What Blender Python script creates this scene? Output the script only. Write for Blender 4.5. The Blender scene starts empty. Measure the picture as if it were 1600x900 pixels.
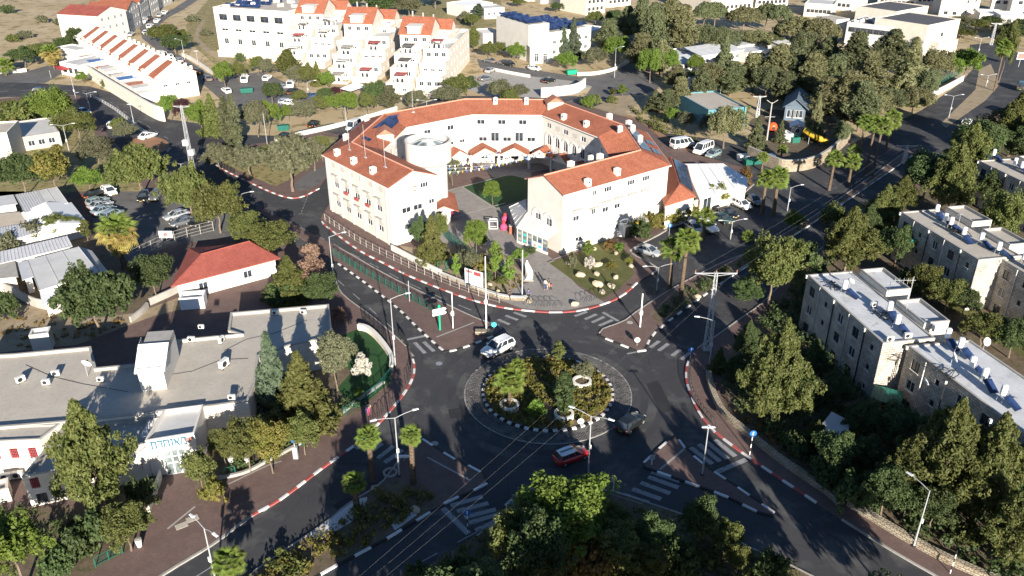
import bpy, math, random
import numpy as np
from mathutils import Vector, Matrix
from mathutils.geometry import tessellate_polygon
random.seed(7); RNG = np.random.default_rng(7)
S = bpy.context.scene; COL = S.collection
# ------------------------------------------------------------------ camera, sky, sun, exposure
PITCH = math.radians(27.2); FPX = 1310.0; CAMH = 56.0
cam = bpy.data.cameras.new('camera'); cam.lens = 36 * FPX / 1600; cam.sensor_width = 36
cam.clip_start = 1; cam.clip_end = 5000
camo = bpy.data.objects.new('camera', cam); COL.objects.link(camo)
camo.location = (0, 0, CAMH); camo.rotation_euler = (math.pi / 2 - PITCH, 0, 0); S.camera = camo
SUN_EL = math.radians(16.8); SUN_AZ = math.radians(13.2)       # the sun stands behind the camera, a little to its right
sdir = Vector((math.sin(SUN_AZ) * math.cos(SUN_EL), -math.cos(SUN_AZ) * math.cos(SUN_EL), math.sin(SUN_EL)))
W = bpy.data.worlds.new('World'); S.world = W; W.use_nodes = True
nt = W.node_tree; bg = nt.nodes['Background']
sky = nt.nodes.new('ShaderNodeTexSky'); sky.sky_type = 'NISHITA'; sky.sun_disc = False
sky.sun_elevation = SUN_EL; sky.sun_rotation = math.atan2(sdir.x, sdir.y); sky.altitude = 700; sky.air_density = 1.0; sky.dust_density = 0.4; sky.ozone_density = 4.0
nt.links.new(sky.outputs[0], bg.inputs[0]); bg.inputs[1].default_value = 0.055
sl = bpy.data.lights.new('sun', 'SUN'); sl.energy = 4.8; sl.angle = math.radians(0.5); sl.color = (1.0, 0.92, 0.80)
slo = bpy.data.objects.new('sun', sl); COL.objects.link(slo); slo.location = sdir * 300
slo.rotation_euler = (-sdir).to_track_quat('-Z', 'Y').to_euler()
S.view_settings.view_transform = 'Standard'; S.view_settings.look = 'None'; S.view_settings.gamma = 1; S.view_settings.exposure = 1.36

# ------------------------------------------------------------------ helpers
def G(px, py, z=0.0):
    """the point of the place at height z that the photograph shows at pixel px, py"""
    u = (px - 800) / FPX; v = -(py - 450) / FPX
    dy = math.cos(PITCH) + v * math.sin(PITCH); dz = -math.sin(PITCH) + v * math.cos(PITCH)
    t = (CAMH - z) / -dz
    return Vector((u * t, dy * t, z))
def HT(py_base, py_top):
    """height of an upright thing from the rows of its foot and its tip"""
    Y = G(800, py_base).y; v = -(py_top - 450) / FPX
    return CAMH + (-math.sin(PITCH) + v * math.cos(PITCH)) / (math.cos(PITCH) + v * math.sin(PITCH)) * Y
def MPP(py):
    p = G(800, py); return (p.y * math.cos(PITCH) + CAMH * math.sin(PITCH)) / FPX
def V2(p): return Vector((p[0], p[1]))
def PTS(*pp): return [G(a, b) for a, b in pp]

class MB:
    def __init__(s): s.v = []; s.f = []
    def add(s, vs, fs):
        o = len(s.v); s.v += [tuple(p) for p in vs]; s.f += [tuple(i + o for i in f) for f in fs]; return s
    def quad(s, a, b, c, d): return s.add([a, b, c, d], [(0, 1, 2, 3)])
    def box(s, x0, y0, z0, x1, y1, z1):
        return s.add([(x0,y0,z0),(x1,y0,z0),(x1,y1,z0),(x0,y1,z0),(x0,y0,z1),(x1,y0,z1),(x1,y1,z1),(x0,y1,z1)],
                     [(0,3,2,1),(4,5,6,7),(0,1,5,4),(1,2,6,5),(2,3,7,6),(3,0,4,7)])
    def obox(s, c, ax, hx, hy, z0, z1):
        """box round centre c, long axis angle ax"""
        ca, sa = math.cos(ax), math.sin(ax); q = []
        for z in (z0, z1):
            for sx, sy in ((-1,-1),(1,-1),(1,1),(-1,1)):
                q.append((c[0] + sx*hx*ca - sy*hy*sa, c[1] + sx*hx*sa + sy*hy*ca, z))
        return s.add(q, [(0,3,2,1),(4,5,6,7),(0,1,5,4),(1,2,6,5),(2,3,7,6),(3,0,4,7)])
    def tube(s, p0, p1, r0, r1=None, n=6, cap=True):
        r1 = r0 if r1 is None else r1
        p0 = Vector(p0); p1 = Vector(p1); d = (p1 - p0)
        if d.length < 1e-6: return s
        d.normalize(); a = d.orthogonal().normalized(); b = d.cross(a); vs = []
        for p, r in ((p0, r0), (p1, r1)):
            for i in range(n):
                t = 2 * math.pi * i / n; vs.append(p + a * (r * math.cos(t)) + b * (r * math.sin(t)))
        fs = [(i, (i+1) % n, n + (i+1) % n, n + i) for i in range(n)]
        if cap: fs += [tuple(range(n-1, -1, -1)), tuple(range(n, 2*n))]
        return s.add(vs, fs)
    def path(s, pts, r, n=5):
        for a, b in zip(pts, pts[1:]): s.tube(a, b, r, r, n)
        return s
    def prism(s, poly, z0, z1):
        """upright prism over a plan polygon; z1 may be a list"""
        n = len(poly); zz = z1 if isinstance(z1, (list, tuple)) else [z1] * n
        lo = [(p[0], p[1], z0) for p in poly]; hi = [(p[0], p[1], z) for p, z in zip(poly, zz)]
        tris = tessellate_polygon([[Vector((p[0], p[1], 0)) for p in poly]])
        ar = sum(poly[i][0]*poly[(i+1)%n][1] - poly[(i+1)%n][0]*poly[i][1] for i in range(n))
        fs = []
        for t in tris:
            a, b, c = [Vector((poly[i][0], poly[i][1])) for i in t]
            if (b - a).cross(c - a) < 0: t = (t[0], t[2], t[1])
            fs.append(tuple(i + n for i in t)); fs.append((t[2], t[1], t[0]))
        for i in range(n):
            j = (i + 1) % n
            fs.append((i, j, n + j, n + i) if ar > 0 else (j, i, n + i, n + j))
        return s.add(lo + hi, fs)
    def sheet(s, poly, z):
        tris = tessellate_polygon([[Vector((p[0], p[1], 0)) for p in poly]]); fs = []
        for t in tris:
            a, b, c = [Vector((poly[i][0], poly[i][1])) for i in t]
            fs.append(tuple(t) if (b - a).cross(c - a) > 0 else (t[0], t[2], t[1]))
        return s.add([(p[0], p[1], z) for p in poly], fs)
    def lathe(s, prof, n=16, c=(0, 0)):
        vs = []; m = len(prof)
        for r, z in prof:
            for i in range(n):
                t = 2*math.pi*i/n; vs.append((c[0] + r*math.cos(t), c[1] + r*math.sin(t), z))
        fs = [(k*n+i, k*n+(i+1)%n, (k+1)*n+(i+1)%n, (k+1)*n+i) for k in range(m-1) for i in range(n)]
        return s.add(vs, fs)
    def mesh(s, name, mat, smooth=False):
        me = bpy.data.meshes.new(name); me.from_pydata(s.v, [], s.f); me.materials.append(mat)
        box_uv(me)
        if smooth: me.polygons.foreach_set('use_smooth', [True] * len(me.polygons))
        return me
    def build(s, name, mat, parent=None, world=False, smooth=False, loc=None, rz=0):
        me = s.mesh(name, mat, smooth)
        if world and parent is not None: me.transform(Matrix.Translation(-Vector(parent.location)))
        return inst(me, name, parent, loc, rz)
def box_uv(me):
    """texture coordinates in metres: along the face's horizontal and up its slope"""
    n = len(me.loops)
    if n == 0: return
    uv = me.uv_layers.new(name='uv'); li = np.zeros(n, 'i'); me.loops.foreach_get('vertex_index', li)
    co = np.zeros(len(me.vertices) * 3); me.vertices.foreach_get('co', co); co = co.reshape(-1, 3)[li]
    m = len(me.polygons); nn = np.zeros(m * 3); me.polygons.foreach_get('normal', nn); nn = nn.reshape(-1, 3)
    lt = np.zeros(m, 'i'); me.polygons.foreach_get('loop_total', lt); N = np.repeat(nn, lt, axis=0)
    h = np.hypot(N[:, 0], N[:, 1]); flat = h < .03; hh = np.where(flat, 1, h)
    t = np.stack([np.where(flat, 1, -N[:, 1] / hh), np.where(flat, 0, N[:, 0] / hh), np.zeros(n)], 1)
    b = np.cross(N, t); b[flat] = (0, 1, 0)
    uv.data.foreach_set('uv', np.stack([(co * t).sum(1), (co * b).sum(1)], 1).astype('f').ravel())
def inst(me, name, parent=None, loc=None, rz=0, scale=None, mat=None):
    o = bpy.data.objects.new(name, me); COL.objects.link(o)
    if parent is not None: o.parent = parent
    if loc is not None: o.location = loc
    if rz: o.rotation_euler = (0, 0, rz)
    if scale is not None: o.scale = scale
    if mat is not None: o.material_slots[0].link = 'OBJECT'; o.material_slots[0].material = mat
    return o
def tag(o, label=None, cat=None, group=None, kind=None):
    if label: o['label'] = label
    if cat: o['category'] = cat
    if group: o['group'] = group
    if kind: o['kind'] = kind
    return o
def thing(name, label, cat, loc=(0, 0, 0), rz=0, group=None):
    o = bpy.data.objects.new(name, None); COL.objects.link(o); o.empty_display_size = .3
    o.location = (loc[0], loc[1], loc[2] if len(loc) > 2 else 0); o.rotation_euler = (0, 0, rz)
    return tag(o, label, cat, group)
def struct(name, mb, mat): return tag(mb.build(name, mat), kind='structure')
def copy_tree(o, parent=None):
    c = o.copy(); COL.objects.link(c)
    if parent is not None: c.parent = parent
    for ch in list(o.children): copy_tree(ch, c)
    return c

# ------------------------------------------------------------------ materials
def nodes(name):
    m = bpy.data.materials.new(name); m.use_nodes = True; t = m.node_tree
    return m, t, t.nodes['Principled BSDF']
def N(t, kind, **kw):
    n = t.nodes.new(kind)
    for k, v in kw.items():
        if k in n.inputs.keys(): n.inputs[k].default_value = v
        else: setattr(n, k, v)
    return n
def rgb(c): return (c[0], c[1], c[2], 1)
def ramp(t, fac, stops):
    r = t.nodes.new('ShaderNodeValToRGB'); e = r.color_ramp.elements
    while len(e) < len(stops): e.new(.5)
    for el, (p, c) in zip(e, stops): el.position = p; el.color = rgb(c)
    t.links.new(fac, r.inputs[0]); return r.outputs[0]
def MAT(name, c, c2=None, scale=1.5, rough=.85, metal=0, bump=0, bscale=12, var=.16, coords='Object', fine=None, spec=.3, rnd=0):
    """plain surface whose colour wanders between two tones of the same stuff"""
    m, t, p = nodes(name); p.inputs['Roughness'].default_value = rough; p.inputs['Metallic'].default_value = metal
    p.inputs['Specular IOR Level'].default_value = spec
    c2 = c2 or tuple(x * (1 + var) for x in c); c1 = tuple(x * (1 - var) for x in c) if c2 is None else c
    tc = N(t, 'ShaderNodeTexCoord'); co = tc.outputs[coords]
    n1 = N(t, 'ShaderNodeTexNoise', Scale=scale, Detail=6, Roughness=.65); t.links.new(co, n1.inputs['Vector'])
    col = ramp(t, n1.outputs[0], [(.33, c1), (.67, c2)])
    if fine:
        n2 = N(t, 'ShaderNodeTexNoise', Scale=fine[0], Detail=3, Roughness=.7); t.links.new(co, n2.inputs['Vector'])
        mx = N(t, 'ShaderNodeMix', data_type='RGBA', blend_type='MIX')
        fr = ramp(t, n2.outputs[0], [(fine[2] - .06, (0, 0, 0)), (fine[2] + .06, (1, 1, 1))])
        t.links.new(fr, mx.inputs[0]); t.links.new(col, mx.inputs[6]); mx.inputs[7].default_value = rgb(fine[1]); col = mx.outputs[2]
    if rnd:
        oi = N(t, 'ShaderNodeObjectInfo'); hs = N(t, 'ShaderNodeHueSaturation')
        mr = N(t, 'ShaderNodeMapRange'); mr.inputs[3].default_value = 1 - rnd; mr.inputs[4].default_value = 1 + rnd
        t.links.new(oi.outputs['Random'], mr.inputs[0]); t.links.new(mr.outputs[0], hs.inputs['Value']); t.links.new(col, hs.inputs['Color']); col = hs.outputs[0]
    t.links.new(col, p.inputs['Base Color'])
    if bump:
        n3 = N(t, 'ShaderNodeTexNoise', Scale=bscale, Detail=4); t.links.new(co, n3.inputs['Vector'])
        b = N(t, 'ShaderNodeBump', Strength=bump, Distance=.05); t.links.new(n3.outputs[0], b.inputs['Height']); t.links.new(b.outputs[0], p.inputs['Normal'])
    return m
def BRICK(name, c1, c2, mortar, w, h, ms=.02, rough=.9, bump=.5, stain=None):
    """coursed stone, tiles or paving, sizes in metres on the texture coordinates"""
    m, t, p = nodes(name); p.inputs['Roughness'].default_value = rough; p.inputs['Specular IOR Level'].default_value = .2
    tc = N(t, 'ShaderNodeTexCoord'); b = N(t, 'ShaderNodeTexBrick', Color1=rgb(c1), Color2=rgb(c2), Mortar=rgb(mortar))
    b.inputs['Scale'].default_value = 1; b.inputs['Brick Width'].default_value = w; b.inputs['Row Height'].default_value = h
    b.inputs['Mortar Size'].default_value = ms; b.inputs['Mortar Smooth'].default_value = .3
    t.links.new(tc.outputs['UV'], b.inputs['Vector'])
    n = N(t, 'ShaderNodeTexNoise', Scale=.6, Detail=6, Roughness=.7); t.links.new(tc.outputs['Object'], n.inputs['Vector'])
    mx = N(t, 'ShaderNodeMix', data_type='RGBA', blend_type='MULTIPLY'); mx.inputs[0].default_value = 1
    s = stain or (.72, .70, .68)
    t.links.new(b.outputs[0], mx.inputs[6]); t.links.new(ramp(t, n.outputs[0], [(.36, s), (.62, (1, 1, 1))]), mx.inputs[7])
    t.links.new(mx.outputs[2], p.inputs['Base Color'])
    bp = N(t, 'ShaderNodeBump', Strength=bump, Distance=.03); bp.invert = True
    t.links.new(b.outputs[1], bp.inputs['Height']); t.links.new(bp.outputs[0], p.inputs['Normal'])
    return m
def TILE(name, c1, c2):
    """clay roof tiles: rolls along the eave, courses up the slope"""
    m, t, p = nodes(name); p.inputs['Roughness'].default_value = .8; p.inputs['Specular IOR Level'].default_value = .25
    tc = N(t, 'ShaderNodeTexCoord')
    b = N(t, 'ShaderNodeTexBrick', Color1=rgb(c1), Color2=rgb(c2), Mortar=rgb(tuple(x * .7 for x in c1)))
    b.inputs['Scale'].default_value = 1; b.inputs['Brick Width'].default_value = .3; b.inputs['Row Height'].default_value = .36
    b.inputs['Mortar Size'].default_value = .02; b.inputs['Mortar Smooth'].default_value = .5; b.offset = 0
    t.links.new(tc.outputs['UV'], b.inputs['Vector'])
    n = N(t, 'ShaderNodeTexNoise', Scale=.45, Detail=7, Roughness=.7); t.links.new(tc.outputs['Object'], n.inputs['Vector'])
    mx = N(t, 'ShaderNodeMix', data_type='RGBA', blend_type='MULTIPLY'); mx.inputs[0].default_value = 1
    t.links.new(b.outputs[0], mx.inputs[6]); t.links.new(ramp(t, n.outputs[0], [(.35, (.8, .78, .76)), (.6, (1, 1, 1))]), mx.inputs[7])
    t.links.new(mx.outputs[2], p.inputs['Base Color'])
    wv = N(t, 'ShaderNodeTexWave', Scale=1.05, wave_type='BANDS', bands_direction='X'); t.links.new(tc.outputs['UV'], wv.inputs['Vector'])
    bp = N(t, 'ShaderNodeBump', Strength=.5, Distance=.06); t.links.new(wv.outputs[1], bp.inputs['Height']); t.links.new(bp.outputs[0], p.inputs['Normal'])
    return m
def LEAF(name, c1, c2, trans=.35, rnd=.18):
    m, t, p = nodes(name); p.inputs['Roughness'].default_value = .6; p.inputs['Specular IOR Level'].default_value = .25
    tc = N(t, 'ShaderNodeTexCoord'); n = N(t, 'ShaderNodeTexNoise', Scale=.9, Detail=5, Roughness=.7); t.links.new(tc.outputs['Object'], n.inputs['Vector'])
    col = ramp(t, n.outputs[0], [(.35, c1), (.65, c2)])
    oi = N(t, 'ShaderNodeObjectInfo'); hs = N(t, 'ShaderNodeHueSaturation')
    for out, lo, hi in (('Value', 1 - rnd, 1 + rnd), ('Hue', .5 - .012, .5 + .012)):
        mr = N(t, 'ShaderNodeMapRange'); mr.inputs[3].default_value = lo; mr.inputs[4].default_value = hi
        t.links.new(oi.outputs['Random'], mr.inputs[0]); t.links.new(mr.outputs[0], hs.inputs[out])
    t.links.new(col, hs.inputs['Color']); t.links.new(hs.outputs[0], p.inputs['Base Color'])
    tr = N(t, 'ShaderNodeBsdfTranslucent'); t.links.new(hs.outputs[0], tr.inputs[0])
    ms = N(t, 'ShaderNodeMixShader'); ms.inputs[0].default_value = trans
    t.links.new(p.outputs[0], ms.inputs[1]); t.links.new(tr.outputs[0], ms.inputs[2]); t.links.new(ms.outputs[0], t.nodes['Material Output'].inputs[0])
    return m
def GLASS(name, c=(.02, .026, .034)):
    m, t, p = nodes(name); p.inputs['Base Color'].default_value = rgb(c); p.inputs['Roughness'].default_value = .12
    p.inputs['Specular IOR Level'].default_value = .6
    n = N(t, 'ShaderNodeTexNoise', Scale=.7, Detail=2); tc = N(t, 'ShaderNodeTexCoord'); t.links.new(tc.outputs['Object'], n.inputs['Vector'])
    t.links.new(ramp(t, n.outputs[0], [(.4, c), (.6, tuple(x * 2.2 for x in c))]), p.inputs['Base Color']); return m
K = {}
K['ground'] = MAT('dry ground', (.37, .28, .155), (.48, .385, .25), scale=.05, fine=(.22, (.20, .165, .075), .58), bump=.4, bscale=1.5)
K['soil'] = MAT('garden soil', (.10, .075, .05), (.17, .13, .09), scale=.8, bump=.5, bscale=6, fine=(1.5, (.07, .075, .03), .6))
K['drysoil'] = MAT('dry pale soil', (.26, .20, .13), (.36, .29, .2), scale=.4, bump=.4, bscale=5, fine=(1.2, (.2, .17, .08), .62))
K['redsoil'] = MAT('reddish soil', (.26, .13, .07), (.33, .19, .11), scale=.3, bump=.4, bscale=3)
def ASPHALT():
    m = MAT('asphalt', (.040, .040, .044), (.058, .058, .062), scale=.07, rough=.82, bump=.25, bscale=45, fine=(.22, (.085, .084, .083), .58)); t = m.node_tree; p = t.nodes['Principled BSDF']
    base = p.inputs['Base Color'].links[0].from_socket; tc = N(t, 'ShaderNodeTexCoord')
    v = N(t, 'ShaderNodeTexVoronoi', feature='DISTANCE_TO_EDGE', Scale=.16); n = N(t, 'ShaderNodeTexNoise', Scale=.5, Detail=5); mv = N(t, 'ShaderNodeMix', data_type='VECTOR'); mv.inputs[0].default_value = .06
    t.links.new(tc.outputs['Object'], n.inputs['Vector']); t.links.new(tc.outputs['Object'], mv.inputs[4]); t.links.new(n.outputs[1], mv.inputs[5]); t.links.new(mv.outputs[1], v.inputs['Vector'])
    g = N(t, 'ShaderNodeTexNoise', Scale=7, Detail=5, Roughness=.75); t.links.new(tc.outputs['Object'], g.inputs['Vector'])
    for fac, col in ((ramp(t, v.outputs[0], [(.0, (.55, .55, .55)), (.012, (0, 0, 0))]), (.025, .025, .027)), (ramp(t, g.outputs[0], [(.56, (0, 0, 0)), (.74, (.75, .75, .75))]), (.12, .118, .115)), (ramp(t, g.outputs[0], [(.24, (.5, .5, .5)), (.4, (0, 0, 0))]), (.022, .022, .024))):
        mx = N(t, 'ShaderNodeMix', data_type='RGBA'); t.links.new(fac, mx.inputs[0]); t.links.new(base, mx.inputs[6]); mx.inputs[7].default_value = rgb(col); base = mx.outputs[2]
    t.links.new(base, p.inputs['Base Color']); return m
K['asphalt'] = ASPHALT()
K['asphalt_old'] = MAT('greyed asphalt', (.11, .105, .105), (.15, .145, .14), scale=.15, rough=.85, bump=.25, bscale=40, fine=(.4, (.09, .09, .092), .6))
K['paver'] = BRICK('reddish brown paving', (.165, .112, .10), (.195, .132, .116), (.11, .08, .072), .24, .12, ms=.012, bump=.3, stain=(.8, .8, .8))
K['paver_grey'] = BRICK('grey paving', (.27, .25, .235), (.31, .29, .27), (.2, .18, .17), .4, .4, ms=.012, bump=.3, stain=(.85, .84, .83))
K['concrete'] = MAT('concrete', (.30, .285, .26), (.38, .36, .33), scale=.8, bump=.15, bscale=20)
K['roofgrey'] = MAT('mineral felt roof', (.40, .36, .31), (.47, .43, .37), scale=.35, bump=.3, bscale=30, fine=(2.5, (.36, .33, .28), .6))
K['roofwhite'] = MAT('whitewashed roof', (.46, .47, .49), (.58, .59, .60), scale=.5, bump=.1, bscale=10, fine=(.7, (.40, .40, .41), .62))
K['roofpale'] = MAT('pale grey roof', (.44, .44, .44), (.54, .54, .53), scale=.3, bump=.1, bscale=10)
K['plaster'] = MAT('white plaster', (.56, .53, .485), (.63, .60, .55), scale=.5, bump=.08, bscale=14)
K['cream'] = MAT('cream stone plaster', (.58, .525, .45), (.66, .605, .52), scale=.6, bump=.1, bscale=14)
K['trim'] = MAT('off white trim', (.62, .59, .54), (.69, .66, .605), scale=2)
K['stonewhite'] = BRICK('pale ashlar', (.66, .60, .52), (.74, .69, .61), (.5, .45, .39), .6, .3, ms=.015, bump=.3, stain=(.88, .86, .83))
K['stone'] = BRICK('weathered limestone blocks', (.50, .45, .39), (.66, .61, .54), (.22, .20, .175), .62, .3, ms=.03, bump=.9, stain=(.62, .60, .58))
K['rubble'] = BRICK('rubble wall stone', (.42, .36, .27), (.56, .49, .39), (.2, .17, .13), .42, .24, ms=.05, bump=1, stain=(.7, .66, .6))
K['tile'] = TILE('terracotta tiles', (.32, .107, .062), (.40, .15, .09))
K['tilered'] = TILE('bright red roof sheets', (.29, .078, .06), (.35, .10, .078))
K['tiledark'] = TILE('old brown red tiles', (.40, .17, .11), (.48, .22, .15))
K['white'] = MAT('white paint', (.76, .76, .75), (.82, .82, .81), scale=2, rough=.6)
K['roadwhite'] = MAT('worn white road paint', (.20, .20, .205), (.33, .33, .33), scale=.9, rough=.7, fine=(4, (.10, .10, .10), .6))
K['kerbwhite'] = MAT('white kerb paint', (.62, .60, .58), (.74, .72, .70), scale=1.5, rough=.7, rnd=.12)
K['kerbred'] = MAT('red kerb paint', (.34, .075, .07), (.44, .12, .11), scale=1.5, rough=.7, rnd=.15)
K['kerbblack'] = MAT('black kerb paint', (.02, .02, .021), (.035, .034, .034), scale=1.5, rough=.6, rnd=.2)
K['kerbgrey'] = MAT('bare concrete kerb', (.30, .28, .26), (.38, .36, .33), scale=1.5, rnd=.1)
K['metal'] = MAT('galvanised metal', (.50, .51, .52), (.60, .61, .62), scale=3, rough=.45, metal=.5)
K['steel'] = MAT('grey painted steel', (.30, .31, .32), (.37, .38, .39), scale=3, rough=.5)
K['darkmetal'] = MAT('dark painted metal', (.022, .024, .026), (.035, .037, .04), scale=3, rough=.5)
K['greenmetal'] = MAT('green painted metal', (.015, .10, .075), (.02, .13, .10), scale=3, rough=.5)
K['greensign'] = MAT('green sign enamel', (.01, .30, .16), (.015, .34, .19), scale=3, rough=.45)
K['corr'] = MAT('corrugated zinc sheet', (.50, .50, .51), (.60, .60, .61), scale=.8, rough=.5, metal=.2)
K['darkroof'] = MAT('dark roof sheet', (.085, .08, .085), (.11, .105, .11), scale=1, rough=.7)
K['blueroof'] = MAT('blue grey sheet roof', (.085, .115, .15), (.11, .145, .18), scale=1, rough=.5)
K['tealpanel'] = MAT('teal wall panels', (.08, .20, .24), (.11, .25, .29), scale=1, rough=.6)
K['glass'] = GLASS('window glass'); K['glasslit'] = GLASS('pale glass', (.10, .12, .12))
K['pv'] = GLASS('solar cells', (.012, .022, .058))
K['frame'] = MAT('window frame aluminium', (.6, .6, .6), (.7, .7, .7), scale=3, rough=.5)
K['frame_dark'] = MAT('dark window frame', (.10, .09, .085), (.14, .13, .12), scale=3, rough=.5)
K['shutter'] = BRICK('roller shutter slats', (.60, .57, .52), (.66, .63, .58), (.4, .38, .35), 9, .09, ms=.012, bump=.3)
K['redpaint'] = MAT('dark red lattice paint', (.30, .05, .06), (.38, .08, .08), scale=3, rough=.6)
K['rubber'] = MAT('tyre rubber', (.012, .012, .012), (.02, .02, .02), scale=5)
K['rim'] = MAT('wheel alloy', (.35, .35, .36), (.45, .45, .46), scale=5, rough=.35, metal=.6)
K['lamp_clear'] = MAT('headlamp lens', (.6, .62, .64), (.7, .72, .74), scale=5, rough=.2)
K['lamp_red'] = MAT('tail lamp lens', (.45, .02, .02), (.55, .04, .03), scale=5, rough=.25)
K['plastic'] = MAT('white tank enamel', (.76, .76, .76), (.82, .82, .82), scale=2, rough=.4)
K['ac'] = MAT('air conditioner casing', (.60, .59, .56), (.68, .67, .64), scale=2, rough=.5)
K['rock'] = MAT('garden limestone', (.36, .30, .21), (.50, .43, .32), scale=2, bump=.6, bscale=6)
K['pebble'] = MAT('white pebbles', (.50, .49, .48), (.64, .63, .62), scale=5, bump=.5, bscale=9)
K['lawn'] = MAT('mown lawn', (.075, .088, .026), (.125, .12, .042), scale=.5, bump=.5, bscale=30, fine=(.7, (.2, .16, .07), .66))
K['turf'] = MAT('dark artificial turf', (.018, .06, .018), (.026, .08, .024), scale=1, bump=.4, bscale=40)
K['drygrass'] = MAT('dry grass', (.20, .17, .07), (.32, .26, .13), scale=.3, bump=.5, bscale=8, fine=(.8, (.10, .11, .035), .57))
K['bark'] = MAT('grey brown bark', (.12, .09, .065), (.2, .16, .12), scale=4, bump=.6, bscale=10)
K['palmbark'] = BRICK('palm trunk boots', (.20, .145, .10), (.28, .21, .15), (.09, .065, .045), .22, .16, ms=.03, bump=1)
K['yellow'] = MAT('yellow plastic', (.42, .27, .02), (.48, .31, .03), scale=2, rough=.4)
K['orange'] = MAT('orange red plastic', (.62, .08, .02), (.7, .11, .03), scale=2, rough=.4)
K['red'] = MAT('red plastic', (.34, .03, .035), (.40, .05, .05), scale=2, rough=.5)
K['bluesign'] = MAT('blue sign enamel', (.02, .12, .42), (.03, .15, .48), scale=2, rough=.4)
K['tealsign'] = MAT('turquoise sign enamel', (.05, .45, .45), (.07, .5, .5), scale=2, rough=.4)
K['cyanink'] = MAT('sky blue lettering', (.025, .13, .20), (.03, .155, .23), scale=2)
K['pinkink'] = MAT('pink lettering', (.34, .15, .13), (.38, .17, .15), scale=2)
K['greyink'] = MAT('faded grey lettering', (.22, .19, .165), (.25, .22, .19), scale=2)
K['cloth'] = MAT('beige shade cloth', (.42, .36, .28), (.5, .44, .36), scale=1)
K['bluecloth'] = MAT('blue tarpaulin', (.05, .13, .34), (.07, .17, .4), scale=1)
K['skin'] = MAT('skin', (.45, .28, .2), (.5, .32, .23), scale=5); K['hair'] = MAT('dark hair', (.02, .015, .012), (.035, .025, .02), scale=5)
for nm, c in dict(white=(.78,.78,.77), black=(.012,.013,.014), red=(.48,.02,.025), silver=(.42,.44,.46), grey=(.16,.17,.18), teal=(.30,.38,.40), blue=(.05,.09,.2), beige=(.45,.4,.32), green=(.03,.06,.05)).items():
    m = MAT('car paint ' + nm, c, tuple(x*1.06 for x in c), scale=2, rough=.28, metal=.35 if nm in ('silver','grey','teal') else 0, spec=.5)
    m.node_tree.nodes['Principled BSDF'].inputs['Coat Weight'].default_value = .6; K['car_' + nm] = m
for nm, c in dict(white=(.7,.69,.66), black=(.02,.02,.024), blue=(.05,.07,.18), red=(.5,.05,.06), beige=(.42,.33,.24), pink=(.36,.06,.14)).items():
    K['cloth_' + nm] = MAT(nm + ' clothing', c, tuple(x*1.15 for x in c), scale=6)
K['l_pine'] = LEAF('pine needles', (.08, .097, .028), (.135, .142, .045))
K['l_olivegreen'] = LEAF('olive green leaves', (0.09, 0.11, 0.03), (0.15, 0.16, 0.05))
K['l_dark'] = LEAF('deep green leaves', (.055, .085, .03), (.095, .13, .048))
K['l_bright'] = LEAF('fresh green leaves', (0.1, 0.17, 0.028), (0.17, 0.235, 0.045))
K['l_grey'] = LEAF('grey green leaves', (0.115, 0.12, 0.065), (0.165, 0.165, 0.1))
K['l_blue'] = LEAF('blue green needles', (0.07, 0.1, 0.06), (0.12, 0.15, 0.095))
K['l_yellow'] = LEAF('yellow green needles', (.10, .11, .032), (.155, .155, .048))
K['l_cypress'] = LEAF('cypress needles', (0.085, 0.1, 0.05), (0.14, 0.145, 0.075))
K['l_dry'] = LEAF('dry pinkish twigs', (.22, .13, .09), (.3, .2, .15))
K['l_palm'] = LEAF('palm fronds', (.10, .16, .025), (.19, .24, .05))
K['l_palmdry'] = LEAF('old yellow palm fronds', (.25, .2, .05), (.34, .27, .09))
K['l_purple'] = LEAF('purple plum leaves', (.045, .02, .025), (.07, .03, .035))
K['l_shrub'] = LEAF('mixed shrub leaves', (.13, .145, .03), (.23, .19, .055))
K['l_grove'] = LEAF('grove leaves', (.14, .145, .065), (.22, .215, .11)); K['l_grovedark'] = LEAF('deep grove leaves', (.095, .115, .055), (.155, .17, .085))
K['l_flower'] = LEAF('pale blossom', (.5, .48, .42), (.6, .57, .5))
K['l_brown'] = LEAF('browned ground cover', (.16, .10, .04), (.23, .165, .055))
# ------------------------------------------------------------------ plan helpers
def sm(pts, n=4, closed=False):
    """smooth plan polyline through the given points"""
    P = [V2(p) for p in pts]; out = []; m = len(P)
    for i in range(m if closed else m - 1):
        if closed: p0, p1, p2, p3 = P[i-1], P[i], P[(i+1) % m], P[(i+2) % m]
        else: p0, p1, p2, p3 = P[max(i-1, 0)], P[i], P[i+1], P[min(i+2, m-1)]
        for k in range(n):
            t = k / n
            out.append(.5 * ((2*p1) + (p2-p0)*t + (2*p0-5*p1+4*p2-p3)*t*t + (3*p1-p0-3*p2+p3)*t**3))
    if not closed: out.append(P[-1])
    return out
def off(pts, d):
    """parallel of a plan polyline, to its left for positive d"""
    out = []
    for i, p in enumerate(pts):
        a = pts[max(i-1, 0)]; b = pts[min(i+1, len(pts)-1)]; t = (b - a).normalized(); out.append(p + Vector((-t.y, t.x)) * d)
    return out
def walk(pts, step, start=0.0):
    """points and headings at even steps along a polyline"""
    pos = start; acc = 0; out = []
    for a, b in zip(pts, pts[1:]):
        L = (b - a).length
        while pos < acc + L - 1e-6:
            out.append((a + (b - a) * ((pos - acc) / L), math.atan2(b.y - a.y, b.x - a.x))); pos += step
        acc += L
    return out
_box = MB().box(-.5, -.5, 0, .5, .5, 1)
UNIT = {}
def unit(mat):
    if mat not in UNIT: UNIT[mat] = _box.mesh('block', K[mat])
    return UNIT[mat]
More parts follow.
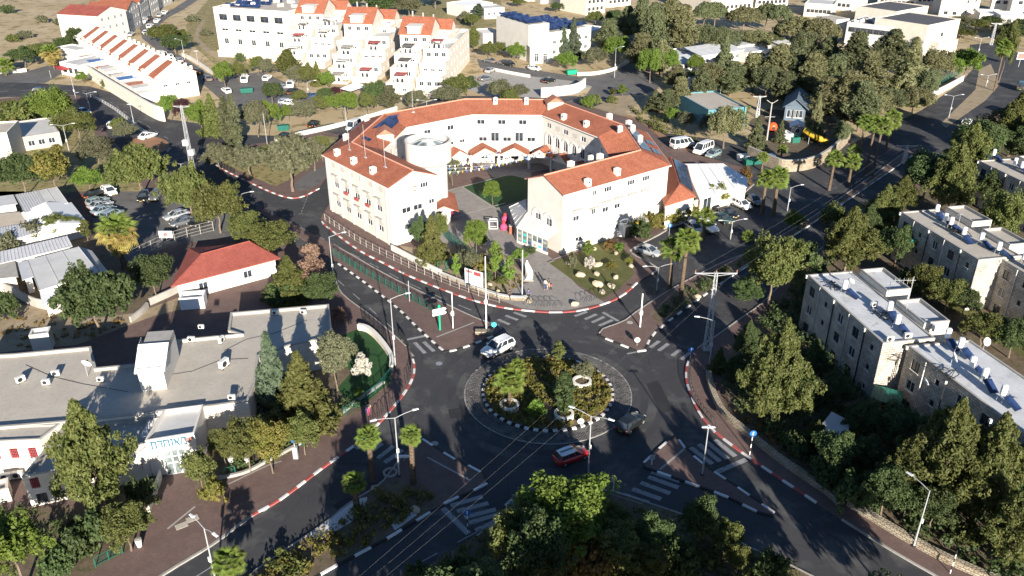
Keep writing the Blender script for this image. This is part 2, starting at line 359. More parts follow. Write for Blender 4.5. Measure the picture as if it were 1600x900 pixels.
def kerb(pts, c1, c2, seg=1.0, w=.26, h=.15, z=0.0):
    root = tag(thing('kerb', None, None), kind='structure')
    for i, (p, a) in enumerate(walk(pts, seg, seg / 2)):
        inst(unit(c1 if i % 2 else c2), 'kerb_stone', root, (p.x, p.y, z), a, (seg * .985, w, h))
    return root
def inpoly(p, poly):
    c = False; n = len(poly); j = n - 1
    for i in range(n):
        if (poly[i][1] > p[1]) != (poly[j][1] > p[1]) and p[0] < (poly[j][0]-poly[i][0])*(p[1]-poly[i][1])/(poly[j][1]-poly[i][1]) + poly[i][0]: c = not c
        j = i
    return c
def rand_in(poly, n, rng=random):
    xs = [p[0] for p in poly]; ys = [p[1] for p in poly]; out = []; tries = 0
    while len(out) < n and tries < n * 60:
        q = (rng.uniform(min(xs), max(xs)), rng.uniform(min(ys), max(ys))); tries += 1
        if inpoly(q, poly): out.append(q)
    return out
def area(poly):
    return abs(sum(poly[i][0]*poly[i-1][1] - poly[i-1][0]*poly[i][1] for i in range(len(poly)))) / 2
def leaves(P, Nrm, size, asp=1.6, jit=.7):
    """numpy: one bent-free rhomb leaf per point, facing roughly along the given normals"""
    n = len(P); d = Nrm + RNG.normal(0, jit, (n, 3)); d /= np.linalg.norm(d, axis=1)[:, None] + 1e-9
    r = RNG.normal(0, 1, (n, 3)); t = np.cross(d, r); t /= np.linalg.norm(t, axis=1)[:, None] + 1e-9; b = np.cross(d, t)
    s = size * RNG.uniform(.6, 1.3, (n, 1)); a = t * s * asp * .5; c = b * s * .5
    v = np.stack([P - a, P - c + a * .1, P + a, P + c + a * .1], 1).reshape(-1, 3); return v
def leafmesh(name, v, mat):
    n = len(v) // 4; me = bpy.data.meshes.new(name); me.vertices.add(len(v)); me.vertices.foreach_set('co', v.astype('f').ravel())
    me.loops.add(n * 4); me.loops.foreach_set('vertex_index', np.arange(n * 4, dtype='i')); me.polygons.add(n)
    me.polygons.foreach_set('loop_start', np.arange(0, n * 4, 4, dtype='i')); me.update(calc_edges=True); me.materials.append(mat); return me
def clump_pts(C, R, m):
    """m leaf points about each clump centre, most near its skin; returns points and outward normals"""
    k = len(C); d = RNG.normal(0, 1, (k, m, 3)); d /= np.linalg.norm(d, axis=2)[..., None]
    rr = np.asarray(R)[:, None, None] * RNG.uniform(.35, 1, (k, m, 1)) ** .5
    return (C[:, None, :] + d * rr).reshape(-1, 3), (d * np.array([1, 1, .8]) + np.array([0, 0, .45])).reshape(-1, 3)
def cover(name, label, cat, poly, per, h, leaf, mat, rad=(.35, .8), m=26, z=.12, cov=None):
    """low planting over a bed: many small clumps of leaves, joined"""
    n = max(6, int(area(poly) * per)); q = rand_in(poly, n); R = np.array([random.uniform(*rad) for _ in q])
    C = np.array([(x, y, z + random.uniform(.15, 1) * h) for x, y in q]); P, Nn = clump_pts(C, R, m); P[:, 2] = np.maximum(P[:, 2], z + .02)
    o = inst(leafmesh(name, leaves(P, Nn, leaf), K[mat]), name); return tag(o, label, cat, kind='stuff')
# ------------------------------------------------------------------ ground, roads, blocks of land
struct('ground', MB().sheet([(-1500, -300), (1500, -300), (1500, 2600), (-1500, 2600)], 0), K['ground'])
def gsheet(name, pp, z, mat): return struct(name, MB().sheet([V2(G(*p)) for p in pp], z), K[mat])
struct('road', MB().sheet([V2(G(*p)) for p in [(-80,112),(-80,156),(60,150),(135,152),(160,205),(200,245),(-250,330),(-500,1150),(2100,1150),(1900,225),(1600,215),
    (1640,110),(1560,66),(1515,70),(1520,108),(1500,130),(1440,172),(1330,225),(1240,240),(1185,235),(1120,218),(1040,208),(940,160),(900,150),(840,150),(700,150),(590,182),(545,196),(520,192),(430,212),(345,210),(325,195),
    (262,186),(222,163),(180,146),(140,135),(60,130)]], .004), K['asphalt'])
ZP = .12
def parcel(name, pts, mat='paver', z=ZP):
    return struct(name, MB().prism(pts, 0, z), K[mat])
KL = sm(PTS((-60,160),(60,150),(125,150),(142,168),(158,196),(185,232),(225,252),(275,262),(330,292),(400,338),(470,388),(518,428),(535,460),(585,498),(632,540),(645,562),(647,583),(638,605),(620,630),(592,662),(560,692),(500,735),(440,780),(395,806),(330,853),(258,897),(120,990)))
parcel('pavement', KL + [V2(G(-500, 1100)), V2(G(-900, 560)), V2(G(-900, 160))], 'paver')
KT = sm(PTS((325,240),(335,257),(385,283),(438,306),(468,309),(497,296)))
parcel('pavement', KT + [V2(p) for p in PTS((522,262),(534,212),(505,206),(432,221),(372,229),(340,226))], 'paver')
KS = sm(PTS((520,312),(504,336),(503,347),(520,362),(560,391),(600,412),(640,432),(700,456),(740,470),(780,480),(815,485),(850,488),(885,488),(915,484),(945,475),(968,465),(985,452),(1000,439),(1018,429),(1026,420),(1012,410),(988,397),(990,388),(1030,367),(1060,350),(1110,340),(1150,312),(1178,288)))
parcel('pavement', KS + [V2(p) for p in PTS((1160,262),(1090,243),(1035,218),(1000,190),(900,161),(760,152),(700,156),(600,186),(542,206),(530,250))], 'paver')
KR = sm(PTS((1640,150),(1560,178),(1500,225),(1450,268),(1400,305),(1340,348),(1275,395),(1230,435),(1190,475),(1155,500),(1120,525),(1090,545),(1076,565),(1072,590),(1080,620),(1095,650),(1120,678),(1165,712),(1200,736),(1272,784),(1330,822),(1400,865),(1470,905),(1640,1000)))
parcel('pavement', KR + [V2(p) for p in PTS((2300,1000),(2100,180))], 'paver')
KB = sm(PTS((520,1000),(600,930),(680,878),(745,838),(800,806),(860,782),(935,766),(1010,786),(1110,822),(1170,856),(1260,897),(1400,985)))
parcel('verge', KB + [V2(G(1400, 1120)), V2(G(520, 1120))], 'soil')
M1 = sm(PTS((400,322),(460,352),(530,388),(600,428),(660,458),(740,496),(772,507),(781,514),(770,526),(720,545),(700,549),(690,546),(655,515),(620,481),(570,442),(525,410),(460,366),(400,330)))
parcel('traffic_island', M1)
M2 = sm(PTS((660,687),(685,703),(715,721),(748,737),(758,748),(752,761),(700,785),(650,815),(600,845),(550,872),(500,899),(400,960),(330,1010),(300,1000),(340,960),(385,905),(440,864),(480,838),(515,813),(545,788),(590,760),(610,738),(630,712),(650,689)))
parcel('traffic_island', M2)
M3 = sm(PTS((1006,724),(1030,702),(1048,688),(1060,689),(1070,700),(1100,727),(1150,761),(1196,793),(1206,801),(1190,803),(1130,775),(1075,755),(1030,739),(1010,732)))
parcel('traffic_island', M3)
M4 = sm(PTS((938,521),(944,514),(975,502),(1000,484),(1050,452),(1120,415),(1180,390),(1250,352),(1310,312),(1370,270),(1420,235),(1440,233),(1425,244),(1370,282),(1310,323),(1222,381),(1180,409),(1130,441),(1060,491),(1022,522),(1008,545),(998,549),(985,545),(940,527)))
parcel('traffic_island', M4)
def close(p): return p + [p[0]]
def part_of(pts, a, b): return [p for p in pts[a:b]]
def near_cut(pts, lo, hi):
    """the stretch of a polyline between the points nearest to two pixels"""
    A = V2(G(*lo)); B = V2(G(*hi)); i = min(range(len(pts)), key=lambda k: (pts[k]-A).length); j = min(range(len(pts)), key=lambda k: (pts[k]-B).length)
    return pts[min(i, j):max(i, j)+1]
kerb(near_cut(KL, (645,562), (395,806)), 'kerbred', 'kerbwhite', 1.15)
kerb(near_cut(KL, (395,806), (120,990)), 'kerbgrey', 'kerbgrey', 1.15)
kerb(near_cut(KL, (518,428), (632,540)), 'kerbgrey', 'kerbgrey', 1.15, w=.18)
kerb(KT, 'kerbred', 'kerbwhite', 1.1)
kerb(near_cut(KS, (503,347), (815,485)), 'kerbred', 'kerbwhite', 1.25)
kerb(near_cut(KS, (815,485), (1000,439)), 'kerbred', 'kerbwhite', 1.9)
kerb(near_cut(KS, (1018,429), (1178,288)), 'kerbgrey', 'kerbgrey', 1.2)
kerb(near_cut(KR, (1076,565), (1272,784)), 'kerbred', 'kerbwhite', 1.35)
kerb(near_cut(KR, (1400,305), (1090,545)), 'kerbgrey', 'kerbgrey', 1.3, w=.2)
kerb(near_cut(KR, (1310,808), (1500,920)), 'kerbgrey', 'kerbgrey', 1.3, w=.2)
kerb(near_cut(M1, (530,388), (781,514)), 'kerbgrey', 'kerbgrey', 1.2, w=.2)
kerb(near_cut(M1, (770,526), (525,410)), 'kerbblack', 'kerbwhite', .95)
kerb(near_cut(M2, (660,687), (340,998)), 'kerbblack', 'kerbwhite', 1.7)
kerb(near_cut(M2, (385,905), (630,712)), 'kerbgrey', 'kerbgrey', 1.2, w=.18)
kerb(close(M3), 'kerbblack', 'kerbwhite', 1.5)
kerb(near_cut(M4, (1420,235), (938,521)), 'kerbgrey', 'kerbgrey', 1.3, w=.2)
kerb(near_cut(M4, (1130,441), (940,527)), 'kerbblack', 'kerbwhite', 1.2)
kerb(near_cut(M4, (1425,244), (1130,441)), 'kerbgrey', 'kerbwhite', 1.8, w=.2)
kerb(near_cut(KB, (745,838), (1260,897)), 'kerbgrey', 'kerbgrey', 1.4, w=.18)
# painted markings, each a thin coat on the asphalt
def stripes(name, lines, w, z=.009):
    r = tag(thing(name, None, None), kind='structure')
    for a, b in lines:
        A = G(*a); B = G(*b); c = (A + B) / 2; d = B - A
        inst(unit('roadwhite'), 'stripe', r, (c.x, c.y, z - .004), math.atan2(d.y, d.x), (d.length, w, .004))
zc = 'zebra_crossing'
stripes(zc, [((628,539),(645,557)),((648,535),(664,552)),((662,534),(678,549)),((678,530),(692,545))], .5)
stripes(zc, [((778,499),(796,507)),((790,493),(809,500)),((803,488),(822,495))], .5)
stripes(zc, [((898,494),(917,487)),((914,499),(932,491)),((925,504),(944,495)),((936,509),(957,500))], .5)
stripes(zc, [((1016,543),(1030,533)),((1029,548),(1044,537)),((1050,556),(1063,546)),((1064,562),(1078,551))], .5)
stripes(zc, [((1079,699),(1113,725)),((1092,694),(1125,721)),((1117,687),(1149,713)),((1104,690),(1137,717))], .6)
stripes(zc, [((1018,737),(1062,752)),((1013,745),(1060,762)),((1001,754),(1047,771)),((988,764),(1033,780)),((974,773),(1014,786))], .6)
stripes(zc, [((704,790),(754,776)),((714,799),(763,786)),((725,808),(775,796)),((743,829),(782,811)),((733,817),(780,803))], .55)
stripes(zc, [((601,723),(629,703)),((590,716),(615,697)),((556,701),(577,689)),((574,709),(597,693))], .55)
stripes('stop_line', [((620,534),(672,523))], .5); stripes('stop_line', [((692,794),(732,834))], .6); stripes('stop_line', [((1119,738),(1166,718))], .6)
stripes('stop_line', [((942,488),(972,505))], .45); stripes('stop_line', [((980,553),(998,549))], .3)
def dashes(pp, dash, gap, w=.13):
    pts = [V2(p) for p in PTS(*pp)]; r = tag(thing('lane_marking', None, None), kind='structure')
    for p, a in walk(pts, dash + gap, dash / 2): inst(unit('roadwhite'), 'dash', r, (p.x, p.y, .005), a, (dash, w, .004))
dashes(((360,296),(420,330),(507,374),(637,442),(700,470),(745,488)), 2.4, 2.6)
dashes(((528,438),(560,466),(610,510)), 2.2, 3); dashes(((560,936),(645,885),(760,823)), 3, 2.2); dashes(((300,905),(352,872),(470,800)), 2.5, 9, .12)
dashes(((440,338),(470,334),(483,300)), .9, .5, .12); dashes(((1130,660),(1085,610)), 2, 40, .1)
dashes(((1216,806),(1252,828),(1310,866),(1372,906)), 60, 1, .5)
dashes(((-40,146),(60,140),(130,142),(170,158),(215,188),(260,215)), 2.4, 3.2)
# parking bays
for pp in [((1036,378),(1068,362)),((1062,366),(1090,352)),((1092,352),(1118,340)),((1118,342),(1142,326)),((1140,326),(1160,312)),((960,440),(1010,412))]: dashes(pp, 30, 1, .1)
# ------------------------------------------------------------------ surfaces laid on the blocks
def surf(name, pp, mat, z=.126): return gsheet(name, pp, z, mat)
surf('parking_lot', [(135,300),(165,288),(230,300),(262,305),(330,318),(395,362),(350,372),(265,385),(205,412),(175,395),(140,340)], 'asphalt_old')
surf('yard', [(-60,480),(100,468),(215,488),(300,455),(410,440),(440,470),(520,470),(515,500),(420,650),(390,660),(-80,760)], 'paver', .1255)
surf('dry_slope', [(-80,470),(60,480),(130,500),(215,490),(290,462),(300,480),(235,497),(120,540),(0,552),(-80,560)], 'drysoil', .130)
surf('soil_yard', [(-80,300),(90,300),(185,395),(205,415),(260,470),(215,490),(60,480),(-80,450)], 'soil', .130)
surf('garden_bed', [(-80,800),(150,790),(240,720),(250,745),(235,800),(200,862),(150,893),(100,925),(-80,1000)], 'soil', .130)
surf('garden_bed', [(318,752),(360,742),(430,725),(510,672),(570,640),(610,600),(612,560),(570,515),(520,540),(430,640),(390,680),(330,700)], 'soil', .130)
surf('lawn', [(522,530),(560,515),(575,518),(612,562),(610,598),(560,640),(525,610),(548,585)], 'turf', .134)
surf('planter_bed', [(306,790),(350,770),(356,752),(330,745),(305,758)], 'soil', .140)
surf('grass_verge', [(-80,170),(120,160),(140,185),(150,215),(175,240),(215,262),(225,300),(120,300),(-80,330)], 'drygrass', .130)
surf('grass_verge', [(335,238),(345,255),(390,275),(430,292),(455,280),(520,236),(528,216),(500,212),(440,226),(372,233)], 'drygrass', .130)
surf('parking_bay', [(470,300),(497,290),(521,262),(515,258),(485,268),(458,290)], 'asphalt_old', .133)
surf('circular_plaza', [tuple((232+33*math.cos(t*math.pi/10), 228+14*math.sin(t*math.pi/10))) for t in range(20)], 'redsoil', .132)
surf('school_court', [(640,262),(690,300),(780,285),(690,215),(740,200),(850,200),(925,228),(880,262),(830,270),(830,335),(800,345),(850,400),(700,400),(690,385)], 'paver_grey', .128)
surf('school_lawn', [(722,293),(770,278),(800,275),(830,282),(830,310),(775,326)], 'turf', .134)
surf('plaza', [(800,372),(850,395),(862,405),(905,450),(945,474),(885,486),(850,486),(815,483),(780,470),(800,452),(832,440),(800,400)], 'paver_grey', .131)
surf('garden_lawn', [(858,412),(905,397),(950,372),(985,400),(990,430),(965,455),(940,468),(905,446)], 'lawn', .134)
surf('garden_bed', [(690,395),(735,370),(780,395),(825,435),(790,468),(740,455),(700,430)], 'drysoil', .130)
surf('garden_bed', [(625,385),(690,395),(720,425),(730,445),(690,430),(640,405)], 'drysoil', .132)
surf('garden_bed', [(975,372),(1045,352),(1140,290),(1130,282),(1000,322),(960,350),(890,385),(900,390)], 'soil', .130)
surf('planting_strip', [(1015,492),(1050,463),(1120,423),(1190,393),(1250,358),(1310,318),(1370,277),(1420,240),(1370,280),(1310,321),(1222,379),(1180,407),(1130,439),(1060,489),(1030,508)], 'soil', .130)
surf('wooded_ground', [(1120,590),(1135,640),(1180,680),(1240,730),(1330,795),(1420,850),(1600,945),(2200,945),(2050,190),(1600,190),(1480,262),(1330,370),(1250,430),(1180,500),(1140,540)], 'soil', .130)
surf('grass_strip', [(1440,445),(1510,505),(1600,560),(1640,590),(1640,570),(1540,500),(1460,440),(1400,410)], 'lawn', .140)
surf('planting_strip', [(658,765),(690,782),(650,812),(600,842),(550,869),(500,896),(400,955),(345,990),(390,906),(442,866),(482,840),(517,815),(548,790),(592,762),(620,752)], 'soil', .130)
surf('pebble_bed', [(483,838),(500,846),(548,818),(572,800),(574,778),(556,782),(515,813)], 'pebble', .14)
surf('pebble_bed', [(612,822),(625,805),(650,800),(652,806),(630,822),(617,830)], 'pebble', .14)
surf('road_median', [(1478,200),(1540,157),(1562,132),(1548,100),(1530,108),(1524,140),(1470,193)], 'drysoil', .02)
surf('road_median', [(262,238),(215,202),(180,173),(145,152),(150,150),(185,170),(222,200),(268,232)], 'kerbgrey', .05)
def band(pp, w, mat, name='paving_band', z=.131): 
    r = [V2(p) for p in PTS(*pp)]; a = off(r, w/2); b = off(r, -w/2); struct(name, MB().sheet(a + b[::-1], z), K[mat])
band(((682,528),(741,505)), .25, 'kerbgrey'); band(((1031,735),(1070,702)), .25, 'kerbgrey'); band(((668,716),(735,752)), .2, 'kerbgrey')
band(((357,758),(420,728),(440,722)), .2, 'kerbgrey'); band(((262,828),(305,793)), .2, 'kerbgrey'); band(((855,410),(925,385)), .25, 'kerbgrey')
band(((695,300),(790,275)), .4, 'kerbgrey', z=.136); band(((722,293),(775,327)), .4, 'kerbgrey', z=.138); band(((700,343),(790,318)), .3, 'kerbgrey', z=.136)
K['patch2'] = MAT('polished asphalt', (.036, .036, .040), (.060, .060, .064), scale=.25, rough=.75, bump=.2, bscale=40)
K['patch'] = MAT('fresh tar patch', (.024, .024, .026), (.034, .034, .036), scale=.5, rough=.75, bump=.2, bscale=40)
for pp in (((700,640),(722,636),(728,650),(704,655)),((1010,600),(1028,594),(1052,640),(1032,648)),((560,430),(590,446),(585,450),(556,434)),((520,790),(545,775),(552,780),(527,797)),((1180,780),(1215,796),(1210,803),(1174,786))): gsheet('road_patch', pp, .0065, 'patch')
for r0, r1 in ((1.1, 2.0), (3.1, 4.0)): struct('road_wear', MB().lathe([(9.75+r1, .0058), (9.75+r0, .0058)], 72, (4.2, 82.1)), K['patch2'])
# ------------------------------------------------------------------ the roundabout
RC = Vector((4.2, 82.1)); RR = 7.6; RA = 9.75
struct('roundabout_bed', MB().lathe([(RR, 0), (RR, .16), (RR*.6, .35), (0.01, .45)], 48, RC), K['soil'])
ring = [Vector((RC.x + RR*math.cos(t*math.pi/48), RC.y + RR*math.sin(t*math.pi/48))) for t in range(97)]
kerb(ring, 'kerbblack', 'kerbwhite', 2*math.pi*RR/90, w=.34, h=.24)
apron = tag(thing('roundabout_apron', None, None, (RC.x, RC.y, 0)), kind='structure')
MB().lathe([(RA, .012), (RR, .012)], 64).build('bedding', K['asphalt'], apron)
K['cobble'] = MAT('grey cobbles', (.07, .068, .066), (.16, .152, .148), scale=.9, bump=.3, bscale=30)
cb = MB(); nr = 9
for k in range(nr):
    r = RR + .28 + (RA - RR - .35) * k / (nr - 1); n = int(2*math.pi*r / .34)
    for i in range(n):
        t = 2*math.pi*(i + .5*(k % 2)) / n; a = t + math.pi/2 + random.uniform(-.12, .12); z = random.uniform(.05, .10)
        cb.obox((r*math.cos(t), r*math.sin(t)), a, .135, .095, .012, z)
tag(cb.build('cobbles', K['cobble'], apron), kind='stuff')
MB().lathe([(RA-.06, .012), (RA-.06, .06), (RA+.1, .06), (RA+.1, .004)], 72).build('edging', K['concrete'], apron)
# ------------------------------------------------------------------ far roads, lots and bare slopes
gsheet('road', [(355,165),(325,138),(285,108),(245,78),(222,60),(218,42),(240,28),(270,14),(300,-5),(312,-2),(285,16),(262,28),(246,42),(240,55),(258,72),(300,98),(345,128),(380,150),(400,165)], .006, 'asphalt_old')
gsheet('car_park', [(360,165),(345,128),(385,115),(410,112),(470,140),(500,160),(480,175),(400,168)], .010, 'asphalt_old')
gsheet('car_park', [(700,130),(770,112),(900,122),(928,134),(900,148),(850,153),(760,150)], .006, 'concrete')
gsheet('road', [(745,92),(800,104),(905,120),(985,96),(1005,100),(1030,138),(1005,148),(960,150),(905,168),(880,160),(915,150),(925,135),(890,126),(800,116),(750,106)], .010, 'asphalt_old')
gsheet('road', [(985,100),(975,60),(985,30),(1000,30),(1000,62),(1010,104)], .014, 'asphalt')
gsheet('sandy_lot', [(915,172),(945,160),(975,148),(1010,150),(1000,160),(975,175),(985,182),(960,186)], .008, 'drysoil')
gsheet('dirt_track', [(302,62),(308,42),(318,30),(322,32),(313,46),(310,60),(330,78),(362,98),(352,100),(322,82)], .008, 'drysoil')
gsheet('grassy_slope', [(335,100),(300,70),(290,40),(330,-5),(380,-30),(340,60),(400,110),(380,115)], .005, 'drygrass')
gsheet('grassy_slope', [(610,20),(720,-10),(780,-10),(790,40),(740,45),(660,25)], .006, 'drygrass')
gsheet('road', [(1150,258),(1195,240),(1300,250),(1260,275),(1180,292),(1165,275)], .005, 'asphalt')
gsheet('side_road', [(-60,118),(40,112),(110,92),(128,80),(135,84),(110,108),(70,130),(-60,128)], .012, 'asphalt_old')
gsheet('dry_terrace', [(900,185),(985,180),(1010,195),(1090,240),(1040,225),(990,200)], .010, 'redsoil')
gsheet('yard', [(1170,190),(1200,170),(1300,180),(1330,222),(1280,258),(1215,262),(1190,235)], .02, 'soil')
# ------------------------------------------------------------------ trees: one trunk with limbs and one crown of many small leaves per kind
def limbmesh(paths, n=6):
    mb = MB()
    for pts, r0, r1 in paths:
        m = len(pts) - 1
        for i in range(m): mb.tube(pts[i], pts[i+1], r0 + (r1-r0)*i/m, r0 + (r1-r0)*(i+1)/m, n, cap=(i == m-1))
    return mb
def fib(n):
    i = np.arange(n) + .5; ph = np.arccos(1 - 2*i/n); th = math.pi*(1+5**.5)*i
    return np.stack([np.cos(th)*np.sin(ph), np.sin(th)*np.sin(ph), np.cos(ph)], 1)
TREES = {}
def proto(kind, h, w, base, k, m, leaf, shape, rc, bark='bark', r=.16, asp=1.6, jit=.7, seed=0, limbs=9, low=.0):
    """h height, w width of the model tree; base is the clear trunk; k clumps of m leaves, clump radius rc; shape gives the crown"""
    rng = np.random.default_rng(seed + 11); rd = random.Random(seed)
    C = []; R = []
    H = h - base
    while len(C) < k:
        if shape == 'round':
            d = rng.normal(0, 1, 3); d /= np.linalg.norm(d); d[2] = d[2] if d[2] > -.55 else -d[2]
            q = rng.uniform(.3, 1) ** .5; lump = .8 + .2*math.sin(3*math.atan2(d[1], d[0]) + seed) + .14*math.sin(5*d[2] + 2*math.atan2(d[1], d[0])) + rng.uniform(-.16, .14)
            c = np.array([d[0]*w/2*q*lump, d[1]*w/2*q*lump, base + H*.46 + d[2]*H*.46*q*lump]); s = 1
        elif shape == 'cone':
            t = rng.uniform(0, 1) ** 1.35; rad = (1 - t) * w/2 * rng.uniform(.55, 1.05) * (.85 + .2*math.sin(t*26)); a = rng.uniform(0, 2*math.pi)
            c = np.array([rad*math.cos(a), rad*math.sin(a), base + H*t*.97]); s = .55 + .6*(1-t)
        elif shape == 'column':
            t = rng.uniform(0, 1); env = (math.sin(min(1, t*1.5+.12)*math.pi/2)) * (1 - max(0, t-.55)/.45*.85); a = rng.uniform(0, 2*math.pi)
            rad = env*w/2*rng.uniform(.35, .9); c = np.array([rad*math.cos(a), rad*math.sin(a), base + H*t]); s = .55 + .55*env
        elif shape == 'pine':
            t = rng.uniform(0, 1); a = rng.uniform(0, 2*math.pi); env = math.sin(math.pi*min(1, (t*.86+.14)))**.75 * (1.2 - .78*t)
            lump = 1 + .3*math.sin(3*a + 5*t + seed) + .28*math.sin(5*a - 9*t + 2*seed); rad = w/2*env*lump*rng.uniform(.3, 1)**.6
            c = np.array([rad*math.cos(a), rad*math.sin(a), base + H*(t*.96 + .05*math.sin(4*a + seed))]); s = .7 + .4*env
        elif shape == 'tall':
            t = rng.uniform(0, 1); env = math.sin(min(1, t*1.9+.2)*math.pi/2)*(1 - max(0, t-.4)/.6*.72); a = rng.uniform(0, 2*math.pi)
            lump = 1 + .28*math.sin(2*a + t*9 + seed); rad = env*w/2*lump*rng.uniform(.3, .95)
            c = np.array([rad*math.cos(a), rad*math.sin(a), base + H*t*.95]); s = .6 + .5*env
        elif shape == 'umbrella':
            a = rng.uniform(0, 2*math.pi); q = rng.uniform(0, 1)**.5; c = np.array([w/2*q*math.cos(a), w/2*q*math.sin(a), base + H*(.35 + .5*(1-q*q) - rng.uniform(0, .3))]); s = .9
        C.append(c); R.append(rc * s * rng.uniform(.65, 1.2))
    C = np.array(C); P, Nn = clump_pts(C, R, m); P[:, 2] = np.maximum(P[:, 2], low)
    hh, ww = np.percentile(P[:, 2], 99.6), 2*np.percentile(np.hypot(P[:, 0], P[:, 1]), 98.5)
    cm = leafmesh(kind + ' crown', leaves(P, Nn, leaf, asp, jit), K['l_olivegreen'])
    paths = []
    if r:
        top = base + H*.72; lean = rd.uniform(-.05, .05)*w
        tr = [Vector((0, 0, -.1)), Vector((lean*.3, lean*.2, base*.55)), Vector((lean, -lean*.5, base)), Vector((lean*.6, lean, base + (top-base)*.5)), Vector((lean*.2, lean*.3, top))]
        paths.append((tr, r, r*.25))
        idx = rd.sample(range(k), min(limbs, k))
        for i in idx:
            e = Vector(C[i]); f = max(base*.75, min(top, e.z - .5*math.hypot(e.x, e.y))); s0 = Vector((lean*.6, lean*.3, f)); mid = (s0+e)/2 + Vector((0, 0, -.06*h)); paths.append(([s0, mid, e], r*.42, r*.1))
    tm = limbmesh(paths).mesh(kind + ' trunk', K[bark]) if paths else None
    TREES[kind] = (tm, cm, hh, ww)
proto('round', 7, 6.5, 1.7, 300, 66, .165, 'round', .54, seed=1)
proto('round2', 7, 6.5, 1.5, 280, 66, .17, 'round', .58, seed=5)
proto('dense', 6, 7.5, 1.3, 420, 50, .19, 'round', .48, seed=3)
proto('pine', 9, 7, 1.6, 380, 76, .15, 'pine', .52, seed=2, asp=2.2, jit=.8, limbs=20, r=.2)
proto('pine2', 9, 6.5, 2.3, 350, 76, .15, 'pine', .52, seed=4, asp=2.2, jit=.8, limbs=20, r=.2)
proto('conifer', 8.5, 6.2, .5, 360, 66, .16, 'cone', .46, seed=6, asp=2.4)
proto('cedar', 9, 6, .4, 300, 50, .2, 'cone', .48, seed=8, asp=2.6, jit=.5)
proto('cypress', 9, 2.2, .2, 190, 50, .16, 'column', .3, seed=9, asp=2.4)
proto('tall', 13, 6, 2.2, 360, 48, .28, 'tall', .66, seed=10, r=.24)
proto('tall2', 13, 6.6, 1.8, 350, 48, .28, 'tall', .7, seed=12, r=.24)
proto('umbrella', 10, 8, 4.6, 280, 48, .26, 'umbrella', .66, seed=13, r=.24, asp=2.2)
proto('olive', 5, 5, 1.0, 210, 50, .17, 'round', .42, seed=14, asp=2.2)
proto('shrub', 1.8, 2.2, 0, 70, 36, .13, 'round', .26, seed=15, r=0, low=.02)
proto('bush', 1.6, 2.6, 0, 90, 38, .13, 'round', .28, seed=16, r=0, low=.02)
proto('sapling', 4, 1.6, 1.1, 50, 34, .15, 'column', .24, seed=17, r=.05)
proto('sparse', 5.5, 4.5, 1.6, 110, 60, .165, 'round', .5, seed=18, r=.12, limbs=30)
proto('dry', 7, 4, .8, 90, 40, .14, 'tall', .45, seed=19, r=.13, limbs=34, asp=3)
TN = [0]
def tree(kind, px, py, top, wpx, leaf, name, label, cat='tree', group=None, z=.12, h=None):
    """a tree whose foot stands at pixel px, py, whose tip reaches row top and whose crown is wpx pixels wide"""
    tm, cm, ph, pw = TREES[kind]; p = G(px, py); H = h or max(.5, HT(py, top)); Wd = wpx * MPP(py) * (1 if h else .97)
    TN[0] += 1; rr = random.Random(TN[0]*7 + int(px))
    o = thing(name, label, cat, (p.x, p.y, z), rr.uniform(0, 6.28), group)
    o.scale = (Wd/pw, Wd/pw, H/ph)
    if tm: inst(tm, 'trunk', o)
    inst(cm, 'crown', o, mat=K[leaf]); return o
# fan palms: every frond is a piece of its own
def frond_mesh():
    mb = MB(); L = 1.15; mb.tube((0, 0, 0), (0, L*.55, .12), .022, .012, 4); mb.tube((0, L*.55, .12), (0, L, .02), .012, .008, 4)
    n = 15; vs = []; fs = []
    c = Vector((0, L*.92, .05))
    for i in range(n):
        a0 = -1.75 + 3.5*i/n; a1 = -1.75 + 3.5*(i+1)/n; am = (a0+a1)/2; ln = .95*(1 - .22*abs(am)/1.75)
        d0 = Vector((math.sin(a0), math.cos(a0), 0)); d1 = Vector((math.sin(a1), math.cos(a1), 0)); dm = Vector((math.sin(am), math.cos(am), 0))
        o = len(vs); droop = -.42*ln
        vs += [c, c + d0*ln*.62 + Vector((0, 0, -.06)), c + dm*ln*.6 + Vector((0, 0, .05)), c + d1*ln*.62 + Vector((0, 0, -.06)), c + dm*ln + Vector((0, 0, droop))]
        fs += [(o, o+1, o+2), (o, o+2, o+3), (o+1, o+4, o+2), (o+2, o+4, o+3)]
    mb.add(vs, fs); return mb.mesh('frond', K['l_palm'])
FROND = frond_mesh()
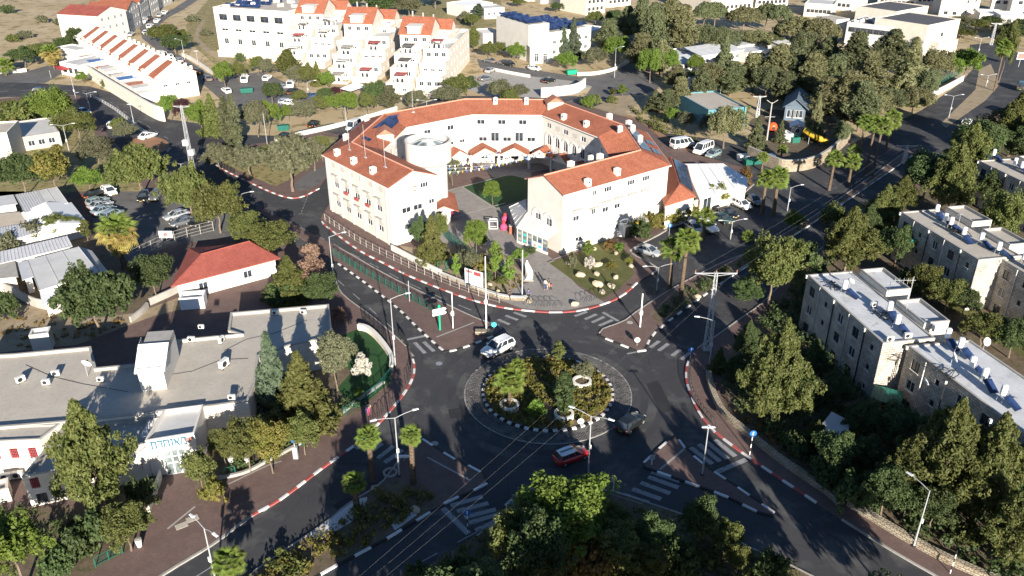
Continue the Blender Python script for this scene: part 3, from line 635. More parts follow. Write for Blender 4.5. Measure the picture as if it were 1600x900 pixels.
def palm(px, py, top, label, wpx=None, dry=False, z=.12, group=None, nf=34, clear=None, trunk=.17):
    p = G(px, py); H = max(1.0, HT(py, top)); o = thing('fan_palm', label, 'palm tree', (p.x, p.y, z), 0, group)
    rr = random.Random(int(px*3+py)); R = (wpx or 46)*MPP(py)/2; sc = R/1.9; th = clear if clear else max(.4, H - R*.9)
    mb = MB(); prof = [(trunk*1.35, -.05), (trunk*1.1, th*.12), (trunk, th*.5), (trunk*1.05, th*.8), (trunk*1.25, th*.93), (trunk*.9, th)]
    lean = Vector((rr.uniform(-.02, .02)*th, rr.uniform(-.02, .02)*th, 0)); pts = [Vector((0, 0, -.05)), lean*.4 + Vector((0, 0, th*.5)), lean + Vector((0, 0, th))]
    n = max(4, int(th/.35)); 
    for i in range(n):
        f = i/n; c = lean*f; g = (i+1)/n; c2 = lean*g; r0 = trunk*(1.3 - .35*f if f < .3 else 1.05 + .15*max(0, f-.7)/.3)
        mb.tube((c.x, c.y, th*f), (c2.x, c2.y, th*g + .02), r0*.92, r0*1.12, 8, cap=(i == n-1))
    mb.build('trunk', K['palmbark'], o)
    for i in range(nf):
        a = i*2.39996 + rr.uniform(-.2, .2); f = (i+.5)/nf; el = 1.35 - 2.05*f + rr.uniform(-.15, .15)
        fr = inst(FROND, 'frond', o, (lean.x, lean.y, th), mat=K['l_palmdry' if (dry and f > .45) else 'l_palm'])
        fr.rotation_euler = (el, 0, a); s = sc*rr.uniform(.85, 1.1); fr.scale = (s, s, s)
    if dry:
        P = np.array([(rr.uniform(-1, 1)*R*.33, rr.uniform(-1, 1)*R*.33, th - rr.uniform(.1, R*1.0)) for _ in range(420)]); Nn = P*np.array([1, 1, 0]); 
        tag(inst(leafmesh('skirt', leaves(P, Nn, .34, 2.6, .5), K['l_palmdry']), 'skirt', o), kind='stuff')
    return o
# ------------------------------------------------------------------ buildings: walls with real openings, windows as parts
def wallface(mb, p0, p1, z0, z1, ops=(), depth=.16):
    """one wall from p0 to p1 (outside on the right hand), openings (u0, u1, v0, v1) cut out with their reveals"""
    p0 = V2(p0); p1 = V2(p1); d = p1 - p0; L = d.length; d.normalize(); nrm = Vector((d.y, -d.x))
    us = sorted({0, L} | {max(0, min(L, q)) for o in ops for q in o[:2]}); zs = sorted({z0, z1} | {max(z0, min(z1, q)) for o in ops for q in o[2:4]})
    pt = lambda u, z, y=0: (p0.x + d.x*u - nrm.x*y, p0.y + d.y*u - nrm.y*y, z)
    for a, b in zip(us, us[1:]):
        # merge vertically where nothing is cut
        cells = [(lo, hi, any(o[0] <= (a+b)/2 <= o[1] and o[2] <= (lo+hi)/2 <= o[3] for o in ops)) for lo, hi in zip(zs, zs[1:])]
        i = 0
        while i < len(cells):
            if cells[i][2]: i += 1; continue
            j = i
            while j+1 < len(cells) and not cells[j+1][2]: j += 1
            mb.quad(pt(a, cells[i][0]), pt(b, cells[i][0]), pt(b, cells[j][1]), pt(a, cells[j][1])); i = j+1
    for u0, u1, v0, v1 in ops:
        mb.quad(pt(u0, v0), pt(u1, v0), pt(u1, v0, depth), pt(u0, v0, depth)); mb.quad(pt(u0, v1, depth), pt(u1, v1, depth), pt(u1, v1), pt(u0, v1))
        mb.quad(pt(u0, v0), pt(u0, v0, depth), pt(u0, v1, depth), pt(u0, v1)); mb.quad(pt(u1, v0, depth), pt(u1, v0), pt(u1, v1), pt(u1, v1, depth))
_wc = {}
def winmesh(w, h, style):
    key = (round(w, 2), round(h, 2), style)
    if key in _wc: return _wc[key]
    f = MB(); b = .07; y0, y1 = .05, .15; x = w/2
    f.box(-x, y0, 0, -x+b, y1, h); f.box(x-b, y0, 0, x, y1, h); f.box(-x+b, y0, h-b, x-b, y1, h); f.box(-x+b, y0, 0, x-b, y1, b)
    if style in ('two', 'half', 'dark', 'lit') and w > .7: f.box(-.03, y0+.012, b, .03, y1-.012, h-b)
    if style == 'three': f.box(-w/6-.03, y0+.012, b, -w/6+.03, y1-.012, h-b); f.box(w/6-.03, y0+.012, b, w/6+.03, y1-.012, h-b)
    if style == 'door': f.box(-.04, y0+.012, b, .04, y1-.012, h-b); f.box(-x+b, y0+.02, h*.7, x-b, y1-.02, h*.7+.08)
    if style == 'lattice':
        for i in range(1, 5): f.box(-x + w*i/5 - .02, -.04, .02, -x + w*i/5 + .02, .0, h-.02)
        for i in range(1, 6): f.box(-x, -.07, h*i/6 - .02, x, -.042, h*i/6 + .02)
    mats = dict(dark='frame_dark', lattice='redpaint').get(style, 'frame')
    fm = f.mesh('window frame', K[mats])
    pm = MB().box(-x+b*.5, .11, b*.5, x-b*.5, .135, h-b*.5).mesh('pane', K['glasslit' if style == 'lit' else 'glass'])
    sh = None
    if style in ('half', 'shut'):
        lo = h*.45 if style == 'half' else .02; sh = MB().box(-x+.03, .02, lo, x-.03, .048, h-.01).mesh('shutter', K['shutter'])
    si = MB().box(-x-.08, -.09, -.07, x+.08, .0, -.005).mesh('sill', K['trim'])
    _wc[key] = (fm, pm, sh, si); return _wc[key]
def put_window(root, p0, p1, u, z, w, h, style, sill=True):
    p0 = V2(p0); p1 = V2(p1); d = (p1-p0).normalized(); c = p0 + d*u; fm, pm, sh, si = winmesh(w, h, style)
    loc = Vector((c.x, c.y, z)) - Vector(root.location)
    fr = inst(fm, 'window', root, loc, math.atan2(d.y, d.x)); inst(pm, 'pane', fr)
    if sh: inst(sh, 'shutter', fr)
    if sill: inst(si, 'sill', fr)
    return fr
def row(L, n, z, w, h, style='two', m=.8, skip=()):
    return [(m + (L-2*m)*(i+.5)/n, z, w, h, style if isinstance(style, str) else style[i % len(style)]) for i in range(n) if i not in skip]
def poly_off(poly, d):
    """inset (d>0) of a counter-clockwise plan polygon"""
    n = len(poly); out = []
    for i in range(n):
        a, b, c = V2(poly[i-1]), V2(poly[i]), V2(poly[(i+1) % n]); e0 = (b-a).normalized(); e1 = (c-b).normalized()
        n0 = Vector((-e0.y, e0.x)); n1 = Vector((-e1.y, e1.x)); k = n0 + n1; k /= max(.3, 1 + n0.dot(n1)); out.append(b + k*d)
    return out
def ccw(poly):
    P = [V2(p) for p in poly]; a = sum(P[i-1].x*P[i].y - P[i].x*P[i-1].y for i in range(len(P))); return P if a > 0 else P[::-1]
def walls(root, poly, z0, z1, mat, wins=None, name='wall', depth=.16):
    """poly counter-clockwise; wins maps an edge number to windows (along, sill height, width, height, style)"""
    mb = MB(); n = len(poly); wins = wins or {}
    for i in range(n):
        a, b = poly[i], poly[(i+1) % n]; ws = wins.get(i, [])
        wallface(mb, a, b, z0, z1, [(u - w/2, u + w/2, z, z + h) for u, z, w, h, s in ws], depth)
        for u, z, w, h, s in ws: put_window(root, a, b, u, z, w, h, s)
    return mb.build(name, K[mat], root, world=True)
def flatroof(root, poly, z, mat, para='concrete', ph=.35, pw=.22, name='roof', over=0.0):
    """flat roof deck a little below a parapet"""
    outer = poly_off(poly, -over-.012); inner = poly_off(poly, pw); n = len(poly)
    MB().sheet(inner, z - ph).build(name, K[mat], root, world=True)
    mb = MB()
    for i in range(n):
        j = (i+1) % n; A, B, C, D = outer[i], outer[j], inner[j], inner[i]
        mb.quad((A.x, A.y, z), (B.x, B.y, z), (C.x, C.y, z), (D.x, D.y, z)); mb.quad((D.x, D.y, z), (C.x, C.y, z), (C.x, C.y, z-ph-.02), (D.x, D.y, z-ph-.02))
        mb.quad((A.x, A.y, z-.18), (B.x, B.y, z-.18), (B.x, B.y, z), (A.x, A.y, z))
    mb.build('parapet', K[para], root, world=True)
def gable(root, p, q, wid, z0, zr, mat, over=.3, name='roof', th=.14, wallmat=None):
    """gable roof over a rectangle whose ridge runs from p to q; closes the two gable ends with wall"""
    p = V2(p); q = V2(q); d = (q-p).normalized(); n = Vector((-d.y, d.x)); hw = wid/2; sl = (zr-z0)/hw; e = hw + over; ze = z0 - over*sl
    P = p - d*over; Q = q + d*over
    def v(a, s, z): return (a.x + n.x*s, a.y + n.y*s, z)
    mb = MB()
    for s in (1, -1):
        t = [v(P, 0, zr+.04), v(Q, 0, zr+.04), v(Q, s*e, ze+.04), v(P, s*e, ze+.04)]; b = [(x, y, z-th) for x, y, z in t]
        fs = [(0,3,2,1),(4,5,6,7),(2,3,7,6),(0,1,5,4),(1,2,6,5),(3,0,4,7)]
        if s < 0: fs = [f[::-1] for f in fs]
        mb.add(t + b, fs)
    mb.build(name, K[mat], root, world=True)
    if wallmat:
        for a, sg in ((p, 1), (q, -1)):
            t = [v(a, -hw, z0), v(a, hw, z0), v(a, 0, zr-th)]; MB().add(t, [(0, 2, 1) if sg > 0 else (0, 1, 2)]).build('gable_wall', K[wallmat], root, world=True)
def shed(root, pts, th, mat, name='roof'):
    """a sloping slab through four 3-D corners"""
    b = [(x, y, z-th) for x, y, z in pts]; n = len(pts)
    mb = MB().add([tuple(p) for p in pts] + b, [tuple(range(n)), tuple(range(2*n-1, n-1, -1))] + [(i, i+n, (i+1) % n + n, (i+1) % n) for i in range(n)])
    return mb.build(name, K[mat], root, world=True)
def ground_of(poly): c = sum((V2(p) for p in poly), Vector((0, 0)))/len(poly); return (c.x, c.y, 0)
def rooftop(pp, z): return [V2(G(a, b, z)) for a, b in pp]
# small things that stand on roofs
def wtank_proto():
    r = thing('water_tank', 'x', 'water tank'); MB().lathe([(0, .75), (.29, .75), (.31, .85), (.31, 1.75), (.26, 1.86), (0, 1.9)], 14).build('tank', K['plastic'], r, smooth=False)
    s = MB()
    for a, b in ((-.25,-.25),(.25,-.25),(.25,.25),(-.25,.25)): s.tube((a*1.2, b*1.2, 0), (a, b, .8), .025, n=4)
    s.tube((-.3,-.3,.35),(.3,-.3,.35),.02,n=4); s.tube((-.3,.3,.35),(.3,.3,.35),.02,n=4); s.build('stand', K['steel'], r); 
    p = MB(); p.add([(-.5,-1.9,.12),(.5,-1.9,.12),(.5,-.45,.85),(-.5,-.45,.85),(-.5,-1.9,.04),(.5,-1.9,.04),(.5,-.45,.77),(-.5,-.45,.77)], [(0,1,2,3),(7,6,5,4),(0,4,5,1),(1,5,6,2),(2,6,7,3),(3,7,4,0)]); p.build('collector_panel', K['pv'], r)
    s = MB(); s.tube((-.4,-1.85,.05),(-.4,-.5,.75),.03,n=4); s.tube((.4,-.5,0),(.4,-.5,.78),.025,n=4); s.tube((0,-.3,.9),(0,-.5,.8),.02,n=4); s.build('pipe', K['darkmetal'], r); return r
def ac_proto():
    r = thing('air_conditioner', 'x', 'air conditioner'); MB().box(-.42,-.17,.12,.42,.17,.72).build('casing', K['ac'], r)
    g = MB(); g.lathe([(.23,0),(.23,.03),(.19,.03),(.19,.0),(.05,.0),(.05,.03),(0,.03)], 16); o = g.build('fan_grille', K['darkmetal'], r, loc=(-.12,-.172,.42)); o.rotation_euler = (math.pi/2, 0, 0)
    s = MB(); [s.box(x-.03,-.17,0,x+.03,.17,.118) for x in (-.32,.32)]; s.build('feet', K['darkmetal'], r); return r
def dish_proto():
    r = thing('satellite_dish', 'x', 'satellite dish'); MB().tube((0,0,0),(0,0,1.1),.03,n=5).build('mast', K['steel'], r)
    d = MB(); d.lathe([(0,0),(.2,.03),(.38,.11),(.48,.2),(.47,.215),(.36,.125),(.2,.045),(0,.016)], 18); o = d.build('reflector', K['plastic'], r, loc=(0,-.06,1.1)); o.rotation_euler = (math.radians(62), 0, 0)
    a = MB().tube((0,0,0.02),(0,.1,.45),.012,n=4); a.box(-.04,.06,.42,.04,.14,.5); o2 = a.build('feed_arm', K['darkmetal'], r, loc=(0,-.06,1.1)); o2.rotation_euler = (math.radians(62), 0, 0); return r
_pr = {}
def place(kind, loc, rz, label, group=None, s=1.0):
    """first use moves the model itself, later uses copy it with its parts"""
    mk = dict(tank=wtank_proto, ac=ac_proto, dish=dish_proto)[kind]
    if kind not in _pr: o = _pr[kind] = mk()
    else: o = copy_tree(_pr[kind])
    o.location = loc; o.rotation_euler = (0, 0, rz); o.scale = (s, s, s); o['label'] = label
    if group: o['group'] = group
    elif 'group' in o: del o['group']
    return o
def glyphs(n, w, h, seed):
    """a line of lettering too small to read: strokes of unequal letters"""
    rd = random.Random(seed); mb = MB(); x = -w/2; step = w/n
    for i in range(n):
        if rd.random() < .16: x += step; continue
        k = rd.choice((0, 1, 2, 3)); a = x + step*.1; b = x + step*.85; t = step*.2
        mb.box(a, -.03, h-t, b, .0, h)
        if k != 1: mb.box(b-t, -.031, 0, b, .0, h-t)
        if k in (0, 2): mb.box(a, -.031, 0, a+t, .0, h*(1 if k == 0 else .6)-t)
        if k == 3: mb.box(a, -.031, 0, b-t, .0, t)
        x += step
    return mb
# ------------------------------------------------------------------ the school: a ring of wings under one tiled roof, open to the south
def miter(pts, d):
    out = []
    for i, p in enumerate(pts):
        if i == 0: t = (pts[1]-p).normalized(); out.append(p + Vector((-t.y, t.x))*d); continue
        if i == len(pts)-1: t = (p-pts[i-1]).normalized(); out.append(p + Vector((-t.y, t.x))*d); continue
        a = (p-pts[i-1]).normalized(); b = (pts[i+1]-p).normalized(); n0 = Vector((-a.y, a.x)); n1 = Vector((-b.y, b.x)); k = n0+n1; out.append(p + k*(d/(1+n0.dot(n1))))
    return out
RIDGE = [Vector(p) for p in [(-15.8,126.1),(-27.7,140.5),(-24.5,158.5),(-9.5,169.5),(8.5,169.0),(20.5,151),(21.6,136),(5.2,123.7)]]
HWID, ZE, ZRG = 4.4, 10.4, 12.1
OUT = miter(RIDGE, HWID); INN = miter(RIDGE, -HWID)
school = thing('school', 'ring shaped white school with terracotta tiled roof above the roundabout plaza', 'school', (-2, 146, 0))
ring_poly = INN + OUT[::-1]
def seglen(a, b): return (V2(b)-V2(a)).length
L = [seglen(ring_poly[i], ring_poly[(i+1) % 16]) for i in range(16)]
SW = {}
SW[14] = row(L[14], 6, 8.7, 1.3, .9, 'shut', 1.2) + row(L[14], 5, 5.2, 1.5, 2.2, 'half', 1.6) + row(L[14], 5, 1.7, 1.5, 2.2, 'half', 1.6)
SW[15] = [(3.0, 5.2, 1.7, 2.0, 'half'), (5.2, 5.2, 1.7, 2.0, 'half'), (6.6, 8.7, 1.5, .9, 'three'), (7.9, 5.6, 1.1, 1.7, 'half')] + [(4.6, 1.1, 3.2, 2.1, 'lit')]
SW[8] = [(u, 8.6, 1.6, .9, 'three') for u in (17.8, 14.4, 9.3)] + [(12, 8.6, 1.6, .9, 'shut'), (6.5, 8.6, .8, .9, 'two'), (3.0, 8.5, 1.5, 1, 'shut')] + \
        [(u, 5.2, 1.3, 1.8, s) for u, s in ((17.5, 'shut'), (14.6, 'shut'), (11.6, 'half'), (9.0, 'half'), (2.8, 'half'))] + [(6.4, 5.4, .9, 1.1, 'two')] + \
        [(u, 1.6, 1.4, 1.5, s) for u, s in ((17.5, 'lit'), (12.2, 'half'), (7.5, 'shut'), (3.5, 'half'))]
SW[8] = [(L[8] - u, z, w, h, s) for u, z, w, h, s in SW[8]]
SW[8] = [(L[8] - u, z, w, h, s) for u, z, w, h, s in SW[8]]
SW[7] = [(2.6, 3.6, 1.3, 1.6, 'two'), (5.4, 3.6, 1.3, 1.6, 'two')]
SW[0] = row(L[0], 4, 7.6, 1.2, 1, 'two') 
SW[1] = row(L[1], 4, 7.7, 1.4, 1.0, 'shut') + row(L[1], 4, 4.6, 1.3, 1.4, 'half')
SW[2] = row(L[2], 5, 7.9, 1.5, 1.0, ['shut', 'two'], 1) + row(L[2], 5, 4.8, 1.2, 1.5, 'half', 1)
SW[3] = row(L[3], 6, 8.2, 1.6, 1.0, ['two', 'shut'], .8) + row(L[3], 5, 4.7, 1.7, 1.9, ['half', 'two'], 1) + row(L[3], 4, 1.0, 1.6, 1.6, 'two', 1)
SW[4] = row(L[4], 6, 8.1, 1.5, 1.0, ['two', 'shut'], .8) + row(L[4], 6, 4.7, 1.3, 1.9, 'two', 1)
SW[5] = row(L[5], 4, 7.8, 1.3, 1.1, 'two') + row(L[5], 4, 4.7, 1.2, 1.4, 'two')
SW[6] = row(L[6], 6, 7.8, 1.3, 1.1, 'two')
for e in (9, 10, 11, 12, 13): SW[e] = row(L[e], 5, 7.9, 1.3, 1.1, 'two') + row(L[e], 5, 4.7, 1.3, 1.4, 'half')
walls(school, ring_poly, 0, ZE, 'plaster', SW)
# hoods over the windows of the road front and the wing front
def on_wall(e, u, z, mesh, name, y=0.0):
    a, b = V2(ring_poly[e]), V2(ring_poly[(e+1) % 16]); d = (b-a).normalized(); c = a + d*u + Vector((d.y, -d.x))*y
    return inst(mesh, name, school, Vector((c.x, c.y, z)) - Vector(school.location), math.atan2(d.y, d.x))
hood = MB().box(-.95, -.42, 0, .95, -.002, .12); hood.box(-.88, -.30, -.35, -.74, -.002, -.003); hood.box(.74, -.30, -.35, .88, -.002, -.003); hood = hood.mesh('hood', K['concrete'])
pil = MB().box(-.16, -.14, 0, .16, -.002, 10.0).mesh('pilaster', K['plaster'])
fl = MB().box(-.6, -.32, 0, .6, -.1, .2).mesh('flower_box', K['tile'])
P_, N_ = clump_pts(np.array([(x, -.22, .3) for x in (-.4, -.1, .2, .45)]), [.24]*4, 40); flw = leafmesh('geraniums', leaves(P_, N_, .13), K['redpaint'])
for k, (u, z, w, h, s) in enumerate(SW[14]):
    if z < 8: on_wall(14, u, z+h+.1, hood, 'window_hood')
for u in (SW[14][7][0], SW[14][8][0], SW[14][9][0]): o = on_wall(14, u, 5.0, fl, 'flower_box'); inst(flw, 'geraniums', o)
for i in range(6): on_wall(14, 1.0 + i*(L[14]-2)/5, 0, pil, 'pilaster')
for k, (u, z, w, h, s) in enumerate(SW[8]):
    if 5.1 < z < 6: on_wall(8, u, z+h+.1, hood, 'window_hood')
arch = MB()
for i in range(8):
    a0, a1 = math.pi*i/8, math.pi*(i+1)/8; q = [(-math.cos(a)*r, -math.sin(0)-.0, math.sin(a)*r) for r in (1.0, 1.25) for a in (a0, a1)]
    y = -.16; v = [(x, y, z) for x, _, z in q] + [(x, -.003, z) for x, _, z in q]; arch.add(v, [(0,1,3,2),(2,3,7,6),(0,4,5,1)])
arch.box(-1.25, -.16, -2.1, -1.0, -.003, 0); arch.box(1.0, -.16, -2.1, 1.25, -.003, 0); arch = arch.mesh('window_arch', K['trim'])
for e, z in ((3, 6.0), (4, 6.0)):
    for u, zz, w, h, s in SW[e]:
        if 4 < zz < 5: on_wall(e, u, z, arch, 'window_arch')
for u in (2.6, 5.4): on_wall(7, u, 4.9, arch, 'window_arch')
on_wall(15, 2.35, 9.1, glyphs(11, 2.9, .36, 3).mesh('lettering', K['greyink']), 'lettering', .02); on_wall(15, 2.25, 8.55, glyphs(12, 3.2, .36, 4).mesh('lettering', K['greyink']), 'lettering', .02)
em = MB(); em.tube((0, -.05, 0), (0, 0, 0), .48, n=18); em = em.mesh('emblem', K['pinkink']); o = on_wall(15, 4.75, 8.95, em, 'emblem', .01)
e2 = MB(); [e2.box(-.3 + .22*i, -.09, -.22, -.16 + .22*i, -.052, .22) for i in range(3)]; inst(e2.mesh('emblem_mark', K['trim']), 'emblem_mark', o)
o = on_wall(3, L[3]-1.2, 7.2, glyphs(5, 2.2, .62, 9).mesh('lettering', K['greensign']), 'lettering', .05)
# roof
eo = miter(RIDGE, HWID+.4); ei = miter(RIDGE, -HWID-.4); sl = (ZRG-ZE)/HWID; zel = ZE - .4*sl + .06
def ext(a, b, d): return a + (a-b).normalized()*d
rd_ = [ext(RIDGE[0], RIDGE[1], .3)] + RIDGE[1:-1] + [ext(RIDGE[-1], RIDGE[-2], .3)]; eo[0] = ext(eo[0], eo[1], .3); eo[-1] = ext(eo[-1], eo[-2], .3); ei[0] = ext(ei[0], ei[1], .3); ei[-1] = ext(ei[-1], ei[-2], .3)
mb = MB(); m = len(RIDGE)
for i in range(m-1):
    for ev, f in ((eo, 1), (ei, -1)):
        t = [(rd_[i].x, rd_[i].y, ZRG+.06), (rd_[i+1].x, rd_[i+1].y, ZRG+.06), (ev[i+1].x, ev[i+1].y, zel), (ev[i].x, ev[i].y, zel)]; b = [(x, y, z-.16) for x, y, z in t]
        mb.add(t+b, [q if f < 0 else q[::-1] for q in [(0,3,2,1),(4,5,6,7),(2,3,7,6)]])
for i, j in ((0, 1), (m-1, -1)):
    for ev in (eo, ei): mb.add([(rd_[i].x, rd_[i].y, ZRG+.06), (ev[i].x, ev[i].y, zel), (ev[i].x, ev[i].y, zel-.16), (rd_[i].x, rd_[i].y, ZRG-.10)], [(0,1,2,3)])
roof = mb.build('roof', K['tile'], school, world=True)
for i in (0, m-1):
    a, b = (INN[i], OUT[i]); g = MB().add([(a.x, a.y, ZE), (b.x, b.y, ZE), (RIDGE[i].x, RIDGE[i].y, ZRG-.12)], [(0,1,2) if i else (1,0,2)]); g.build('gable_wall', K['plaster'], school, world=True)
mb = MB()
for i in range(m-1): mb.tube((rd_[i].x, rd_[i].y, ZRG+.07), (rd_[i+1].x, rd_[i+1].y, ZRG+.07), .13, n=6)
mb.build('ridge_cap', MAT('ridge tiles', (.56, .26, .18), (.62, .31, .22), scale=1), school, world=True)
mb = MB()
for ev in (eo, ei):
    for i in range(m-1): mb.tube((ev[i].x, ev[i].y, zel-.1), (ev[i+1].x, ev[i+1].y, zel-.1), .10, n=6)
mb.build('gutter', K['trim'], school, world=True)
def ridge_dist(x, y):
    p = Vector((x, y)); best = 1e9; ang = 0; side = 1
    for a, b in zip(RIDGE, RIDGE[1:]):
        d = b-a; t = max(0, min(1, (p-a).dot(d)/d.length_squared)); q = a + d*t; k = (p-q).length
        if k < best: best = k; ang = math.atan2(d.y, d.x); side = 1 if d.cross(p-a) > 0 else -1
    return best, ang, side
def on_roof(px, py):
    z = 11.3
    for _ in range(12):
        p = G(px, py, z); d, a, s = ridge_dist(p.x, p.y); z = .5*z + .5*(ZRG+.08 - sl*min(d, 5))
    if d > 3.8 and p.y > 128:      # seen past the ridge: it stands just behind it
        a_, b_ = min(zip(RIDGE, RIDGE[1:]), key=lambda e: abs((e[1]-e[0]).cross(p.xy-e[0]))/(e[1]-e[0]).length + 50*(not -.05 < (p.xy-e[0]).dot(e[1]-e[0])/(e[1]-e[0]).length_squared < 1.05)); q = p.xy; h = a_ + (b_-a_)*max(0, min(1, (q-a_).dot(b_-a_)/(b_-a_).length_squared)); q = h + (q-h).normalized()*1.2; return Vector((q.x, q.y, ZRG-.3)), a, s
    return Vector((p.x, p.y, z)), a, s
vent = MB(); vent.box(-.42, -.42, -.3, .42, .42, .95); vent.add([(-.5,-.5,.95),(.5,-.5,.95),(.5,.5,.95),(-.5,.5,.95),(0,0,1.2)], [(0,1,4),(1,2,4),(2,3,4),(3,0,4),(3,2,1,0)]); vent = vent.mesh('roof_vent', K['trim'])
ventd = MB().tube((0, -.44, .55), (0, -.40, .55), .17, n=10).mesh('vent_opening', K['darkmetal'])
for px, py in ((527,242),(553,255),(583,270),(541,218),(574,188),(773,178),(822,179),(881,186),(916,197),(943,216),(1011,186),(1024,202),(1027,216),(1029,232),(924,290-38),(918,289),(964,272),(861,263),(907,252)):
    p, a, s = on_roof(px, py); o = inst(vent, 'roof_vent', school, p - Vector(school.location), a if s < 0 else a + math.pi); inst(ventd, 'vent_opening', o)
for px, py in ((546,234),(571,246),(602,261),(674,200)):
    p, a, s = on_roof(px, py); mb = MB(); mb.tube((0,0,-.1), (0,0,5.6), .045, .03, 5); mb.box(-.35,-.12,-.05,.35,.12,.12); [mb.tube((-.3, 0, z), (.3, 0, z), .012, n=4) for z in (1.2, 1.8, 2.4)]; mb.build('antenna_mast', K['steel'], school, loc=p - Vector(school.location), rz=a)
def panels(root, c4, nx, ny, lift=.12, gap=.14, name='solar_panel'):
    """an array of panels over four 3-D corners (a-b along the rows, a-d up the columns), each panel one piece"""
    a, b, c, d = [Vector(q) for q in c4]; up = Vector((0, 0, lift)); lo = Vector(root.location)
    P = lambda u, v: a*(1-u)*(1-v) + b*u*(1-v) + c*u*v + d*(1-u)*v + up - lo
    me = None
    for i in range(nx):
        for j in range(ny):
            g0 = gap/max(nx, ny)/2; u0, u1, v0, v1 = i/nx + g0, (i+1)/nx - g0, j/ny + g0, (j+1)/ny - g0
            q = [P(u0,v0), P(u1,v0), P(u1,v1), P(u0,v1)]; n = (q[1]-q[0]).cross(q[3]-q[0]).normalized(); fl_ = [1, -1][n.z < 0]
            bq = [x - n*fl_*.05 for x in q]; fs = [(0,1,2,3),(7,6,5,4),(0,4,5,1),(1,5,6,2),(2,6,7,3),(3,7,4,0)]
            MB().add(q+bq, fs if fl_ > 0 else [f[::-1] for f in fs]).build(name, K['pv'], root)
def rp(px, py): return on_roof(px, py)[0]
panels(school, [rp(581,202), rp(611,211), rp(637,194), rp(604,178)], 3, 6); panels(school, [rp(608,206), rp(619,211), rp(633,196), rp(624,192)], 2, 4, lift=.2)
panels(school, [rp(565,217), rp(578,222), rp(582,218), rp(569,213)], 2, 2)
ew = lambda t, o: Vector((20.5 + 1.1*t + o, 151 - 15*t + .07*o, ZRG + .1 - sl*o)); panels(school, [ew(.92,.5), ew(.92,2.3), ew(.05,2.3), ew(.05,.5)], 2, 9); panels(school, [ew(.9,2.7), ew(.9,4.2), ew(.72,4.2), ew(.72,2.7)], 2, 2); panels(school, [ew(.55,2.7), ew(.55,4.2), ew(.4,4.2), ew(.4,2.7)], 2, 2)
# two little roof gables
for px, py, w, dp in ((602,213,3.0,3.0),(866,163,3.2,2.6)):
    p, a, s = on_roof(px, py); d = Vector((math.sin(math.radians(-10)), math.cos(math.radians(-10)))); q = V2(p); r = thing('tmp', None, None, school.location)
    nrm = Vector((-d.y, d.x))*w/2; poly = [q - nrm*-1 - d*dp/2, q - nrm - d*dp/2, q - nrm + d*dp/2, q + nrm + d*dp/2]; MB().prism(ccw(poly), p.z-1.2, p.z+.7).build('dormer_wall', K['cream'], school, world=True)
    gable(school, q - d*dp/2, q + d*dp/2, w, p.z+.7, p.z+1.7, 'tiledark', .25, 'dormer_roof', .1, 'tiledark'); bpy.data.objects.remove(r)
# coarse rolled tiles on the east wing's inner slope
mb = MB()
for i in range(26):
    t = i/26; 
    for (A0, B0, C0, D0) in ((RIDGE[5], RIDGE[6], ei[5], ei[6]),):
        a = A0.lerp(B0, t); c = C0.lerp(D0, t); mb.tube((a.x, a.y, ZRG+.05), (c.x, c.y, zel+.02), .14, n=6)
tag(mb.build('tile_rolls', K['tile'], school, world=True), kind='stuff')
# round stair tower
TWC = (-14.2, 137.0); tw = MB().lathe([(3.1, 0), (3.1, 9.6), (3.9, 10.2), (3.9, 13.7), (3.55, 13.7), (3.55, 12.5)], 36, TWC); tw.build('stair_tower', K['plaster'], school, world=True, smooth=False)
d8 = []
for i in range(8):
    a0, a1 = 2*math.pi*i/8, 2*math.pi*(i+1)/8; q = [(TWC[0] + r*math.cos(a), TWC[1] + r*math.sin(a), z) for r, z in ((3.4, 12.6), (1.2, 13.6)) for a in (a0+.04, a1-.04)]
    MB().add([q[0], q[1], q[3], q[2]], [(0,1,2,3)]).add([(x, y, z-.08) for x, y, z in (q[0], q[1], q[3], q[2])], [(3,2,1,0)]).build('skylight_pane', K['glasslit' if i % 3 else 'roofpale'], school, world=True)
MB().lathe([(1.22, 13.55), (1.22, 13.7), (0, 13.9)], 8, TWC).build('skylight_cap', K['trim'], school, world=True)
mb = MB()
for i in range(8): a = 2*math.pi*i/8; mb.tube((TWC[0]+3.5*math.cos(a), TWC[1]+3.5*math.sin(a), 12.62), (TWC[0]+1.2*math.cos(a), TWC[1]+1.2*math.sin(a), 13.65), .07, n=5)
mb.build('skylight_rib', K['steel'], school, world=True)
wm = winmesh(1.0, 1.1, 'two')
for a in (-2.1, -1.35):
    o = inst(wm[0], 'window', school, Vector((TWC[0]+3.1*math.cos(a), TWC[1]+3.1*math.sin(a), 7.6)) - Vector(school.location), a + math.pi/2); inst(wm[1], 'pane', o); o.location.x += .1*math.cos(a); o.location.y += .1*math.sin(a)
# low red roofed annexe behind the lawn side of the road wing
anx = thing('annexe', 'small white annexe with orange tiled roof at the foot of the school tower', 'building', (-11.2, 127.5, 0))
ap = rooftop([(683,338),(704,322),(696,300),(681,308)], 3.0); ap = ccw(ap); walls(anx, ap, 0, 3, 'plaster', {0: row(seglen(ap[0], ap[1]), 1, 1, 1, 1.1)}); ac_ = sum(ap, Vector((0, 0)))/4
gable(anx, (ap[0]+ap[1])/2, (ap[2]+ap[3])/2, seglen(ap[0], ap[1])*.9 if seglen(ap[0], ap[1]) > 1 else 3, 3, 4.0, 'tile', .3, wallmat='plaster')
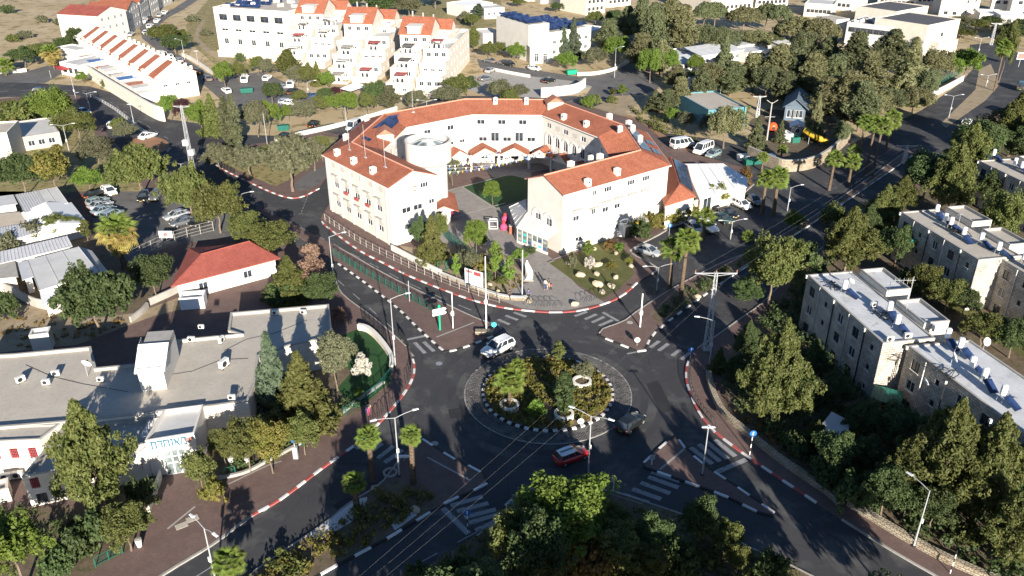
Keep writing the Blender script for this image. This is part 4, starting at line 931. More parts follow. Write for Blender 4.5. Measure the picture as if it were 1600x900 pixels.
# arcade of little gables round the court
arc = thing('arcade', 'row of small tiled gables on white columns round the school court', 'arcade', (-2, 160, 0))
front = [Vector(p) for p in [(-16.2,153.5),(-12.6,158.6),(-8.2,160.8),(-2.6,161.8),(3.4,161.4),(7.8,159.4),(11.0,155.2),(13.6,150.4),(14.6,145.0),(14.9,139.6)]]
for i, (a, b) in enumerate(zip(front, front[1:])):
    c = (a+b)/2; d = (b-a).normalized(); n = Vector((-d.y, d.x)); w = (b-a).length
    gable(arc, c, c + n*(3.4 if i < 7 else 2.2), w-.5, 3.1, 4.5, 'tile', .26, 'roof', .12, 'cream')
    MB().obox(a, math.atan2(d.y, d.x), .2, .2, 0, 3.1).build('column', K['trim'], arc, world=True)
    MB().obox(c, math.atan2(d.y, d.x), w/2-.25, .14, 2.75, 3.1).build('beam', K['trim'], arc, world=True)
MB().obox(front[-1], 0, .2, .2, 0, 3.1).build('column', K['trim'], arc, world=True)
# glazed porch
porch = thing('glass_porch', 'white framed glass porch with photo panels at the corner of the school', 'porch', (3, 126, 0))
pp = ccw([(7.3,120.6),(2.45,127.3),(2.3,133.2),(-.2,133.6),(.9,125.0),(5.6,120.3)])
for i in range(len(pp)):
    a, b = pp[i], pp[(i+1) % len(pp)]; Lw = (b-a).length; d = (b-a).normalized(); 
    if max(a.x, b.x) > 7 and a.y + b.y > 245: continue
    nb = max(1, round(Lw/1.1)); ang = math.atan2(d.y, d.x)
    if min(a.x, b.x) > 2.2: continue
    MB().obox((a+b)/2, ang, Lw/2, .12, 0, .5).build('base_wall', K['trim'], porch, world=True)
    for k in range(nb):
        c = a + d*(Lw*(k+.5)/nb); w = Lw/nb
        for j, (z0, z1) in enumerate(((.52, 1.5), (1.54, 2.6))):
            o = MB().box(-w/2+.04, -.03, 0, w/2-.04, .03, z1-z0).build('pane', K['glasslit' if random.random() < .75 else 'white'], porch, loc=Vector((c.x, c.y, z0)) - Vector(porch.location), rz=ang)
            r5 = random.random()
            if r5 < .8: MB().box(-w*.32, -.05, .2, w*.3, -.035, .62).build('photo_panel', K['car_blue' if r5 < .25 else 'concrete' if r5 < .6 else 'tealsign'], porch, loc=Vector((c.x, c.y, z0)) - Vector(porch.location), rz=ang)
        q = a + d*(Lw*k/nb); MB().obox(q, ang, .06, .08, .5, 2.75).build('mullion', K['trim'], porch, world=True)
rp3 = [(7.6,120.3,2.8),(5.5,119.9,2.8),(.7,124.8,2.8),(-.5,133.6,2.8),(2.3,133.4,4.3),(2.45,127.3,4.5)]
cx, cy = 3.2, 127.0
for k, (A, B, C_, D) in enumerate([(rp3[1], rp3[2], (2.5,127.2,4.5), (7.2,120.9,4.0)), (rp3[2], rp3[3], (2.3,133.4,4.3), (2.5,127.2,4.5))]):
    shed(porch, [A, B, C_, D][::-1] if True else None, .1, 'roofpale')
    for t in (.0, .2, .4, .6, .8, 1.0):
        a = Vector(A).lerp(Vector(B), t); b = Vector(D).lerp(Vector(C_), t); MB().tube(a + Vector((0,0,.05)), b + Vector((0,0,.05)), .06, n=4).build('roof_rib', K['trim'], porch, world=True)
# low east annexe with tiles and solar panels, and the white hall beyond it
ea = thing('east_annexe', 'low tiled wing with a solar array beside the school car park', 'building', (28, 138, 0))
ep = [Vector(p) for p in ((25.6,130.4),(31.0,134.3),(32.5,150),(27.2,150))]; walls(ea, ep, 0, 4.6, 'plaster', {0: row(seglen(ep[0], ep[1]), 2, 1.4, 1.3, 1.2, 'half'), 1: [(1.2, .9, 1.6, 2.6, 'door')]})
A, B, C_, D = [Vector((p.x, p.y, 0)) for p in poly_off(ep, -.35)]; r1 = Vector((28.6, 135.4, 6.3)); r2 = Vector((29.6, 150.3, 6.3)); z = lambda v, h: (v.x, v.y, h)
shed(ea, [z(A, 4.6), z(B, 4.6), tuple(r1)], .14, 'tile'); shed(ea, [z(B, 4.6), z(C_, 4.6), tuple(r2), tuple(r1)], .14, 'tile'); shed(ea, [z(D, 4.6), z(A, 4.6), tuple(r1), tuple(r2)], .14, 'tile')
panels(ea, [Vector((31.2, 135.4, 4.78)), Vector((32.6, 149.4, 4.78)), Vector((29.9, 149.4, 6.22)), Vector((28.9, 136.3, 6.22))], 9, 3, lift=.14)
wh = thing('white_hall', 'bright white sheet roofed hall beyond the solar array of the school', 'hall', (37, 146, 0))
wp = [Vector(p) for p in ((33.0,137.5),(36.8,140.5),(42.3,143.2),(43.2,147.2),(40.2,153.2),(33.2,153.0))]; walls(wh, wp, 0, 2.9, 'plaster', {0: [(2, .3, 2.2, 2.3, 'two')]})
shed(wh, [(p.x, p.y, zz) for p, zz in zip(poly_off(wp, -.3), (3.0, 3.0, 3.0, 3.2, 3.9, 3.9))], .1, 'white'); 
for t in (.25, .5, .75): MB().tube((34+9*t*.9, 138.6+5*t, 3.1), (34+6.6*t, 153, 3.98), .04, n=4).build('roof_seam', K['trim'], wh, world=True)
# ------------------------------------------------------------------ the clinic in the lower left
cl = thing('clinic', 'long flat roofed stone clinic with an arched glass entrance in the lower left', 'clinic', (-38, 80, 0))
ZC = 4.4
cp = ccw(rooftop([(514,475),(516,526),(456,538),(404,556),(398,600),(388,626),(330,634),(262,641),(112,658),(-60,672),(-60,556),(24,552),(142,541),(150,574),(212,568),(248,533),(373,521),(356,516),(360,488)], ZC))
cw = {}
for i in range(len(cp)):
    a, b = cp[i], cp[(i+1) % len(cp)]
    if (b-a).length > 7 and (b-a).x > 0: cw[i] = row((b-a).length, max(1, int((b-a).length/5)), 1.2, 1.2, 1.5, 'dark')
walls(cl, cp, 0, ZC, 'stonewhite', cw); flatroof(cl, cp, ZC+.01, 'roofgrey', 'concrete', .4, .28)
fp = ccw(rooftop([(44,714),(158,688),(240,655),(262,641),(112,658),(104,676)], 4.0)); 
fq = [V2(p) for p in ((-46.4,62.4),(-40.4,64.6),(-36.6,67.6),(-36.2,72.0),(-46.2,70.4))]; Lf = seglen(fq[0], fq[1])
walls(cl, fq, 0, 3.9, 'stonewhite', {0: [(1.1, .35, .95, 1.15, 'dark'), (3.7, .35, .95, 1.15, 'dark'), (5.6, .35, .8, 1.15, 'dark'), (.9, 2.25, .75, 1.2, 'lattice'), (3.0, 2.25, .75, 1.2, 'dark')], 1: [(2.2, 2.0, .8, 1.2, 'lattice')]}, 'front_wall')
flatroof(cl, fq, 3.91, 'roofgrey', 'concrete', .5, .22, 'terrace_roof')
wq = [V2(p) for p in ((-60, 66.6),(-47.2, 67.6),(-46.45, 70.2),(-60, 69.2))]; walls(cl, wq, 0, 4.3, 'stonewhite', {0: [(10.0, 2.1, .8, 1.2, 'lattice'), (8.2, 2.1, .8, 1.2, 'lattice'), (11.8, 2.1, .8, 1.2, 'lattice')]}, 'wing_wall'); flatroof(cl, wq, 4.31, 'roofgrey', 'concrete', .2, .2, 'wing_roof')
# entrance block with arched glass front
eq = [V2(p) for p in ((-36.4,66.9),(-31.9,68.2),(-32.6,73.1),(-36.4,72.2))]; Le = seglen(eq[0], eq[1]); ud = (eq[1]-eq[0]).normalized()
ent = walls(cl, eq, 0, 4.6, 'plaster', {}, 'entrance_block'); flatroof(cl, eq, 4.62, 'roofpale', 'plaster', .55, .18, 'entrance_roof')
ea0 = Vector((eq[0].x, eq[0].y, 0)) - Vector(cl.location); ea_ = math.atan2(ud.y, ud.x)
def on_ent(u, y, z, mesh, name, par=None): 
    nrm = Vector((ud.y, -ud.x)); return inst(mesh, name, par or cl, ea0 + Vector((ud.x*u + nrm.x*y, ud.y*u + nrm.y*y, z)), ea_)
gl = MB(); gl.box(-1.35, -.06, 0, 1.35, .05, 2.35)
for i in range(10):
    a0, a1 = math.pi*i/10, math.pi*(i+1)/10; gl.add([(0, -.06, 2.35), (1.35*math.cos(a0), -.06, 2.35+.75*math.sin(a0)), (1.35*math.cos(a1), -.06, 2.35+.75*math.sin(a1))], [(0,1,2)])
door = on_ent(2.75, .02, .02, gl.mesh('entrance_glazing', K['glasslit']), 'entrance_glazing')
fr = MB()
for x in (-1.35, -.55, .1, .75, 1.35): fr.box(x-.06, -.14, 0, x+.06, -.07, 2.35 if abs(x) > 1.3 else 2.9)
for zz in (.02, 1.45, 2.25): fr.box(-1.35, -.15, zz, 1.35, -.075, zz+.09)
for i in range(10):
    a0, a1 = math.pi*i/10, math.pi*(i+1)/10; fr.tube((1.35*math.cos(a0), -.1, 2.35+.75*math.sin(a0)), (1.35*math.cos(a1), -.1, 2.35+.75*math.sin(a1)), .06, n=4)
inst(fr.mesh('door_frame', K['white']), 'door_frame', door)
tx = MB(); x0 = -1.55
for w_, strokes in ((.62, ((.12,0,.12,.8),(.0,0,.12,0),(.02,.8,.5,.8),(.5,0,.5,.8))), (.6, ((.0,.8,.52,.8),(.42,0,.42,.8))), (.62, ((.06,0,.06,.8),(.0,.8,.5,.8),(.5,0,.5,.8))), (.34, ((.2,0,.2,.8),(.05,.8,.2,.8))), (.62, ((.04,.8,.5,0),(.5,.8,.38,.32),(.04,0,.16,.5))), (.62, ((.02,0,.14,.8),(.1,.8,.52,.8),(.52,0,.52,.8),(.26,0,.52,0)))):
    for a, b, c, d in strokes: tx.tube((x0+a, 0, b), (x0+c, 0, d), .075, n=4)
    x0 += w_
on_ent(2.0, .06, 3.5, tx.mesh('lettering', K['cyanink']), 'lettering')
ht = MB()
pts = [(.42*(16*math.sin(t)**3)/16, .36*(13*math.cos(t)-5*math.cos(2*t)-2*math.cos(3*t)-math.cos(4*t))/16) for t in [2*math.pi*i/24 for i in range(24)]]
ht.add([(x, -.08, z) for x, z in pts] + [(x, -.02, z) for x, z in pts], [tuple(range(23, -1, -1))] + [(i, (i+1) % 24, 24+(i+1) % 24, 24+i) for i in range(24)]); on_ent(4.0, .0, 3.95, ht.mesh('heart_logo', K['pinkink']), 'heart_logo')
o = put_window(cl, eq[0] - ud*1.6, eq[0], .5, 1.2, .9, 1.3, 'lattice')
MB().add([(-36.5,67.0,0),(-37.9,66.2,0),(-38.0,72.0,0),(-36.5,72.0,0),(-36.5,67.0,3.7),(-37.9,66.2,2.9),(-38.0,72.0,3.9),(-36.5,72.0,3.9)], [(0,1,2,3)[::-1],(4,5,6,7)[::-1],(0,1,5,4)[::-1],(1,2,6,5)[::-1]]).build('side_wall', K['plaster'], cl, world=True)
# stair tower on the clinic roof
tp = [V2(p) for p in ((-40.5,76.4),(-37.9,76.9),(-38.9,83.6),(-41.8,83.2))]
walls(cl, tp, ZC-.4, 6.9, 'plaster', {}, 'stair_house'); shed(cl, [(-40.7,76.1,6.6),(-37.6,76.7,6.6),(-38.3,80.4,7.9),(-41.5,79.9,7.9)], .15, 'white', 'stair_roof'); MB().prism(poly_off([tp[3] + (tp[0]-tp[3])*.55, tp[2] + (tp[1]-tp[2])*.55, tp[2], tp[3]], .02), 6.9, 7.6).build('plant_wall', K['concrete'], cl, world=True)
cage = MB()
for i in range(6):
    x, y = -42.3 + .1*i, 82.4 - .45*i; cage.tube((x, y, ZC-.3), (x, y, 7.3), .035, n=4)
for zz in (5.2, 6.2, 7.2): cage.tube((-42.3, 82.4, zz), (-41.8, 80.15, zz), .035, n=4)
cage.build('ladder_cage', K['steel'], cl, world=True)
for k, (px, py, rz, sc, w) in enumerate(((350,570,1.2,1.5,'beside the middle of the clinic roof'),(118,650,.9,1.5,'at the left front edge of the clinic roof'),(72,597,.2,1.0,'left part of the clinic roof below the dish'),(87,583,.2,1.0,'left part of the clinic roof nearest the raised parapet'),(157,592,.1,.9,'clinic roof right of the satellite dish'),(32,593,1.0,1.1,'far left corner of the clinic roof'),(346,531,1.4,1.1,'back right edge of the clinic roof'),(299,530,0,1.0,'back edge of the clinic roof right of the stair house'),(474,487,0,.9,'back right wing of the clinic roof'),(430,488,0,.9,'back right wing of the clinic roof left of its twin'),(363,625,0,.9,'front right parapet of the clinic'),(315,514,0,.8,'ledge behind the clinic roof'))):
    p = G(px, py, ZC); place('ac', (p.x, p.y, ZC-.38 if k not in (10, 11) else ZC+.02), rz, 'grey air conditioner on the ' + w if not w.startswith(('beside', 'at')) else 'long grey air conditioner ' + w, 'rooftop machines on the clinic', sc)
for px, py, lb in ((12,752,'left of two air conditioners on the ledge below the clinic wing'),(30,749,'right of two air conditioners on the ledge below the clinic wing')): p = G(px, py); place('ac', (p.x, p.y, .13), .2, lb, None, 1.2)
p = G(136, 583, ZC); place('dish', (p.x, p.y, ZC-.38), 2.9, 'white satellite dish on the left part of the clinic roof', None, 1.25)
# ------------------------------------------------------------------ stone apartment blocks on the right
def apartments(name, label, ax, bx, wd, zt, secB=None, lit_end=True, roofm='roofgrey'):
    """ax, bx: north and south corner of the long west face"""
    A, B = V2(ax), V2(bx); d = (B-A).normalized(); n = Vector((-d.y, d.x)); r = thing(name, label, 'apartment block', (A.x, A.y, 0))
    def sec(A, B, wd, tagn, zt):
        poly = [A, B, B + n*wd, A + n*wd]; Ls = (B-A).length; W_ = []
        k = max(2, int(Ls/3.1))
        for f in range(3):
            z = zt - 2.35 - 2.62*f
            for i in range(k):
                u = Ls*(i+.5)/k; st = ('dark', 'two', 'dark')[(i*2+f) % 3]
                W_.append((u, z + (.35 if i % 3 == 1 else 0), (1.25, .6, 1.1)[i % 3], (1.35, .75, 1.3)[i % 3], st))
        walls(r, poly, -.3, zt, 'stone', {0: W_, 1: [(wd*.75, zt-2.2, .6, .7, 'dark')] if not lit_end else [], 2: [(u, z, w, h, 'two') for u, z, w, h, s in W_]}, tagn)
        flatroof(r, poly, zt+.012, roofm, 'concrete', .16, .24)
        # drain pipes and vertical recesses
        for i in range(1, k):
            c = A + d*(Ls*i/k) - n*.07; MB().tube((c.x, c.y, 0), (c.x, c.y, zt-.1), .055 if i % 2 else .07, n=5).build('drain_pipe', K['trim' if i % 2 else 'darkmetal'], r, world=True)
        for i in range(0, k+1, 2):
            c = A + d*(Ls*min(i, k-.1)/k) - n*.1; MB().obox(c, math.atan2(d.y, d.x), .13, .13, zt-.5, zt-.08).build('hopper', K['trim'], r, world=True)
        return poly
    pa = sec(A, B, wd, 'wall', zt)
    if secB: sec(V2(secB[0]), V2(secB[1]), wd+1.2, 'wall', zt-.25)
    return r, d, n
a1, d1, n1 = apartments('apartment_block', 'nearest stone apartment block with pale roof and green awning right of the roundabout', (38.3,97.4), (41.3,80.2), 6.4, 7.9, ((44.1,80.1),(49.4,60)), roofm='roofwhite')
a2, d2, n2 = apartments('apartment_block', 'stone apartment block with turquoise awning behind the nearest one', (59.3,119.0), (62.7,101.9), 6.6, 7.9, ((66.2,102.6),(70,84)))
a3, d3, n3 = apartments('apartment_block', 'half hidden stone apartment block at the far right edge', (83.2,143.3), (86.4,126), 7, 7.9, ((90,126.5),(94,108)))
for r, d, n, A, s in ((a1, d1, n1, (38.3,97.4), 0), (a2, d2, n2, (59.3,119), 1), (a3, d3, n3, (83.2,143.3), 2)):
    A = V2(A); 
    for t0, t1, hgt in ((1.5, 7.5, .95), (9.6, 15.2, .7)):
        q = [A + d*t0 + n*6.41, A + d*t1 + n*6.41, A + d*t1 + n*9.6, A + d*t0 + n*9.6]; walls(r, q, -.3, 7.9+hgt, 'stonewhite', {1: [(1.2, 7.2-2, .9, 1, 'dark')]}, 'stair_block'); flatroof(r, q, 7.9+hgt+.01, 'roofwhite' if s == 0 else 'roofgrey', 'concrete', .4, .2)
tk = [(a1, '1', [(1388,482),(1400,503),(1318,448),(1478,525),(1498,540),(1516,570),(1535,588),(1564,615)]), (a2, '2', [(1462,327),(1475,341),(1484,347),(1504,363),(1531,372),(1558,387),(1598,402)]), (a3, '3', [(1538,234),(1551,238),(1584,252),(1595,258)])]
wn = {'1': ['in the cable tangle beside the parapet', 'among the pipes in the middle of the pale roof', 'at the back of the pale roof near the dish', 'on the step between the two roof levels', 'second from the step on the lower grey roof', 'half way along the lower grey roof', 'near the low dish on the lower grey roof', 'at the near end of the lower grey roof'],
      '2': ['at the far left corner of that roof', 'left of a close pair', 'right of a close pair', 'in the middle beside the mast', 'beside the raised stair roof', 'alone near the lit end wall', 'past the step at the right edge'], '3': ['leftmost at the back corner', 'second from the left', 'third from the left', 'nearest the picture edge']}
bl = {'1': 'nearest apartment roof', '2': 'second apartment roof', '3': 'farthest apartment roof'}
for r, k, ps in tk:
    for i, (px, py) in enumerate(ps):
        p = G(px, py+10, 7.8); place('tank', (p.x, p.y, 7.72), .15 + .3*((i*7) % 3), 'white tank on %s, %s' % (bl[k], wn[k][i]), 'solar water tanks on the apartment roofs', 1.0)
for px, py, rz, w in ((1390,532,.1,'left of two at the end parapet of the nearest apartment block'),(1418,527,.1,'right of two at the end parapet of the nearest apartment block'),(1446,508,1.2,'on the back parapet of the nearest apartment block'),(1458,514,1.2,'on the back parapet beside the tank step'),(1365,478,.4,'beside the white stair roof of the nearest apartment block')):
    p = G(px, py, 7.9); place('ac', (p.x, p.y, 7.75), rz, 'boxy air conditioner ' + w, 'air conditioners on the nearest apartment block')
for px, py, rz, s, w in ((1536,540,.3,1.0,'large white satellite dish on the lower roof of the nearest apartment block'),(1326,446,2.2,1.0,'small satellite dish on the pale apartment roof'),(1440,604,1.6,1.0,'low grey satellite dish at the eave of the nearest apartment block'),(1484,568,1.2,1.2,'grey satellite dish between tanks on the lower apartment roof')):
    p = G(px, py+6, 7.8); place('dish', (p.x, p.y, 7.72), rz, w, None, s)
def cable(name, label, pts, r=.03, mat='darkmetal', sag=.0, n=8):
    P = []
    for a, b in zip(pts, pts[1:]):
        a, b = Vector(a), Vector(b)
        for i in range(n): t = i/n; q = a.lerp(b, t); q.z -= 4*sag*t*(1-t); P.append(q)
    P.append(Vector(pts[-1])); return tag(MB().path(P, r, 4).build(name, K[mat]), label, 'cable')
for pp, lb in ((((388,560),(346,562),(300,580),(262,586)),'thin black cable across the right part of the clinic roof'),(((40,570),(80,588),(130,600),(200,612)),'thin black cable across the left part of the clinic roof'),(((480,500),(430,520),(385,530),(350,548)),'thin black cable along the back wing of the clinic roof')): cable('roof_cable', lb, [tuple(G(a, b, ZC-.36)) for a, b in pp], .025, n=2)
def loops(c, k, seed, R=1.5):
    rd = random.Random(seed); return [(c[0] + rd.uniform(-R, R), c[1] + rd.uniform(-R, R), 7.78 + rd.uniform(0, .5)) for _ in range(k)]
for i, (px, py, lb) in enumerate(((1300,450,'loose black hoses at the back of the pale apartment roof'),(1385,495,'tangle of black hoses round the tanks on the pale apartment roof'),(1480,590,'black hoses running along the lower grey apartment roof'),(1500,365,'black hoses round the tanks on the second apartment roof'))):
    p = G(px, py, 7.8); cable('water_hose', lb, loops(p, 16, i), .045, n=3)
def awning(root, p0, p1, out, z, mat, n=6, drop=.7):
    """a tilted awning of separate strips hung on a wall"""
    p0, p1 = V2(p0), V2(p1); d = (p1-p0).normalized(); o = Vector((d.y, -d.x))*out
    for i in range(n):
        a = p0 + (p1-p0)*(i/n + .004); b = p0 + (p1-p0)*((i+1)/n - .004); A = (a.x, a.y, z); B = (b.x, b.y, z); C_ = (b.x+o.x, b.y+o.y, z-drop); D = (a.x+o.x, a.y+o.y, z-drop); shed(root, [D, C_, B, A], .05, mat, 'awning_strip')
ag = thing('awning', 'dark green strip awning over the yard of the nearest apartment block', 'awning', (42, 79, 0)); awning(ag, (41.2,79.9), (44.0,78.4), 2.4, 2.6, 'greenmetal', 7, .5)
for x, y in ((40.2,78.2),(42.8,76.6)): MB().tube((x, y, 0), (x, y, 2.05), .05, n=5).build('post', K['darkmetal'], ag, world=True)
at = thing('awning', 'turquoise awning over a window of the second apartment block', 'awning', (59.5, 117.5, 0)); awning(at, (59.45,118.6), (60.1,114.4), 1.2, 5.3, 'tealsign', 4, .5)
am = thing('television_aerial', 'tall comb shaped television aerial on the back of the nearest apartment roof', 'aerial', (46.6, 87.0, 7.6)); MB().tube((0,0,0),(0,0,5.2),.04,n=5).build('mast', K['steel'], am); mb = MB(); mb.tube((-2.2,0,4.7),(.3,0,4.7),.03,n=4); [mb.tube((x,-.02,4.2),(x,-.02,5.0),.02,n=4) for x in (-2.1,-1.6,-1.1,-.6,-.1)]; mb.build('elements', K['steel'], am)
for x, y, lb in ((64.8,112.5,'thin mast among the tanks of the second apartment roof'),(45.8,90.5,'thin grey mast on the pale apartment roof')): o = thing('mast', lb, 'mast', (x, y, 7.7)); MB().tube((0,0,0),(0,0,2.6),.03,n=4).build('pole', K['steel'], o); MB().tube((-.4,0,2.4),(.4,0,2.4),.02,n=4).build('crossbar', K['steel'], o)
sh_ = thing('garden_shed', 'small grey roofed garden shed among the trees below the nearest apartment block', 'shed', (36.2, 71.8, 0)); q = ccw(rooftop([(1280,672),(1300,650),(1324,662),(1320,690)], 2.3)); walls(sh_, q, 0, 2.2, 'concrete', {}); shed(sh_, [(p.x, p.y, 2.25 + (.4 if i in (1, 2) else 0)) for i, p in enumerate(poly_off(q, -.2))], .06, 'roofpale')
# ------------------------------------------------------------------ other buildings
def fbox(name, label, cat, a, b, depth, zt, wall='plaster', roofm='roofgrey', wr=None, side=None, para=.3, world=False, tilt=None):
    """flat roofed block: its front foot runs from pixel a to pixel b (or world points), it reaches back by depth"""
    A = V2(a) if world else V2(G(*a)); B = V2(b) if world else V2(G(*b)); d = (B-A).normalized(); n = Vector((-d.y, d.x))
    r = thing(name, label, cat, (A.x, A.y, 0)); poly = [A, B, B + n*depth, A + n*depth]; W_ = {}
    if wr: W_[0] = [w for rr_ in wr for w in row((B-A).length, *rr_)]
    if side: W_[1] = [w for rr_ in side for w in row(depth, *rr_)]; W_[3] = W_[1]
    walls(r, poly, -.1, zt, wall, W_)
    if tilt is None: flatroof(r, poly, zt+.01, roofm, wall, para, .25)
    else:
        q = poly_off(poly, -.3); shed(r, [(q[0].x, q[0].y, zt+.05), (q[1].x, q[1].y, zt+.05), (q[2].x, q[2].y, zt+tilt), (q[3].x, q[3].y, zt+tilt)], .1, roofm)
    return r, A, d, n
# red roofed house beside the left car park
rh = thing('red_roof_house', 'white house with a bright red hipped roof beside the left car park', 'house', (-41, 111, 0))
rq = [V2(p) for p in ((-46.9,104.6),(-35.3,113.0),(-39.6,118.6),(-48.6,116.0))]; walls(rh, rq, 0, 3.0, 'plaster', {0: [(3.5, .9, 1.3, 1.2, 'two'), (10, .9, 1.3, 1.2, 'two')]})
e = poly_off(rq, -.6); r1, r2 = (-45.2,110.5,4.7), (-39.4,115.2,4.7); E3 = [(p.x, p.y, 3.0) for p in e]
shed(rh, [E3[0], E3[1], r2, r1], .15, 'tilered'); shed(rh, [E3[1], E3[2], r2], .15, 'tilered'); shed(rh, [E3[2], E3[3], r1, r2], .15, 'tilered'); shed(rh, [E3[3], E3[0], r1], .15, 'tilered')
MB().path([r1, r2], .12, 5).build('ridge_cap', K['tilered'], rh, world=True)
# huts on the left
def hut(name, label, pp, z, zs, wall, roofm, cat='hut', ribs=0):
    q = rooftop(pp, z); c = ccw(q); flip = (c[0] - q[0]).length > 1e-6; zs = list(zs)[::-1] if flip else list(zs)
    r = thing(name, label, cat, ground_of(c)); MB().prism(poly_off(c, .25), 0, [zz-.08 for zz in zs]).build('wall', K[wall], r, world=True)
    e = poly_off(c, -.12); P = [(p.x, p.y, zz) for p, zz in zip(e, zs)]; shed(r, P, .07, roofm)
    if ribs:
        a, b, c_, d = [Vector(p) for p in P]
        for i in range(ribs+1):
            t = i/ribs; p, q2 = a.lerp(b, t), d.lerp(c_, t); MB().tube(p + Vector((0,0,.03)), q2 + Vector((0,0,.03)), .045, n=4).build('roof_rib', K[roofm], r, world=True)
    return r
hut('hut', 'long narrow hut under a grey ribbed sheet roof, left of the big palm', [(-10,398),(104,371),(111,383),(-10,412)], 2.9, (3.1,3.1,2.7,2.7), 'plaster', 'corr', ribs=22)
hut('hut', 'white workshop with a wide pale grey roof left of the big palm', [(45,408),(122,388),(152,424),(62,452)], 3.0, (3.2,3.2,2.9,2.9), 'plaster', 'roofpale', ribs=3)
hut('lean_to', 'grey lean-to sheet roof at the right side of the pale roofed workshop', [(124,389),(142,391),(169,426),(152,425)], 2.4, (2.8,2.3,2.3,2.8), 'concrete', 'roofpale')
hut('lean_to', 'dark roofed lean-to at the front of the pale roofed workshop', [(92,441),(150,427),(160,445),(101,459)], 2.2, (2.6,2.6,2.0,2.0), 'plaster', 'darkroof')
hut('hut', 'white walled store at the front left of the pale roofed workshop', [(63,452),(91,442),(102,462),(68,478)], 2.2, (2.4,2.4,2.4,2.4), 'plaster', 'white')
hut('hut', 'small white box hut below the narrow ribbed roof', [(29,411),(44,408),(52,432),(36,437)], 2.6, (2.7,2.7,2.6,2.6), 'plaster', 'corr')
hut('shed', 'low beige shed with a concrete lid at the left edge below the ribbed roof', [(-12,412),(22,408),(27,432),(-12,436)], 2.4, (2.5,2.5,2.4,2.4), 'cream', 'concrete')
g_ = thing('hut', 'white gabled hut with two bright roof slopes left of the car park', 'hut', tuple(G(85,345))); g_.location.z = 0
gq = ccw(rooftop([(38,331),(108,318),(132,347),(58,366)], 2.6)); walls(g_, gq, 0, 2.6, 'plaster', {})
gm1, gm2 = (gq[0]+gq[1])/2, (gq[2]+gq[3])/2; gable(g_, gm1, gm2, (gq[1]-gq[0]).length, 2.6, 3.5, 'white', .3, wallmat='plaster')
hut('hut', 'hut with a ribbed grey sheet roof behind the white gabled hut', [(25,306),(58,300),(72,322),(40,332)], 2.9, (3.1,3.1,2.9,2.9), 'plaster', 'corr', ribs=9)
hut('hut', 'hut with a smooth grey sheet roof beside the left car park cars', [(58,300),(88,294),(105,317),(73,322)], 2.9, (3.1,3.1,2.9,2.9), 'plaster', 'roofpale', ribs=2)
hut('hut', 'white flat hut at the left edge with a grey strip of roof', [(-12,310),(20,306),(26,318),(-12,324)], 3, (3.2,3.2,3,3), 'plaster', 'corr')
hut('shed', 'flat olive roofed shed at the left edge', [(-12,336),(30,332),(45,347),(-12,357)], 2.4, (2.5,2.5,2.4,2.4), 'concrete', 'cloth')
hut('hut', 'low hut with a pale corrugated roof at the left edge', [(-12,360),(55,348),(58,362),(-12,382)], 2.6, (2.8,2.8,2.5,2.5), 'plaster', 'corr', ribs=16)
fbox('corner_building', 'tall cream walled building cut off by the left edge', 'building', (-60,262), (24,256), 9, 6.6, 'cream', 'roofgrey', None)
fbox('bungalow', 'grey white flat roofed bungalow in tree shade behind the cream corner building', 'house', (22,240), (98,228), 14, 3.2, 'concrete', 'roofpale', [(4, 1, 1.3, 1.2, 'two')])
fbox('skip_container', 'white open container beside the red roofed house', 'container', (283,486), (321,483), 2.2, 1.9, 'white', 'darkroof', para=1.6)
fbox('kiosk', 'white guard kiosk at the fence behind the clinic', 'kiosk', (53,552), (83,548), 1.8, 2.6, 'plaster', 'white')
# blue green workshop with ivy
tb, A, d, n = fbox('workshop', 'grey roofed workshop with teal side wall and ivy beyond the minibuses', 'building', (1104,201), (1163,196), 16, 4.4, 'tealpanel', 'roofgrey', [(4, 2.4, 1.4, 1, 'two')])
fbox('chimney_stack', 'concrete chimney box at the back of the ivy covered workshop', 'chimney', (1076,160), (1083,159), 1.2, 6.2, 'concrete', 'concrete')
hall = thing('pavilion', 'dark pavilion with blue grey gabled roof among the trees above the playground', 'pavilion', tuple(G(1240,190))); hall.location.z = 0
hq = [V2(G(1224,188)), V2(G(1256,190)), V2(G(1260,172)), V2(G(1230,170))]; hq = ccw(hq); walls(hall, hq, 0, 3.6, 'blueroof', {0: row(seglen(hq[0], hq[1]), 3, .8, 1.6, 1.8, 'two')}); gable(hall, (hq[0]+hq[1])/2, (hq[2]+hq[3])/2, seglen(hq[0], hq[1]), 3.6, 5.4, 'blueroof', .7, wallmat='blueroof')
booth = thing('booth', 'little white gabled booth with a dark window in the playground', 'booth', tuple(G(1246,212))); booth.location.z = 0
bq = ccw([V2(G(1236,214)), V2(G(1254,212)), V2(G(1253,206)), V2(G(1235,208))]); walls(booth, bq, 0, 2.2, 'plaster', {0: [(seglen(bq[0], bq[1])/2, .7, 1.1, 1.1, 'two')]}); gable(booth, (bq[0]+bq[1])/2, (bq[2]+bq[3])/2, seglen(bq[0], bq[1]), 2.2, 3.0, 'white', .25, wallmat='plaster')
fbox('container', 'pale blue box container in the playground yard', 'container', (1223,223), (1238,222), 3, 1.9, 'roofpale', 'white')
fbox('green_skip', 'dark green waste skip in the playground yard', 'skip', (1238,224), (1250,223), 2.4, 1.2, 'greenmetal', 'darkroof', para=.8)
